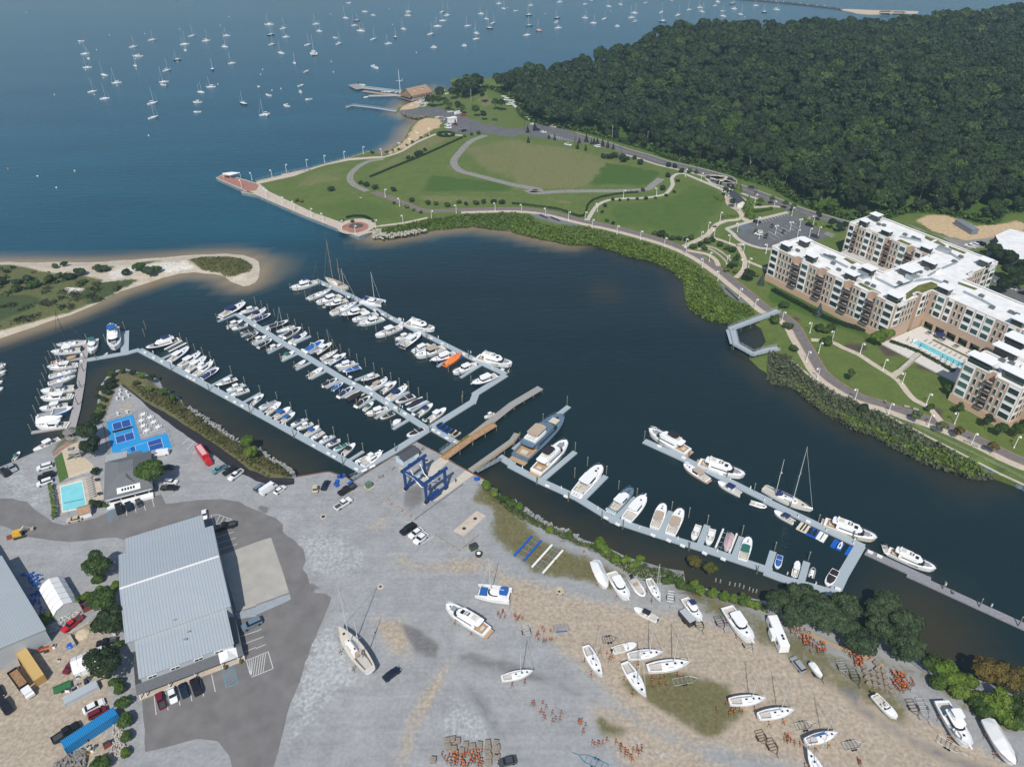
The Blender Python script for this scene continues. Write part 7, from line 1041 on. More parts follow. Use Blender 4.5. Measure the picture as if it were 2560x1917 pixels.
for i, (s, m, sk) in enumerate((('zh 1320,465 1430,395', BLUEF, BK), ('zh 1390,510 1500,435', BLUEF, BK), ('zh 1465,560 1575,480', BLUEF, BK), ('zh 1540,590 1650,510', CV['c'][1], BK), ('zh 1610,620 1720,545', CV['c'][1], BK))): ski_float('%s float, %s from left beside the short dock' % ('blue' if i < 3 else 'cream', nth(i)), s, .4, m, sk)
for i, (s, m, sk, l) in enumerate((('zi 1350,985 1440,870', CV['c'][1], None, 'leftmost cream float'), ('zi 1400,1010 1490,895', CV['c'][1], None, 'second cream float'), ('zi 1455,1035 1540,920', CV['c'][1], None, 'third cream float'), ('zi 1520,1080 1600,955', BLUEF, BK, 'left blue float'), ('zi 1600,1115 1680,990', BLUEF, BK, 'second blue float'), ('zi 1690,1150 1770,1030', WHITE, None, 'left white float'), ('zi 1750,1185 1830,1065', WHITE, None, 'right white float'), ('zi 1940,1290 2020,1165', BLUEF, None, 'third blue float'), ('zi 2040,1330 2110,1210', BLUEF, ('white', WHITE), 'fourth blue float'), ('c12 680,1470 725,1400', BLUEF, None, 'rightmost blue float'))): ski_float(l+' along the outer right dock', s, .4, m, sk)
# pilings, dock boxes
PSTR = 'za 100,515 755,215 868,280 980,345 1088,420 300,645 505,770 720,895 960,1050 1195,1190 1440,1340 1690,1495 1330,525 1450,605 1575,685 1695,745 1845,835 2095,970 345,1425 575,1595 65,1280 zb 48,590 178,655 310,735 460,800 597,880 745,950 900,1030 1038,1105 1203,1195 1360,1270 1525,1320 1692,1435 1860,1530 2028,1615 540,510 1105,780 1718,1095 zc 605,835 785,940 975,1030 1165,1135 1365,1235 1322,800 2025,1050 595,460 1225,1525 410,750 235,650 zd 640,145 795,215 925,300 1070,390 1215,460 1360,550 1508,630 1655,725 1812,800 1985,890 2135,980 630,920 920,1090 1210,1280 1515,1465 1640,1200 2170,1525 1040,700 ze 155,145 785,220 905,300 1025,395 1165,475 1300,555 1380,660 1650,800 1885,975 2150,1115 625,740 1270,1095 1978,1485 zf 650,290 890,445 1160,590 1380,765 1630,890 1880,1010 2130,1160 935,935 1783,1405 zg 880,655 840,770 810,920 780,1045 750,1175 700,1310 680,1470 635,1625 1830,380 2165,170 1515,375 1670,690 1480,690 1450,900 1410,1180 1355,1480 100,870 45,1020 c9 300,335 275,415 c5 1250,1245 1262,1185 c11 475,180 268,325 545,575 650,705 540,805 813,780 918,905 1075,970 1375,1085 1522,1150 1680,1215 1980,1305 213,865 485,1010 773,1165 955,1250 1525,1435 2110,1635 1140,480 1262,525 1525,640 1850,815 2085,930 c12 430,1195 725,1340 55,1435 345,1520 185,1080 c16 1500,130 1815,285 2150,450 c10 1780,165 1205,590 925,575'
got = []
for p in px(PSTR):
    if all(math.hypot(p[0]-q[0], p[1]-q[1]) > 5 for q in got): got.append(p)
got.sort(key=lambda p: (p[1]//120, p[0])); rown = {}
for p in got: rown.setdefault(int(p[1]//120), []).append(p)
for rk, (r, L_) in enumerate(sorted(rown.items())):
    for i, p in enumerate(L_):
        b = G(p, 0); t = thing('piling', 'tall wooden mooring piling, %s from left in the %s row of pilings' % (nth(i), nth(rk)), 'piling', b, 0, 'mooring pilings'); h = random.uniform(3.2, 4.0); part('post', 'pilepost', lambda: MB().cyl((0, 0, -2), .19, 6.0, 8, .16), PILE, t).scale = (1, 1, h/3.7); part('cap', 'pilecap', lambda: MB().cyl((0, 0, 4.0), .21, .15, 8, .05), M('pile cap', (.30,.30,.27), .8), t).scale = (1, 1, h/3.7)
for i, p in enumerate(px('c15 1755,55 1795,65 1875,85 1920,95 1960,98 1995,115 2045,130 2075,145 2105,150')): t = thing('old_pile', 'short old pile stump, %s from the left in the dark shallows' % nth(i), 'piling', G(p, 0), 0, 'old pile stumps in the shallows'); part('post', 'stump', lambda: MB().cyl((0, 0, -1), .2, 2.2, 7), M('pale old wood', (.33,.32,.30), .9), t)
BXS = 'zc 135,140 170,200 520,385 680,465 870,560 1240,735 1420,825 1910,1000 zb 620,510 730,540 1045,720 1500,950 1640,1020 1790,1090 1930,1095 za 500,385 740,590 960,650 1190,780 1430,920 1570,1010 zd 380,340 800,580 865,690 1090,750 1165,870 1430,1030 1580,1110 1810,1140 1745,1215 1890,1225 2090,1330 ze 160,435 310,525 450,590 890,850 945,880 1005,910 1570,1205 1710,1290 1840,1355 zf 1275,1075 1530,1210 1625,1265 2010,1480 c11 305,885 465,975 810,1160 910,1215 1215,1310 1350,1355 1470,1400 1660,1465 1820,1515 1480,640 1800,780 1270,540 c12 345,1190 880,1455 960,1490 zh 1270,530 1360,580 1500,670 1650,740 1110,360 zg 1415,610 1410,720 1330,1140 c16 600,125'
bx = sorted(px(BXS)); rown = {}
for p in bx: rown.setdefault(int(p[1]//110), []).append(p)
for rk, (r, L_) in enumerate(sorted(rown.items())):
    for i, p in enumerate(L_):
        t = thing('dock_box', 'white dock box, %s from left in the %s row of dock boxes' % (nth(i), nth(rk)), 'dock box', G(p, .6), random.choice((-.66, -.6, -.55)), 'white dock boxes'); part('box', 'dbx', lambda: MB().box((0, 0, .28), (1.5, .65, .5)), WHITE, t); part('lid', 'dbl', lambda: MB().box((0, 0, .58), (1.6, .75, .10), 0, .92), WHITE, t)
PED = 'zc 200,150 800,450 1360,710 1730,975 2005,1040 965,590 zb 1200,760 930,600 za 1010,670 1230,830 1620,1090 2050,1265 zd 740,530 1350,970 1660,1070 1700,1100 1990,1270 ze 300,430 620,600 1160,900 1430,1045 1700,1195 zf 200,390 790,700 1010,830 1265,970 1505,1090 1760,1220 2030,1380 c11 90,725 425,900 740,1075 1100,1240 1430,1335 1770,1440 1680,760 1880,820 2055,900 2175,1000 c12 260,1145 460,1205 500,1265 745,1345 735,1375 165,1640 c16 1530,90 1925,270 410,80 zh 1490,1400 1300,310'
pd = sorted(px(PED)); rown = {}
for p in pd: rown.setdefault(int(p[1]//120), []).append(p)
for rk, (r, L_) in enumerate(sorted(rown.items())):
    for i, p in enumerate(L_): t = thing('power_pedestal', 'slim white power pedestal, %s from left in the %s row of pedestals' % (nth(i), nth(rk)), 'pedestal', G(p, .55), 0, 'white power pedestals'); part('post', 'pdp', lambda: MB().box((0, 0, .55), (.3, .3, 1.1)), WHITE, t); part('cap', 'pdc', lambda: MB().box((0, 0, 1.15), (.36, .36, .14), 0, .6), METAL, t)
# ------------------------------------------------------------------ boats on moorings in the bay
MOOR = {'c1': '698,355,40,m 735,465,55,s 765,508,38,s 752,583,45,s 797,790,50,s 905,850,65,s 897,648,48,v 1005,715,38,s 1150,405,42,s 1188,485,65,m 1168,570,42,s 1312,345,42,s 1318,890,50,s 1324,1013,40,s 1412,707,35,s 1410,732,50,m 1440,607,32,s 1527,515,36,s 1595,383,62,k 1600,438,34,s 1657,310,34,s 1780,352,56,s 1833,598,30,s 1818,750,60,s 1735,795,65,k 1703,883,38,m 1702,965,50,m 1940,405,58,s 1953,308,48,s 1998,547,20,s 2098,893,32,s',
 'c2': '112,213,62,s 127,300,38,s 137,383,34,s 215,458,40,s 237,247,38,s 257,320,34,s 333,547,34,s 448,387,32,s 500,470,58,c 516,210,26,s 547,270,50,s 682,326,20,m 716,377,24,s 771,157,38,s 847,220,30,s 868,178,46,s 903,268,66,k 800,27,40,m 938,102,44,m 1010,132,32,m 1014,338,26,s 1015,575,40,m 1040,590,40,m 1140,378,36,s 1203,322,22,s 1270,252,34,s 1312,135,54,m 1315,103,42,k 1508,295,40,s 1565,228,60,s 1607,103,22,s 1610,180,44,s 1650,134,42,s 1535,410,50,m 1798,396,40,m 1825,225,24,s 1940,120,46,s 1988,164,36,s 2013,243,28,s 2045,200,22,s 2095,33,30,s 2135,75,34,s 1900,288,22,s 1897,338,24,s 432,617,16,m 387,738,22,m 385,797,34,m 108,822,24,m 22,748,22,m 263,913,38,m 453,857,20,m 72,990,20,s 95,992,14,m',
 'c3': '30,95,20,m 160,48,24,s 143,132,34,s 148,222,38,s 132,303,58,s 232,265,38,r 410,20,28,s 388,155,36,s 383,192,26,m 397,242,42,s 630,38,14,s 632,155,44,s 703,200,50,s 798,163,30,s 832,55,22,s 937,42,24,s 1030,153,42,s 1058,115,44,s 1062,184,26,m 1153,25,22,m 1290,108,24,s 1300,186,34,s 1433,132,34,s 1527,85,22,s 1620,68,36,s 1640,103,30,s 1748,50,34,m 1775,17,32,m 1818,97,24,m 1820,140,28,s 1900,32,44,s 1914,78,42,s 1972,127,26,s 2103,50,36,s 2175,105,36,s 908,228,34,m 685,5,20,m 1383,2,30,m', 'c4': '75,85,40,s'}
items = []
for v, s in MOOR.items():
    for q in s.split(): x, y, l, k = q.split(','); items.append((*px('%s %s,%s' % (v, x, y))[0], float(l)/Sc, k))
bands = [(0, 35, 'in the farthest row of moorings'), (35, 62, 'in the second farthest row of moorings'), (62, 95, 'in the third farthest row of moorings'), (95, 130, 'in the middle row of moorings'), (130, 180, 'in the second nearest row of moorings'), (180, 2000, 'in the nearest row of moorings')]
def small_sail(t, key, H, tw, red):
    P = lambda nm, mk, m: part(nm, ('ms', key, nm), mk, m, t)
    P('hull', lambda: hull_m(9.5, 3.0, .95, 1.3, hbs, .4, .1), CV['n'][1] if red == 2 else (M('red hull', (.45,.05,.05), .4) if red == 1 else GEL)); P('deck', lambda: house(rim_m(9.5, 3.0, .95, 1.3, .2, hbs, .08, .03, inset=.6), -1.6, 2.2, .8, 1.0, 1.45, 1.2, 0, .8).box((-2.8, 0, .8), (2.2, 1.3, .1)), GEL); P('mast', lambda: MB().tube([(.9, 0, 1), (.85, 0, 1+H)], .14, 5, .09).tube([(.9, 0, 2.4), (-2.9, 0, 2.3)], .12, 5), MASTM)
    P('sail_cover', lambda: MB().tube([(.8, 0, 2.62), (-2.7, 0, 2.5)], .2, 5), random.choice([cvm('b'), cvm('n'), GEL, GEL, cvm('t')]))
    if tw: P('mizzen_mast', lambda: MB().tube([(-3, 0, 1), (-3.05, 0, 9)], .12, 5, .08), MASTM)
    else: P('forestay', lambda: MB().tube([(4.6, 0, 1.3), (.88, 0, H*.97)], .05, 4), MASTM)
for lo, hi, wh in bands:
    L_ = sorted([q for q in items if lo <= q[1] < hi])
    for i, (x, y, l, k) in enumerate(L_):
        c = G((x, y), .6); mpp = math.hypot(c.x, c.y-0)/F*1.02; ln = l*mpp; Lt = {'m': 7.5, 'c': 12}.get(k, 10.0); Lt = max(Lt*.75, min(ln*1.05, 15)) if ln > Lt*.75 else Lt*random.uniform(.8, .95); th = math.acos(max(-1, min(1, ln/Lt*.97)))*.9; rz = random.choice((-1, 1))*th-.12 if random.random() < .5 else PI+random.choice((-1, 1))*th*.6; r_ = random.random()
        if k == 'm' and False: pass
        if k in 'skrv':
            red = 1 if k == 'r' else (2 if r_ < .12 else 0); t = thing('moored_sailboat', '%s %s moored in the bay, %s sailboat from left %s' % (('white', 'red', 'navy')[red], 'ketch' if k == 'k' else 'sloop', nth(i), wh), 'sailboat', (c.x, c.y, 0), rz, 'sailboats on moorings in the bay', Lt/9.5); small_sail(t, (k == 'k', int(r_*3)), 10.5+2*int(r_*3), k == 'k', red)
        elif k == 'c':
            d = Vector((math.cos(-1.3), math.sin(-1.3), 0))*7; boat('cat', 'w', 'w', c-d, c+d, 'white catamaran lying alone on its mooring, %s from left %s' % (nth(i), wh), None)
        else:
            d = Vector((math.cos(rz), math.sin(rz), 0))*Lt/2; kk = random.choice(['ex', 'cud', 'sp']) if l > 7 else 'cud'; boat(kk, 'w', 'w' if kk != 'sp' else 'x', c-d, c+d, 'white motorboat moored in the bay, %s boat from left %s' % (nth(i), wh), 'motorboats on moorings in the bay')
BUOY = M('white buoy', (.75,.75,.74), .5); BUOYO = M('orange plastic', (.72,.16,.03), .6, .1, 3)
bl = sorted(px('c1 945,305 1250,295 390,432 833,433 1550,255 1900,222 1975,148 1282,1172 645,1477 325,1523 488,1622 1880,730 225,112 470,820 70,1460 685,375 740,608 815,820 890,678 1010,742 1170,512 1175,597 1530,535 c2 650,535 668,625 40,645 58,602 138,783 215,768 645,125 1148,80 1383,457 1178,215 2168,72 c3 850,98 287,122 2008,152'))
for i, p in enumerate(bl): t = thing('mooring_buoy', 'small round mooring buoy, %s from the left on the bay' % nth(i), 'buoy', G(p, 0), 0, 'mooring buoys'); part('float', 'buf', lambda: MB().ball((0, 0, .25), .55, 8, 6), BUOYO if i in (0, 3) else BUOY, t); part('ring', 'bur', lambda: MB().cyl((0, 0, .7), .12, .25, 6), METAL, t)
# ================================================================== VEHICLES, YARD, STREET FURNITURE
CARC = {k: (n, M('car paint '+n, c, .25, .04, 1)) for k, n, c in (('w', 'white', (.76,.76,.76)), ('k', 'black', (.014,.014,.017)), ('g', 'silver grey', (.30,.32,.34)), ('n', 'dark navy', (.012,.018,.045)), ('r', 'red', (.50,.02,.025)), ('b', 'blue grey', (.13,.19,.26)), ('t', 'tan', (.50,.43,.31)), ('m', 'maroon', (.16,.012,.025)), ('e', 'teal', (.10,.25,.28)), ('d', 'dark grey', (.06,.065,.07)))}
TYRE = M('tyre', (.015,.015,.016), .9); CGL = M('car glass', (.012,.015,.018), .06, .2, 2)
def carbody(kind):
    L = {'sedan': 4.75, 'suv': 4.85, 'pickup': 5.7, 'van': 5.6, 'cart': 2.5}[kind]; w = .92; mb = MB()
    prof = {'sedan': [(-.5, .35, .85), (-.46, .25, .95), (-.3, .25, 1.0), (.18, .25, 1.0), (.42, .25, .88), (.5, .35, .65)], 'suv': [(-.5, .4, 1.0), (-.48, .3, 1.1), (-.2, .3, 1.12), (.2, .3, 1.12), (.44, .3, 1.0), (.5, .4, .75)], 'pickup': [(-.5, .45, .7), (-.49, .4, .75), (-.12, .4, .78), (-.11, .4, 1.15), (.2, .4, 1.15), (.44, .4, 1.08), (.5, .45, .8)], 'van': [(-.5, .4, 1.35), (-.48, .3, 1.4), (0, .3, 1.4), (.33, .3, 1.4), (.45, .3, 1.1), (.5, .4, .8)], 'cart': [(-.5, .3, .6), (-.3, .25, .75), (.2, .25, .5), (.5, .3, .8)]}[kind]
    mb.loft([[(x*L, -w*(.86 if abs(x) > .49 else 1), z0), (x*L, w*(.86 if abs(x) > .49 else 1), z0), (x*L, w*.97*(.86 if abs(x) > .49 else 1), z1), (x*L, -w*.97*(.86 if abs(x) > .49 else 1), z1)] for x, z0, z1 in prof])
    if kind == 'pickup':
        for sg in (-1, 1): mb.box((-.31*L, sg*w*.92, .95), (.38*L, .1, .4))
        mb.box((-.495*L, 0, .95), (.1, 1.75, .4))
    return mb
def cabin(kind, roof):
    L = {'sedan': 4.75, 'suv': 4.85, 'pickup': 5.7, 'van': 5.6, 'cart': 2.5}[kind]; x0, x1, a, b, z0, z1 = {'sedan': (-.40, .22, .13, .14, .97, 1.42), 'suv': (-.485, .25, .05, .12, 1.08, 1.66), 'pickup': (-.12, .24, .03, .11, 1.12, 1.75), 'van': (-.49, .40, .01, .10, 1.38, 2.3), 'cart': (-.38, .3, 0, 0, 1.6, 1.75)}[kind]
    X = [x0*L, x1*L, (x1-b)*L, (x0+a)*L]; mb = MB()
    if roof: mb.box(((X[2]+X[3])/2, 0, z1+.02), (X[2]-X[3]+.05, 1.46 if kind != 'van' else 1.7, .06), 0, .96)
    else: mb.loft([[(X[0], -.84, z0), (X[0], .84, z0), (X[3], .72, z1), (X[3], -.72, z1)], [(X[1], -.84, z0), (X[1], .84, z0), (X[2], .72, z1), (X[2], -.72, z1)]])
    return mb
def car(kind, col, A, Bp, label, group=None):
    d = Bp-A; c = (A+Bp)/2; L = {'sedan': 4.75, 'suv': 4.85, 'pickup': 5.7, 'van': 5.6, 'cart': 2.5}[kind]; s = min(max(d.length/L, .9), 1.12); pm = CARC[col][1]
    t = thing({'pickup': 'pickup_truck', 'van': 'van', 'cart': 'golf_cart', 'suv': 'parked_suv'}.get(kind, 'parked_car'), label, {'pickup': 'pickup truck', 'van': 'van', 'cart': 'golf cart', 'suv': 'suv'}.get(kind, 'car'), (c.x, c.y, 2.03), math.atan2(d.y, d.x), group, s)
    part('body', (kind, 'b'), lambda: carbody(kind), pm, t)
    if kind == 'van': part('upper_body', (kind, 'u'), lambda: cabin(kind, False), pm, t); part('windscreen', (kind, 'w'), lambda: MB().add([(2.0, -.8, 1.45), (2.0, .8, 1.45), (1.55, .7, 2.2), (1.55, -.7, 2.2)], [(0, 1, 2, 3)]).box((1.3, .80, 1.75), (.7, .1, .5)).box((1.3, -.80, 1.75), (.7, .1, .5)), CGL, t).location = (.27, 0, .02)
    elif kind == 'cart': part('roof', (kind, 'r'), lambda: cabin(kind, True), CARC['t'][1], t); part('seat', (kind, 's'), lambda: MB().box((-.3, 0, .8), (.6, 1.1, .3)).box((-.62, 0, 1.1), (.12, 1.1, .5)), CARC['k'][1], t); part('roof_post', (kind, 'p'), lambda: MB().tube([(.7, -.6, .6), (.5, -.6, 1.7)], .03, 4).tube([(.7, .6, .6), (.5, .6, 1.7)], .03, 4).tube([(-.9, -.6, .6), (-.8, -.6, 1.7)], .03, 4).tube([(-.9, .6, .6), (-.8, .6, 1.7)], .03, 4), METAL, t)
    else: part('windows', (kind, 'g'), lambda: cabin(kind, False), CGL, t); part('roof', (kind, 'r'), lambda: cabin(kind, True), pm, t)
    if kind == 'pickup': part('truck_bed', (kind, 'bed'), lambda: MB().box((-.31*L, 0, .82), (.37*L, 1.6, .04)), CARC['d'][1], t)
    for x in (-.31, .31):
        for y in (-.82, .82): part('wheel', (kind, 'wh', L), lambda: MB().tube([(0, -.12, 0), (0, .12, 0)], .34 if kind != 'cart' else .22, 9), TYRE, t).location = (x*L, y, .34 if kind != 'cart' else .22)
    if kind != 'cart':
        for y in (-.62, .62): part('headlight', 'hl', lambda: MB().box((0, 0, 0), (.12, .35, .14)), CARC['w'][1], t).location = (L*.485, y, .68)
    return t
KN = {'sedan': 'car', 'suv': 'suv', 'pickup': 'pickup truck', 'van': 'van', 'cart': 'golf cart'}
def cars(where, spec):
    for i, r in enumerate([q for q in spec.split('|') if q.strip()]):
        c, pos = r.split(':'); k, col = c.split(); A, Bp = gp(pos); car(k, col, A, Bp, '%s %s, %s %s' % (CARC[col][0], KN[k], nth(i), where), 'vehicles '+where.split(' ', 2)[-1] if where.startswith('from') else 'vehicles '+where)
cars('from left in the upper left car park', 'suv k: c9 75,800 10,745|sedan g: c9 85,705 135,760|suv w: c9 460,705 322,745|suv k: c9 480,785 330,825|suv w: c9 460,835 322,885'); cars('from left below the clubhouse', 'sedan t: c9 712,1165 580,1190|suv k: c9 1045,1130 1020,1040|suv n: c9 1130,1100 1100,1028|sedan d: c9 1215,1060 1185,1000'); cars('from top beside the clubhouse tree', 'van w: c9 1465,600 1330,620|sedan d: c9 1400,735 1500,725|suv w: c9 1430,850 1528,858|pickup k: c9 1395,908 1540,908')
cars('from left along the black mulch bed', 'pickup e: c9 1925,730 1860,765|suv k: c9 2035,735 1925,790|pickup w: c9 2095,755 1980,840|suv b: c10 -10,935 80,870|van w: c10 45,965 180,875|sedan w: c10 165,955 255,890'); cars('from left near the travel lift', 'cart t: c10 510,945 520,895|sedan n: c10 580,925 625,840|pickup k: c10 855,885 715,965|pickup w: c10 685,1090 825,1000|suv k: c10 1385,1220 1240,1310|sedan w: c10 1435,1260 1325,1335|sedan w: c10 1475,1300 1370,1385')
cars('from left by the warehouse corner', 'sedan w: c9 1765,1100 1770,1170|pickup k: c9 2045,1215 1850,1265|suv b: c14 60,395 c13 2085,480'); cars('from left in the warehouse porch bays', 'pickup m: c13 1412,1160 1368,1030|sedan w: c13 1475,985 1510,1112|sedan n: c13 1610,1065 1568,945|suv k: c13 1722,1045 1672,905'); cars('in the junk yard, counted from the top', 'pickup r: c13 712,370 545,505|pickup k: c13 970,580 880,600|suv m: c13 640,770 590,830|sedan k: c13 -30,980 20,1060|suv k: c13 15,1095 95,1200|sedan w: c13 725,1195 910,1095|suv m: c13 770,1240 930,1160|pickup k: c13 460,1450 695,1295')
cars('from left in the open boat yard', 'sedan n: c14 1105,915 1240,815|sedan d: c15 40,1600 c14 2085,1640|cart t: c15 380,150 450,150|suv g: c16 305,850 200,720'); cars('from left in the lower car park', 'suv n: zp 960,1065 1100,1085|suv w: zp 1150,1370 990,1345|suv n: zj 935,575 1040,605|suv d: zj 1020,760 1150,805'); car('sedan', 'd', g1('zp 830,265'), g1('zp 1000,305'), 'dark car driving on the road above the pavilion')
cars('from left behind the apartments', 'pickup w: c8 1790,490 1690,465|suv w: c8 1815,475 1740,450|suv k: c8 1870,470 1790,440|van n: c8 1830,570 1750,540|suv g: c8 2030,800 1940,780|suv w: c8 2140,850 2060,825|suv k: c8 2240,895 2160,870'); cars('from left around the harbour car park', 'sedan w: c2 1625,1080 1690,1090|sedan w: c2 1628,1105 1690,1110|sedan m: c2 1710,1075 1735,1082|sedan g: c2 1735,1135 1775,1122|sedan n: c2 1775,1140 1815,1128|pickup r: c2 1765,1005 1815,998|van w: c2 1715,995 1768,980|pickup w: c2 1655,975 1700,968|suv d: c2 2040,1040 2080,1040')
cars('from left around the upper car park', 'pickup w: c3 105,1020 165,1045|sedan w: c3 158,1078 205,1073|suv n: c3 180,1128 240,1125|sedan w: c3 250,1143 295,1148|suv n: c3 270,1080 308,1090|sedan t: c3 330,1095 378,1108|pickup w: c3 455,1250 510,1262|suv w: c3 765,1275 712,1265')
# red box truck with pale roof panel, white tractor with dump bed
def boxtruck(label, A, Bp, cab, box, low=False):
    d = Bp-A; c = (A+Bp)/2; L = d.length; t = thing('box_truck' if not low else 'dump_truck', label, 'truck', (c.x, c.y, 2.03), math.atan2(d.y, d.x)); MB().box((L*.36, 0, 1.25), (L*.24, 2.1, 1.6), 0, .9).box((L*.47, 0, .85), (L*.1, 2.0, .8)).build('cab', cab, t); MB().box((L*.42, 0, 1.7), (L*.06, 1.8, .6)).build('windscreen', CGL, t)
    if low: b = MB().box((-L*.16, 0, .95), (L*.66, 2.4, .1)).box((-L*.16, 1.15, 1.3), (L*.66, .1, .8)).box((-L*.16, -1.15, 1.3), (L*.66, .1, .8)).box((-L*.49, 0, 1.3), (.1, 2.3, .8)).box((L*.17, 0, 1.4), (.1, 2.3, 1.0)).build('dump_bed', box, t); MB().box((-L*.16, 0, 1.15), (L*.6, 2.1, .3)).build('load', M('brown load', (.28,.16,.08), .9, .3, 2), b)
    else: b = MB().box((-L*.13, 0, 1.75), (L*.72, 2.3, 2.3)).build('box', box, t); MB().box((-L*.13, 0, 2.92), (L*.6, 1.6, .06)).build('roof_panel', M('pale pink panel', (.62,.40,.42), .7), b)
    for x in (-.32, .34):
        for y in (-.95, .95): part('wheel', 'twh', lambda: MB().tube([(0, -.15, 0), (0, .15, 0)], .46, 10), TYRE, t).location = (x*L, y, .46)
boxtruck('red box truck parked beside the mulch bed', g1('c9 1720,575'), g1('c9 1815,705'), CARC['r'][1], CARC['r'][1]); boxtruck('white truck with an open brown dump bed in the junk yard', g1('c13 120,850'), g1('c13 275,1060'), CARC['w'][1], CARC['k'][1], True)
# the travel lift
LB = M('lift blue steel', (.010,.050,.19), .4, .1, 1)
def travel_lift():
    A, B_, C_, D_ = [Vector((x, y, 2)) for x, y in ((-34.8, 182.9), (-27.7, 176.4), (-22.3, 182.7), (-29.5, 188.8))]; o = (A+B_+C_+D_)/4; e = ((B_-A)+(C_-D_)).normalized(); t = thing('travel_lift', 'blue four legged travel lift standing on the concrete runway', 'boat hoist', (o.x, o.y, 2.02), math.atan2(e.y, e.x)); X, Y, H = 4.85, 4.3, 8.5
    for x in (-X, X): MB().box((x, 0, H), (.75, 2*Y+2.4, .85)).build('top_beam', LB, t); MB().box((x, 0, 1.3), (.55, 2*Y, .7)).build('lower_beam', LB, t)
    for x in (-X, X):
        for y in (-Y, Y): MB().box((x, y, H/2+.3), (.62, .75, H-.8), 0, 1.1).build('leg', LB, t)
    c = MB(); c.loft([[(x, -Y-.9+ (.0), z-.4), (x, -Y-.3, z-.4), (x, -Y-.3, z+.45), (x, -Y-.9, z+.45)] for x, z in ((-X-.3, H+.1), (-2.2, H+.35), (2.2, H+.35), (X+.3, H+.1))]); beam = c.build('cross_beam', LB, t)
    s = MB(); r_ = random.Random(3)
    x = -2.9
    while x < 1.6: s.box((x, -Y-.93, H+.32), (.16+.1*r_.random(), .03, .42)); s.box((x+.12, -Y-.93, H+(.5 if r_.random() < .5 else .18)), (.3, .03, .1)); x += .5
    s.build('lettering', WHITE, beam)
    for x in (-X, X):
        for y in (-Y, Y): w = part('wheel', 'tlw', lambda: MB().tube([(-.3, 0, 0), (.3, 0, 0)], .85, 14), TYRE, t); w.location = (x, y, .85); MB().box((x, y, 1.1), (.9, .5, 1.3)).build('wheel_fork', LB, t); MB().tube([(x-.55, y-1.05, .35), (x+.55, y-1.05, .35)], .07, 5).build('wheel_guard', WHITE, t)
    MB().box((X+.2, -.9, 1.5), (1.3, 4.4, 1.7)).box((X+.2, -.9, 2.4), (1.1, 3.6, .2)).build('engine_box', LB, t); MB().box((-X, .8, 1.95), (.9, 2.2, .6)).build('fuel_tank', M('pale tank', (.45,.55,.58), .5), t); MB().box((-X-1.1, -Y-.2, H+.35), (1.5, 1.1, .12)).box((-X-1.1, -Y-.7, H-.3), (1.2, .1, 1.2)).build('control_platform', CARC['t'][1], t)
    for y in (-1.7, 2.3): MB().tube([(-X+.2, y, H-1.5), (-X*.6, y, 3.6), (-.2, y, 2.2), (X*.6, y, 3.6), (X-.2, y, H-1.5)], .16, 6).build('sling', WHITE, t); MB().box((-X+.5, y, 5.6), (.5, .5, .9)).box((X-.5, y, 5.6), (.5, .5, .9)).build('hook_block', LB, t)
    for x in (-X, X): MB().box((x, -1.7, H+.6), (.8, .9, .5)).box((x, 2.3, H+.6), (.8, .9, .5)).box((x, 0, H+.55), (.4, 3, .3)).build('winch', LB, t)
travel_lift()
t = thing('lift_shed', 'pale blue shed with dark gambrel roof beside the travel lift', 'shed', (-36.2, 198.1, 2), math.atan2(4.3, 4.2)); gable(t, -3.4, 3.4, -2.1, 2.1, 2.5, 3.7, 0, M('dark shed roof', (.06,.065,.075), .8, .15, 2), M('pale blue boards', (.52,.60,.66), .7, .06, 2), .3); MB().box((-3.42, 0, 2.5), (.06, 1.6, .35)).build('name_board', M('navy sign', (.02,.05,.17), .6), t); MB().box((2.4, -2.12, 1.3), (1.6, .06, 1.5)).build('lattice', WHITE, t)
# boats stored on land with stands
STAND = M('rusty steel stand', (.13,.065,.04), .9, .3, 4); ORGP = M('orange stand pad', (.55,.14,.035), .6, .12, 3)
def standm():
    mb = MB().mat(0); [mb.tube([(0, 0, .75), (.55*math.cos(a), .55*math.sin(a), 0)], .045, 4) for a in (0, 2.1, 4.2)]; mb.tube([(0, 0, .4), (0, 0, 1.15)], .05, 5); return mb
STN, EXTRA = [0], MB()
def stand(p, label, grp, pad=ORGP, hz=1.0):
    STN[0] += 1
    if STN[0] > 290:
        m = standm(); EXTRA.mat(0).add([(x+p.x, y+p.y, z+p.z) for x, y, z in m.v], m.f); EXTRA.mat(1).box((p.x, p.y, p.z+1.18), (.34, .3, .1)); return
    t = thing('jack_stand', label, 'boat stand', p, random.random()*6.3, grp, (1, 1, hz)); part('tripod', 'stt', standm, STAND, t); o = part('pad', 'stp', lambda: MB().box((0, 0, 0), (.34, .30, .10)), pad, t); o.location = (.02, 0, 1.18); o.rotation_euler = (.35, 0, 0)
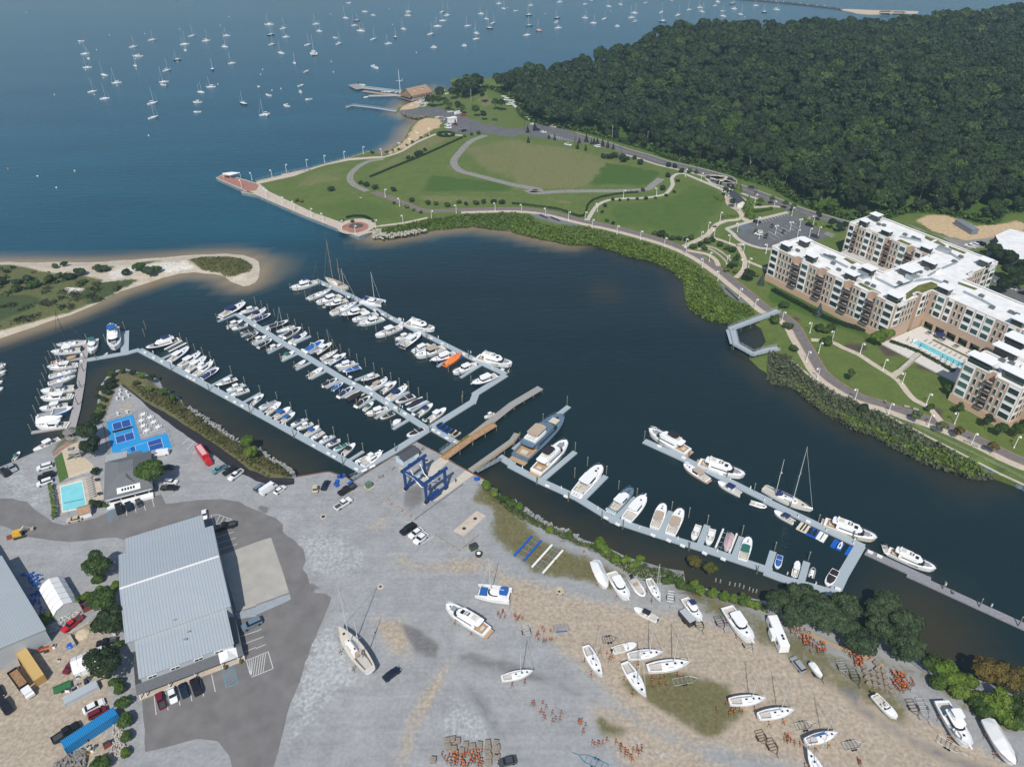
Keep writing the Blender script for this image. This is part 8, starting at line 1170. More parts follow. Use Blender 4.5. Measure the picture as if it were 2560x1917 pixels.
LAND = '''kt w t|2.3|c14 985,815 705,445|white two masted ketch propped up near the asphalt edge
my w x|1.2|c14 1995,485 1640,265|white motor yacht with tinted windows standing in the middle of the yard
cat w b|1.0|c15 -10,170 c14 1900,125|white catamaran with blue trampoline on the ground
cv w w|1.6|c11 715,1520 c15 815,115|tall white shrink wrapped sailboat at the left end of the shore row
sp w x|1.1|c15 855,-30 1000,215|white sedan cruiser, second in the shore row
dk w w|.9|c15 1035,15 1140,172|white inflatable hull on a trailer in the shore row
sl w w|2.2|c15 1178,20 1285,228|white sloop, fourth in the shore row
cc w k 1|.9|c15 1255,375 1050,275|white open boat with black top on a trailer
sp w n|1.2|c15 1490,190 1632,390|white flybridge cruiser with navy bridge top
sp w x|1.4|c15 1855,270 2070,585|big white sportfishing boat with outriggers
sl w w|2.1|c15 635,600 780,880|white sloop nearest the golf cart road, first of the middle group
cud w w|.9|c15 868,640 1075,590|small white motorboat on a trailer in the middle group
sl w w|2.1|c15 1000,690 1310,655|white sloop lying crosswise at the top of the middle group
sl w w|2.1|c15 970,745 1160,1050|large white sloop pointing down in the middle group
sl w w|2.1|c15 1170,795 1540,748|white sloop lying crosswise with a trailer at its bow
sl w w|2.1|c15 1878,1080 2200,1055|white sloop on the grass patch at the right
sl w w|2.1|c16 -80,1205 235,1155|white sloop just below the one on the grass patch
sl w b|2.0|c16 330,1425 610,1350|small white sloop with blue sail cover near the lower trailers
sl w w|2.0|c14 2118,880 c15 185,818|white sloop alone at the left of the gravel lane
cv w w|.8|c16 370,745 470,870|little white sailing dinghy hull on a trailer
cud w w|1.0|c16 920,1020 1115,1230|white pilot boat on a trailer below the keel blocks
sp w w|1.5|c16 1500,1080 1735,1495|large white sportfisher carrying an inflatable on its bow
cv w w|1.5|c16 1900,1240 2125,1640|large shrink wrapped motorboat in the lower right corner
sl w w|2.0|c16 520,1830 340,1490|white sloop cut off by the bottom edge of the yard
bm w w|.9|c9 850,1590 800,1475|small white boat parked by the storage tents'''
for r in LAND.split('\n'):
    c, z, pos, lab = r.split('|'); c = c.split(); zz = float(z); A, Bp = gp(pos, 2+zz+1.2); d = Bp-A; cN = d.normalized(); nn = Vector((-cN.y, cN.x, 0)); cen = (A+Bp)/2
    boat(c[0], c[1], c[2], Vector((A.x, A.y, 0)), Vector((Bp.x, Bp.y, 0)), lab, 'boats stored on land', z=2+zz, n_ob=int(c[3]) if len(c) > 3 else None, keel=True)
    if c[0] in ('sl', 'kt', 'my', 'sp', 'cv') and d.length > 6:
        for f in (-.22, .18):
            for sg in (-1, 1): p = Vector((cen.x, cen.y, 2))+cN*d.length*f+nn*sg*(d.length*.15); stand(p, 'jack stand propping the %s' % ' '.join(lab.split()[:9]), 'jack stands under stored boats', hz=.9+.25*zz)
t = thing('inflatable_boat', 'grey and red inflatable lying on the bow of the large sportfisher', 'inflatable boat', g1('c16 1630,1370', 6), 0); A, Bp = gp('c16 1600,1310 1675,1410', 6.0); bpy.data.objects.remove(t); boat('rib', 'g', 'w', Vector((A.x, A.y, 0)), Vector((Bp.x, Bp.y, 0)), 'grey inflatable lying on the bow of the large sportfisher', None, z=5.3)
# clusters of jack stands
def cluster(spec, n, where, grp):
    poly = [(p.x, p.y) for p in gp(spec)]; B = np.array(poly); lo, hi = B.min(0), B.max(0); k = 0
    while k < n:
        p = RNG.uniform(lo, hi)
        if inside(np.array([p]), poly)[0]: stand(Vector((p[0], p[1], 2)), 'orange topped jack stand %s' % where, grp, hz=random.uniform(.8, 1.15)); k += 1
cluster('c16 150,435 230,450 350,500 480,600 500,670 420,680 400,620 370,680 330,650 280,580 190,500', 62, 'in the crowd behind the camper', 'stands behind the camper'); cluster('c16 640,640 740,670 880,730 860,760 760,820 720,730', 40, 'in the crowd beside the timber wall', 'stands beside the timber wall'); cluster('c16 1080,810 1290,940 1260,1000 1100,1010 1030,880', 62, 'in the crowd right of the keel blocks', 'stands right of the keel blocks'); cluster('c14 1560,1540 1950,1530 1960,1656 1700,1656 1580,1590', 62, 'in the crowd at the bottom edge', 'stands at the bottom edge')
for s, n, w in (('c15 150,1070 230,1080 340,1150 450,1200 400,1300 320,1290 180,1180', 14, 'in the leftmost heap on the lower gravel'), ('c15 580,1230 650,1280 600,1420 530,1350', 8, 'in the second heap on the lower gravel'), ('c15 680,1430 850,1420 840,1500 690,1490', 6, 'in the third heap on the lower gravel'), ('c15 860,1420 1180,1500 1100,1640 950,1620', 18, 'in the rightmost heap on the lower gravel'), ('c15 20,330 100,380 60,450 10,440', 6, 'left of the steel racks'), ('c15 200,430 370,490 330,600 210,580', 12, 'beside the steel racks'), ('c15 740,630 890,700 860,750 740,700', 7, 'between the middle sloops'), ('c15 1190,880 1350,880 1340,960 1190,970', 8, 'below the crosswise sloops'), ('c14 2050,280 2170,330 2140,400 2060,340', 7, 'below the catamaran'), ('c16 60,1370 190,1390 320,1500 270,1480 100,1430', 9, 'left of the cut off sloop'), ('c15 1700,1070 2000,1150 1990,1260 1760,1180', 8, 'on the grass patch'), ('c16 700,1600 820,1600 800,1650', 4, 'at the bottom near the trailers'), ('c11 20,1510 60,1560 560,1530 490,1490 700,1440', 7, 'beside the boat lifts ashore')): cluster(s, n, w, 'stands '+w)
tag(EXTRA.build('jack_stand_crowd', [STAND, ORGP]), 'orange topped jack stands scattered over the lower gravel', 'boat stands', kind='stuff')
# trailers
def trailer(label, s, m=GALV, w=1.9, wheels=2):
    A, Bp = gp(s); d = Bp-A; c = (A+Bp)/2; L = d.length; t = thing('boat_trailer', label, 'trailer', (c.x, c.y, 2), math.atan2(d.y, d.x)); mb = MB(); [mb.tube([(-L/2, sg*w/2, .55), (L*.1, sg*w/2, .55), (L*.32, 0, .55), (L/2, 0, .5)], .07, 4) for sg in (-1, 1)]; [mb.tube([(-L/2+L*.6*k/4, -w/2, .55), (-L/2+L*.6*k/4, w/2, .55)], .06, 4) for k in range(5)]; mb.build('frame', m, t)
    for k in range(wheels):
        for sg in (-1, 1): part('wheel', 'trw', lambda: MB().tube([(0, -.1, 0), (0, .1, 0)], .32, 9), TYRE, t).location = (-L*.2+.75*k, sg*(w/2+.15), .32)
RUSTB = M('dark blue trailer steel', (.03,.05,.10), .7, .2, 2)
for lab, s, m in (('empty galvanised trailer in the shore row', 'c15 1370,150 1360,300', GALV), ('dark blue tandem trailer beside the flybridge cruiser', 'c15 1765,365 1835,505', RUSTB), ('galvanised trailer at the bow of the sportfisher', 'c15 1990,550 2090,700', GALV), ('green trailer under the flybridge cruiser bow', 'c15 1590,380 1650,520', M('dark green steel', (.03,.09,.08), .7)), ('thin galvanised trailer at the left of the racks', 'c15 105,440 155,590', GALV), ('blue wheeled trailer behind the middle motorboat', 'c15 780,570 920,550', RUSTB), ('galvanised trailer with yellow bunks on the grass', 'c15 1390,935 1640,890', GALV), ('rusty trailer at the right of the grass patch', 'c15 2120,1350 2200,1500', STAND), ('dark trailer in the lower left of the corner lot', 'c16 0,1420 90,1590', STAND), ('grey trailer above the blue covered sloop', 'c16 235,1320 420,1290', GALV), ('grey trailer below the lane', 'c16 650,1490 840,1450', GALV), ('black trailer beside the pilot boat', 'c16 1210,1080 1310,1260', STAND), ('galvanised trailer right of the black one', 'c16 1300,1070 1400,1310', GALV), ('long trailer in front of the large sportfisher', 'c16 1460,1420 1720,1570', GALV), ('thin trailer above the keel blocks', 'c16 610,740 680,890', GALV), ('blue trailer left of the keel blocks', 'c16 720,820 790,990', RUSTB), ('pilot boat trailer', 'c16 950,1080 1140,1300', GALV), ('dinghy trailer beside the silver suv', 'c16 390,800 480,945', RUSTB), ('blue steel trailer frame at the bottom edge', 'c15 820,1680 520,1540', M('sky blue steel', (.05,.28,.46), .6))): trailer(lab if len(lab.split()) > 3 else 'galvanised trailer carrying the white pilot boat', s, m)
t = thing('cargo_trailer', 'black enclosed trailer with a ribbed silver roof', 'trailer', g1('c15 1505,395'), math.radians(-62)); MB().box((0, 0, 1.35), (4.6, 2.1, 1.9)).build('body', CARC['k'][1], t); MB().box((0, 0, 2.34), (4.5, 2.05, .08)).build('roof', stripes('ribbed trailer roof', (.45,.48,.50), (.30,.33,.35), 2.2, 0, .15), t); [setattr(part('wheel', 'trw', None, TYRE, t), 'location', (x, y, .32)) for x in (-.4, .4) for y in (-1.1, 1.1)]
t = thing('cargo_rack', 'steel rack trailer with blue side and white wheels', 'trailer', g1('c15 420,470'), math.radians(4)); mb = MB(); [mb.box((0, y, .9), (4.2, .1, .1)) for y in (-1, -.5, 0, .5, 1)]; [mb.box((x, 0, .9), (.1, 2.1, .1)) for x in (-2, -1, 0, 1, 2)]; [mb.box((x, y, .6), (.08, .08, .7)) for x in (-2, 2) for y in (-1, 1)]; mb.build('frame', GALV, t); MB().box((0, -1.1, .6), (3, .08, .4)).build('side_panel', BLUEF, t)
A, Bp = gp('c16 150,620 35,345', 4.8); d = Bp-A; c = (A+Bp)/2; t = thing('camper', 'large white camper trailer parked beside the orange stands', 'camper', (c.x, c.y, 2), math.atan2(d.y, d.x)); MB().box((0, 0, 1.75), (d.length, 2.6, 2.5), 0, .97).build('body', WHITE, t); MB().box((-.3, 1.7, 1.8), (2.6, 1.0, 2.0)).build('slide_out', WHITE, t); MB().box((0, 0, 3.03), (d.length*.94, 2.4, .06)).build('roof', M('white canopy', (0, 0, 0)), t); mb = MB(); [mb.box((x, 1.3, 2.0), (.9, .08, .7)) for x in (-3, 2.4)]; [mb.box((x, -.3, 3.09), (.7, .6, .08)) for x in (-2.6, -1.7)]; mb.build('window', CGL, t); [setattr(part('wheel', 'trw', None, TYRE, t), 'location', (x, y, .32)) for x in (-1, -.2) for y in (-1.25, 1.25)]
lift('blue boat lift lying ashore on the grass', 'c11 60,1500 210,1330', BLUEF, 4, 2.5, 3.4); lift('white boat lift lying ashore on the grass', 'c11 220,1600 390,1410', WHITE, 4, 2.5, 3.8)
# keel block stacks
BLK = M('old keel timber', (.27,.23,.18), .9, .25, 2)
def blocks(spec, where, grp):
    for i, p in enumerate(px(spec)):
        t = thing('timber_stack', 'stack of keel timbers, %s from left %s' % (nth(i), where), 'timber stack', G(p), random.uniform(-.2, .2)+(-1.1 if 'buoys' in where or 'stands' in where else 0), grp); part('timbers', 'kbl', lambda: (lambda m: [m.box((0, (k-1)*.42, .17+.34*j) if j % 2 == 0 else ((k-1)*.42, 0, .17+.34*j), (1.3, .34, .3) if j % 2 == 0 else (.34, 1.3, .3)) for j in range(3) for k in range(3)] and m)(MB()), BLK, t)
blocks('c14 1650,1440 1660,1490 1700,1430 1710,1510 1740,1440 1775,1525 1810,1475 1870,1490 1930,1475 1530,1605 2000,1460 2005,1500 2000,1540 2010,1580 2010,1630 2070,1460 2080,1500 2070,1545 2080,1580', 'at the bottom edge of the yard', 'keel timbers at the bottom edge'); blocks('c16 820,800 840,850 855,900 870,950 900,860 910,910 915,960 930,770 940,830 955,880 965,930 975,980 990,840 1000,890 1010,940 1020,990 1050,980 1065,1020', 'beside the orange stands', 'keel timbers beside the orange stands')
t = thing('timber_retaining_wall', 'low timber retaining wall below the shore trees', 'wall', (0, 0, 0)); mb = MB(); strip(gp('c16 340,500 480,570 640,640 860,720 1000,790'), .5, 1.8, 2.5, mb); mb.build('sleepers', TANW, t)
# junk yard
def container(label, s, zt, m, w=2.44, h=2.6):
    A, Bp = gp(s, zt); d = Bp-A; e = d.normalized(); n = Vector((e.y, -e.x, 0)); c = (A+Bp)/2+n*w/2; t = thing('shipping_container', label, 'container', (c.x, c.y, 2), math.atan2(d.y, d.x)); L = d.length; MB().box((0, 0, h/2), (L, w, h)).build('body', m, t); mb = MB(); [mb.box((x, y, h/2), (.16, .16, h+.06)) for x in (-L/2, L/2) for y in (-w/2, w/2)]; [mb.box((0, y, z), (L, .14, .16)) for y in (-w/2, w/2) for z in (.1, h)]; mb.build('corner_post', m, t); MB().box((L/2+.04, 0, h/2), (.06, w*.86, h*.86)).build('door', m, t); return t
container('long bright blue shipping container with ribbed sides', 'x5 345,1130 1800,190', 4.6, stripes('blue container steel', (.015,.24,.55), (.008,.10,.25), 2.6, 0, .35, .5, 0, .5)); container('yellow rusty shipping container beside the dump truck', 'c13 185,570 375,855', 4.6, stripes('yellow container steel', (.62,.42,.15), (.45,.28,.09), 2.6, 0, .3, .7, 0, .4))
container('flat grey ribbed container loaded with junk', 'c13 535,1050 825,900', 3.6, SIDING, 2.3, 1.4)
def junk(name, label, cat, s, mk, mats, rz=0): t = thing(name, label, cat, g1(s), rz); [mb.build(n, m, t) for (n, mb), m in zip(mk, mats)]; return t
YM = M('machine yellow', (.62,.36,.03), .6, .15, 2); RUST = M('rust red steel', (.20,.045,.03), .8, .3, 2)
for i, s in enumerate(('c13 300,565', 'c13 330,590', 'c13 350,620', 'c13 365,650', 'c13 400,655')): junk('plough_blade', '%s machine blade, %s from the top beside the container' % (('yellow', 'yellow', 'yellow', 'red', 'orange')[i], nth(i)), 'machine part', s, [('blade', MB().loft([[(-1.3, 0, 0), (-1.3, .1, 0), (-1.3, .45, .7), (-1.3, .35, .7)], [(1.3, 0, 0), (1.3, .1, 0), (1.3, .45, .7), (1.3, .35, .7)]])), ('mount', MB().box((0, -.4, .35), (.9, .8, .3)))], [(YM, YM, YM, RUST, ORGP)[i], DARK], .45)
junk('rubbish_skip', 'rusty red open rubbish skip by the hedge', 'skip', 'c13 800,265', [('sides', MB().box((0, 1.1, .7), (5, .12, 1.4)).box((0, -1.1, .7), (5, .12, 1.4)).box((2.5, 0, .7), (.12, 2.2, 1.4)).box((-2.5, 0, .7), (.12, 2.2, 1.4))), ('load', MB().box((0, 0, .4), (4.8, 2.1, .6)))], [RUST, DARK], .65)
junk('block_bay', 'concrete block bay holding pale sand', 'storage bay', 'c13 720,520', [('blocks', MB().box((0, 2.3, .6), (6, .7, 1.2)).box((-2.8, 0, .6), (.7, 4.4, 1.2)).box((2.8, .4, .6), (.7, 3.6, 1.2))), ('sand', MB().ball((0, .5, 0), 2.0, 10, 6, .4))], [M('pale concrete block', (.40,.36,.29), .9, .15, 1), M('play sand', (0, 0, 0))], .75)
junk('concrete_pipe', 'short wide concrete pipe standing by the grey shed wall', 'pipe', 'c13 350,510', [('ring', MB().cyl((0, 0, 0), 1.0, 1.0, 16, .95)), ('opening', MB().cyl((0, 0, .85), .8, .17, 14))], [CONC, DARK])
junk('excavator', 'yellow and grey excavator beside the entrance road', 'excavator', 'c9 175,1310', [('arm', MB().tube([(0, 0, 1.6), (1.8, .6, 3.0), (3.3, 1.1, 1.2)], .25, 6).box((3.4, 1.1, .8), (.8, 1.0, .8))), ('cab', MB().box((-.5, 0, 1.5), (2.4, 2.0, 1.4), 0, .85)), ('tracks', MB().box((0, 1.0, .4), (3.2, .5, .8)).box((0, -1.0, .4), (3.2, .5, .8)))], [CARC['t'][1], YM, DARK], .4)
junk('rusty_bucket', 'rusty machine bucket left of the excavator', 'machine part', 'c9 90,1330', [('bucket', MB().loft([[(-.8, -.5, 0), (-.8, .5, 0), (-.8, .7, .9), (-.8, -.2, .9)], [(.8, -.5, 0), (.8, .5, 0), (.8, .7, .9), (.8, -.2, .9)]]))], [RUST], .3)
junk('blue_tarp_pile', 'small pile under a blue tarpaulin in the junk yard', 'pile', 'c13 610,610', [('tarpaulin', MB().ball((0, 0, .1), 1.1, 8, 5, .5))], [BLUEF], .5); junk('flatbed', 'weathered flatbed platform left of the yellow container', 'trailer', 'c13 110,770', [('platform', MB().box((0, 0, .8), (5, 3.0, .25))), ('beams', MB().box((0, -1, .45), (5, .2, .5)).box((0, 1, .45), (5, .2, .5)))], [WOODP, DARK], -.85); junk('green_trailer', 'green utility trailer behind the loaded flat container', 'trailer', 'c13 545,985', [('bed', MB().box((0, 0, .7), (4, 1.9, .2)).box((0, .95, 1), (4, .08, .5))), ('axle', MB().box((0, 0, .35), (.9, 2.2, .5)))], [M('trailer green', (.03,.14,.05), .7), TYRE], .55)
for i, (s, m, rx) in enumerate((('c13 590,1000', WHITE, .8), ('c13 640,985', DARK, .7), ('c13 680,955', WHITE, .6), ('c13 745,925', NAVY, .9), ('c13 770,900', CARC['b'][1], .8), ('c13 675,890', M('pale tank', (0,0,0)), .6), ('c13 765,1490', WHITE, .6), ('c13 800,1510', CARC['w'][1], .7), ('c13 830,1480', CARC['e'][1], .5), ('c13 750,1420', DARK, 1.0), ('c13 930,1470', RUST, 1.2), ('c13 770,1540', YM, .5), ('c13 985,505', WHITE, .7), ('c13 940,440', ORGP, .4), ('c13 870,420', ORGP, 1.0), ('c13 790,840', RUST, .5), ('c13 470,620', WHITE, .7), ('c13 510,740', WHITE, .5))): junk('scrap_bin', 'odd %s piece of yard scrap, %s in the junk yard' % (('white', 'dark', 'coloured')[0 if m in (WHITE,) else 1 if m is DARK else 2], nth(i)), 'scrap', s, [('body', MB().box((0, 0, rx*.5), (rx*1.5, rx, rx), 0, .85)), ('lid', MB().box((0, 0, rx+.06), (rx*1.2, rx*.7, .1)))], [m, DARK if m is not DARK else METAL], i*.7)
def rubble(label, s, n, m, size):
    poly = [(p.x, p.y) for p in gp(s)]; B = np.array(poly); mb = MB(); k = 0
    while k < n:
        p = RNG.uniform(B.min(0), B.max(0))
        if inside(np.array([p]), poly)[0]: mb.box((p[0], p[1], 2+random.random()*size*1.6), (size*random.uniform(.6, 2), size*random.uniform(.4, 1), size*random.uniform(.3, .8)), random.random()*3, .8); k += 1
    tag(mb.build('rubble', m), label, 'rubble', kind='stuff')
rubble('pile of grey split logs at the bottom left', 'c13 460,1640 700,1500 750,1560 740,1656 480,1700', 260, M('grey logs', (.24,.22,.20), .9, .4, 1.5), .55); rubble('white rubble heap along the hedge of the junk yard', 'c13 380,470 500,390 600,340 690,320 680,350 560,410 500,480 400,510', 240, M('white rubble', (.48,.48,.46), .9, .3, 2), .4); rubble('blue barrels and tubs between shed and tent', 'c13 270,270 330,250 430,340 380,410 340,380 c9 370,1660 300,1630 c13 160,0 250,20 250,100', 120, BLUEF, .45); rubble('stacked pale cordwood beside the blue container', 'c13 980,1300 1050,1250 1085,1500 1060,1560 960,1570', 320, M('pale cordwood', (.44,.40,.36), .9, .35, 2), .38)
rubble('pale boulders at the foot of the round plaza', 'c6 1005,340 1060,330 1150,370 1300,350 1440,335 1500,320 1440,352 1250,385 1110,405 1000,395', 210, M('pale boulders', (.45,.41,.34), .95, .2, 1), .9); rubble('grey boulders along the terrace shore', 'c9 1590,175 1700,240 1850,330 2000,450 2140,525 2130,540 1980,470 1830,360 1690,265', 90, M('grey boulders', (.30,.30,.29), .95, .2, 1), .7); rubble('grey boulders at the end of the terrace', 'c10 30,550 130,640 250,700 340,775 300,775 230,710 110,650', 60, MATS['grey boulders'], .7); rubble('boulders below the yard scrub', 'c11 20,1015 150,1095 300,1195 440,1255 620,1335 600,1350 430,1270 290,1215 140,1115', 70, MATS['grey boulders'], .7); rubble('boulders by the harbour pier root', 'c2 1220,950 1300,990 1400,1012 1500,1005 1460,1020 1390,1030 1290,1005', 90, M('dark boulders', (.20,.185,.17), .95, .3, 1), 1.1)
fence('pale timber fence strip beside the car park', 'c10 845,845 1040,980', .5, TANW, 2.5, name='timber_fence'); fence('tan timber rail right of the tank slab', 'c10 1545,1310 1755,1445 1920,1310', .9, TANW, 2.2, name='timber_fence'); fence('low timber kerb left of the lift runway', 'c10 1040,1050 1280,870', .4, TANW, 4, name='timber_kerb', cat='kerb'); fence('low timber kerb right of the lift runway', 'c10 1370,1170 1785,868', .4, DARK, 4, name='timber_kerb', cat='kerb')
for i, s in enumerate(('c10 1120,1005 1170,1045', 'c10 1210,1060 1262,1105', 'c10 1288,1110 1338,1150')): A, Bp = gp(s); d = Bp-A; c = (A+Bp)/2; t = thing('barricade', 'red and white barricade, %s from left across the lift approach' % nth(i), 'barricade', (c.x, c.y, 2), math.atan2(d.y, d.x), 'barricades across the lift approach'); MB().box((0, 0, .8), (d.length, .1, .3)).build('board', FLAG if 0 else M('faded barrier board', (.55,.38,.34), .8, .3, 3), t); MB().box((-d.length*.4, 0, .4), (.1, .6, .8)).box((d.length*.4, 0, .4), (.1, .6, .8)).build('trestle', TANW, t)
junk('transformer', 'green transformer cabinet on a concrete pad', 'transformer', 'c10 975,885', [('cabinet', MB().box((0, 0, .95), (2.0, 1.7, 1.7), 0, .92)), ('pad', MB().box((0, 0, .06), (2.7, 2.5, .14)))], [M('transformer green', (.10,.17,.12), .6), SAND], .7); junk('dumpster', 'dark green dumpster behind the tan timber rail', 'dumpster', 'c10 1875,1420', [('bin', MB().box((0, 0, .8), (2.2, 1.6, 1.5), 0, 1.05)), ('lid', MB().box((0, 0, 1.6), (2.3, 1.7, .08)))], [M('dumpster green', (.05,.09,.045), .7), DARK], .5); junk('open_bin', 'black open rubbish bin full of white bags', 'bin', 'c10 1922,1475', [('bin', MB().cyl((0, 0, 0), 1.0, 1.0, 8, 1.1)), ('bags', MB().ball((0, 0, .85), .7, 7, 5, .6))], [DARK, WHITE])
for i, s in enumerate(('c10 725,810', 'c10 750,805', 'c10 700,855', 'c10 695,880', 'c10 1905,828', 'c10 815,865')): junk('rubbish_cart', 'blue wheeled rubbish cart, %s near the gangways' % nth(i), 'cart', s, [('tub', MB().box((0, 0, .6), (1.5, .9, .7), 0, 1.2)), ('handle', MB().tube([(.9, -.4, 1.1), (.9, .4, 1.1)], .05, 4))], [BLUEF, DARK], i*.8)
for i, s in enumerate(('c10 1890,1160', 'c10 1795,1245', 'c10 580,1143', 'c14 1073,100', 'c10 1473,657')): junk('manhole', 'round manhole cover %s' % ('at the upper end of the tank slab', 'at the lower end of the tank slab', 'left of the white cars', 'near the two masted ketch', 'in front of the lift shed')[i], 'manhole', s, [('lid', MB().cyl((0, 0, .03), .6 if i != 3 else .4, .05, 14)), ('ring', MB().cyl((0, 0, .0), 1.0, .045, 16))], [DARK, SAND])
for i, s in enumerate(('c10 935,760', 'c10 1005,725')): junk('propane_tank', 'white horizontal tank, %s along the rusty wall' % nth(i), 'tank', s, [('tank', MB().tube([(-1.0, 0, .8), (-.9, 0, .8), (.9, 0, .8), (1.0, 0, .8)], .42, 9)), ('feet', MB().box((-.6, 0, .2), (.15, .7, .4)).box((.6, 0, .2), (.15, .7, .4)))], [WHITE, METAL], .65)
# lamp posts
def lamp(p, label, grp, twin=False, h=5.0, m=WHITE, rz=0):
    t = thing('lamp_post', label, 'lamp post', p, rz, grp); part('post', ('lp', m.name), lambda: MB().tube([(0, 0, 0), (0, 0, .8), (0, 0, 5.1)], .17, 6, .11).cyl((0, 0, 0), .25, .5, 8), m, t);
    for sg in ((1, -1) if twin else (1,)): a = part('arm', ('la', sg), lambda: MB().tube([(0, 0, 4.9), (sg*.5, 0, 5.15), (sg*.85, 0, 4.95)], .06, 5), m, t); part('lamp_shade', ('ls', sg), lambda: MB().tube([(sg*.85, 0, 4.45), (sg*.85, 0, 4.7), (sg*.85, 0, 5.0)], .42, 9, .10), m, t)
def lamps(spec, where, twin=False, **k):
    for i, p in enumerate(sorted(px(spec))): lamp(G(p), 'white lamp post, %s from left %s' % (nth(i), where), 'lamp posts '+where, twin, rz=random.choice((0, .3, 2.6)), **k)
lamps('c1 2085,1620 2175,1555 c2 85,1690 c6 90,55 228,110 330,150 478,213 580,255 740,318 857,362', 'along the promenade pier'); lamps('c2 140,1532 263,1482 440,1440 593,1405 763,1368 927,1328 1085,1345', 'on the bay side promenade'); lamps('c2 1238,1292 1327,1256 1393,1200 1494,1165', 'behind the beach', True); lamps('c6 1033,312 1270,275 1240,125 1515,232 1728,185 2063,165 1115,45 c7 83,180 290,212 487,243 630,243 692,312 905,366 1107,412 1314,470 1497,550 1640,655 1775,765 1957,915 2093,1010', 'along the bike path'); lamps('c7 735,170 960,55 1245,35 c3 1495,1525 1630,1560 1782,1620', 'along the curved lawn path'); lamps('c7 1627,418 1690,335 1495,480 1700,600 1850,625 1995,530 2040,650 2190,530 1985,660', 'around the garden terraces')
lamps('zp 150,280 385,405 300,540 985,610 1418,765 618,850 183,1030 1833,915 1043,1140 580,1285 42,1440 395,1560', 'round the pavilion and car park edge'); lamps('zp 1078,1450 1455,1335 1795,1250 2015,1185', 'on the car park islands', True); lamps('zj 235,1060 775,800 985,775 1140,750 1055,565', 'at the apartment end of the car park'); lamps('c8 118,1120 360,1215 550,1290 435,1390 793,1395 330,1465 425,1615 990,1535 1155,1656 c12 748,140 1035,262 1378,360 1363,178 1607,345 1752,525 2120,550', 'between apartments and marsh')
for i, p in enumerate(sorted(px('c3 107,1125 258,1110 160,1210 540,1220 543,1265 928,1290 945,1330 1590,1480 1760,1580 2105,1690 zp 990,440 c2 1850,1150'))): t = thing('street_light', 'thin dark street light, %s from left along the hill road' % nth(i), 'street light', G(p), .5, 'dark street lights along the hill road'); part('post', 'slp', lambda: MB().cyl((0, 0, 0), .12, 7, 6, .08), DARK, t); part('lamp_head', 'slh', lambda: MB().box((.4, 0, 7.05), (.9, .3, .14)), DARK, t)
for i, p in enumerate(sorted(px('c3 862,1200 1165,1250 1820,1420 c2 1855,880'))): t = thing('utility_pole', 'pale utility pole, %s from left at the forest edge' % nth(i), 'utility pole', G(p), .3, 'utility poles at the forest edge'); MB().cyl((0, 0, 0), .2, 10, 6, .14).build('pole', M('pale pole', (.40,.38,.34), .9), t); MB().box((0, 0, 9.2), (2.2, .14, .14)).box((.3, .2, 8.2), (.4, .4, .9)).build('crossarm', METAL, t)
# benches, small craft by the beach, harbour boat rack
for i, s in enumerate(('c12 1195,205', 'c12 1272,228', 'c12 1715,502', 'c12 1780,537', 'c6 905,60', 'c2 415,1475', 'c2 455,1465')): t = thing('park_bench', 'grey park bench, %s' % ('left one above the bike path curve', 'right one above the bike path curve', 'left one by the bulkhead path', 'right one by the bulkhead path', 'on the pier side lawn edge', 'left one on the bay promenade', 'right one on the bay promenade')[i], 'bench', g1(s), -.45); part('seat', 'pbs', lambda: MB().box((0, 0, .45), (1.9, .5, .08)), GREYF, t); part('backrest', 'pbb', lambda: MB().box((0, .25, .75), (1.9, .08, .5)), GREYF, t); part('legs', 'pbl', lambda: MB().box((-.8, 0, .22), (.08, .45, .44)).box((.8, 0, .22), (.08, .45, .44)), DARK, t)
for s0, s1, n, w in (('c7 245,205', 'c7 300,228', 6, 'on the left slate terrace'), ('c7 340,225', 'c7 405,250', 7, 'on the right part of the left slate terrace'), ('c7 1850,840', 'c7 1945,930', 9, 'on the slate terrace by the boardwalk')):
    for k in range(n): lounger('dark slatted lounger, %s from left %s' % (nth(k), w), g1(s0).lerp(g1(s1), k/(n-1)), .4, 'loungers '+w, DARK)
for i, (s, m) in enumerate((('zo 1620,785', WHITE), ('zo 1675,790', ORGP), ('zo 1720,820', CARC['b'][1]), ('zo 1760,805', CARC['e'][1]), ('zo 1700,850', RUST), ('zo 1320,615', CARC['e'][1]))): A = g1(s); t = thing('beached_boat', '%s small boat, %s on the sand by the hut' % (('white', 'orange', 'blue', 'teal', 'red', 'turquoise')[i], nth(i)), 'small boat', A, .5); part('hull', 'bbh', lambda: hull_m(4.5, 1.6, .5, .7, hbs, .2), m, t); part('deck', 'bbd', lambda: rim_m(4.5, 1.6, .5, .7, .5, hbs), GEL, t)
for i, p in enumerate(px('zo 1260,520 1300,535 1340,510 1390,495 1430,480 1470,465 1510,455 1330,560 1290,575 1380,545 1420,555 1400,590 1440,540 1170,580 1720,330 1780,380')): t = thing('racked_dinghy', 'white dinghy hull, %s in the harbour boat park' % nth(i), 'dinghy', G(p), .6+.1*(i % 3), 'dinghies in the harbour boat park'); part('hull', 'bbh', None, GEL, t); part('deck', 'bbd', None, cvm('g') if i % 4 == 0 else GEL, t)
for i, p in enumerate(sorted(px('c3 5,870 25,885 10,905 30,920 45,930 c2 2140,835 2165,850 2190,870 2200,890 2150,865 2180,905'))): t = thing('trailered_boat', 'white boat, %s from left in the clearing below the woods' % nth(i), 'boat', G(p, 3), -.4, 'boats in the clearing below the woods'); part('hull', 'bbh', None, GEL, t); part('deck', 'bbd', None, GEL, t)
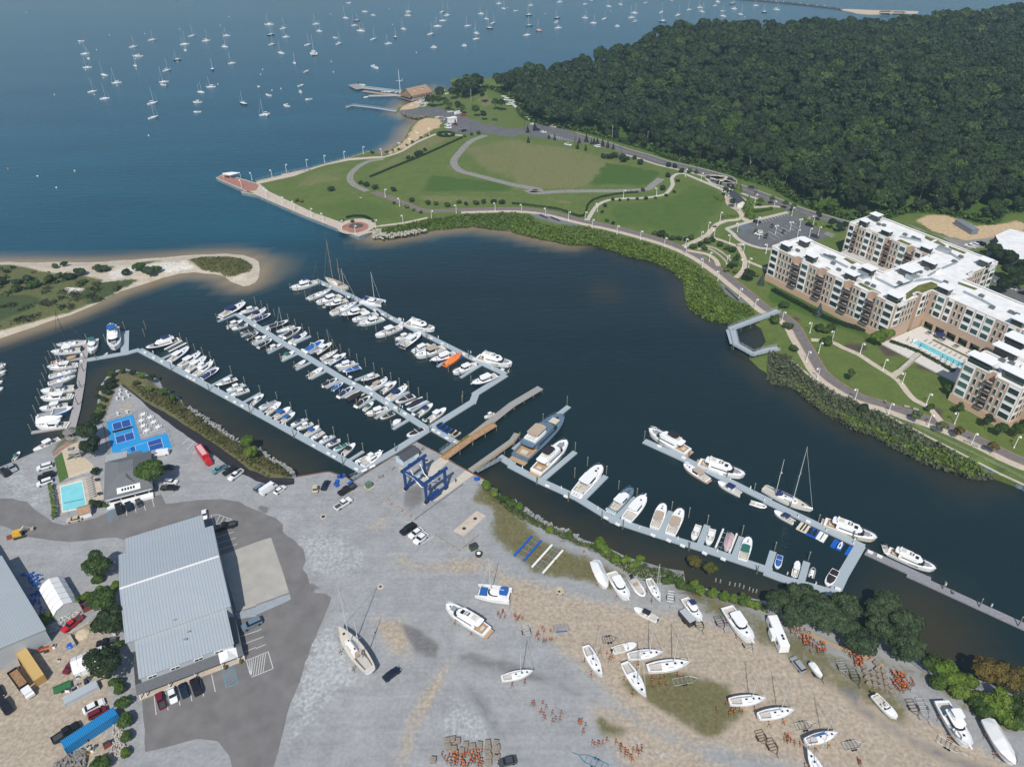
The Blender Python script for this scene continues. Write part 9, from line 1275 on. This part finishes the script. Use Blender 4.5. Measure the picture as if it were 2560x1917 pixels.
t = thing('swim_shelter', 'white sail shade over the promenade tip', 'shade', g1('c1 2000,1535'), .1); MB().add([(-5, -1.5, 3.2), (0, -2.5, 2.6), (6, -1.5, 3.4), (5, 1.8, 2.7), (0, 1.5, 3.4), (-5.5, 2, 2.8)], [(0, 1, 4, 5), (1, 2, 3, 4)]).build('canopy', WHITE, t); mb = MB(); [mb.cyl((x, y, 0), .08, 3, 6) for x, y in ((-5, -1.5), (0, -2.5), (6, -1.5), (5, 1.8), (0, 1.5), (-5.5, 2))]; mb.build('pole', WHITE, t)
# curved garden terraces
for i, s in enumerate(('c7 1600,500 1680,490 1760,530 1830,590 1850,620', 'c7 1620,470 1720,480 1800,520 1870,580 1885,610')): t = thing('terrace_wall', ('lower curved stone terrace wall in the garden', 'upper curved stone terrace wall in the garden')[i], 'wall', (0, 0, 0)); mb = MB(); strip(curve([Vector((v.x, v.y)) for v in gp(s)], 2), .9, 1.8, 2.6, mb); mb.build('stone_course', M('terrace stone', (.42,.37,.29), .9, .2, 1), t)
# people
def person(label, p, rz, shirt, trousers, walk=.25):
    vs_ = [(0, 0, .95), (0, 0, 1.2), (0, 0, 1.42), (0, 0, 1.55), (.02, 0, 1.68), (0, .19, 1.40), (.05, .26, 1.12), (.16, .27, .90), (0, -.19, 1.40), (-.05, -.26, 1.12), (.02, -.27, .88), (0, .09, .90), (walk*.5, .10, .50), (walk*.6, .10, .08), (walk*.6+.14, .10, .05), (0, -.09, .90), (-walk*.3, -.10, .50), (-walk, -.10, .09), (-walk+.14, -.10, .05)]
    ed = [(0, 1), (1, 2), (2, 3), (3, 4), (2, 5), (5, 6), (6, 7), (2, 8), (8, 9), (9, 10), (0, 11), (11, 12), (12, 13), (13, 14), (0, 15), (15, 16), (16, 17), (17, 18)]; rr = [.15, .15, .17, .06, .105, .07, .05, .04, .07, .05, .04, .10, .07, .05, .05, .10, .07, .05, .05]
    me = bpy.data.meshes.new('person'); me.from_pydata(vs_, ed, []); o = obj('person', me, None, loc=p); o.rotation_euler = (0, 0, rz); o.modifiers.new('skin', 'SKIN')
    for v, r in zip(me.skin_vertices[0].data, rr): v.radius = (r, r)
    me.skin_vertices[0].data[0].use_root = True; s = o.modifiers.new('sub', 'SUBSURF'); s.levels = s.render_levels = 1; me.materials.append(M('skin', (.45,.27,.19), .6)); tag(o, label, 'person')
    MB().loft([[(x*k-.0, y*k2, z) for x, y in ((-.12, -.2), (.12, -.2), (.14, 0), (.12, .2), (-.12, .2), (-.14, 0))] for z, k, k2 in ((.93, 1.25, .95), (1.2, 1.2, .95), (1.43, 1.1, 1.1), (1.5, .6, .5))]).build('shirt', shirt, o); mb = MB(); mb.tube([(0, .09, .96), (walk*.5, .10, .5), (walk*.6, .10, .12)], .125, 7, .075); mb.tube([(0, -.09, .96), (-walk*.3, -.10, .5), (-walk, -.10, .13)], .125, 7, .075); mb.build('trousers', trousers, o); MB().ball((-.01, 0, 1.75), .115, 8, 6, .8).build('hair', DARK, o)
person('person in dark clothes walking on the lift runway', g1('c10 1722,845'), 1.2, CARC['m'][1], DARK); person('person in bright green shirt by the bike path', g1('c12 1005,165'), 2.0, M('lime shirt', (.20,.62,.08), .8), DARK); person('person in dark clothes on the bay promenade', g1('c2 297,1490'), .3, DARK, DARK); person('person in red on the grey timber dock', g1('c16 1590,165', .6), 2.4, CARC['r'][1], DARK)
# ------------------------------------------------------------------ the air
hz = MB().box((300, 1500, 150), (4200, 3600, 310)).build('haze', None); tag(hz, kind='stuff')
hm_ = bpy.data.materials.new('haze'); hm_.use_nodes = True; t = hm_.node_tree; t.nodes.clear(); pv = t.nodes.new('ShaderNodeVolumePrincipled'); pv.inputs['Color'].default_value = (.60, .84, 1.0, 1); pv.inputs['Density'].default_value = .00022; pv.inputs['Anisotropy'].default_value = .3
ou = t.nodes.new('ShaderNodeOutputMaterial'); t.links.new(pv.outputs[0], ou.inputs['Volume']); hz.data.materials.append(hm_)
for o in S.objects:
    l = o.get('label')
    if l and len(l.split()) > 16:
        for a, b in ((' moored in the bay,', ' at mooring,'), (' lying alone on its mooring,', ' at mooring,'), ('in the second farthest row of moorings', 'in second farthest row'), ('in the third farthest row of moorings', 'in third farthest row'), ('in the second nearest row of moorings', 'in second nearest row'), ('row of moorings', 'row'), ('from the left', 'from left'), (' the ', ' ')):
            if len(l.split()) > 16: l = l.replace(a, b)
        o['label'] = ' '.join(l.split()[:16])
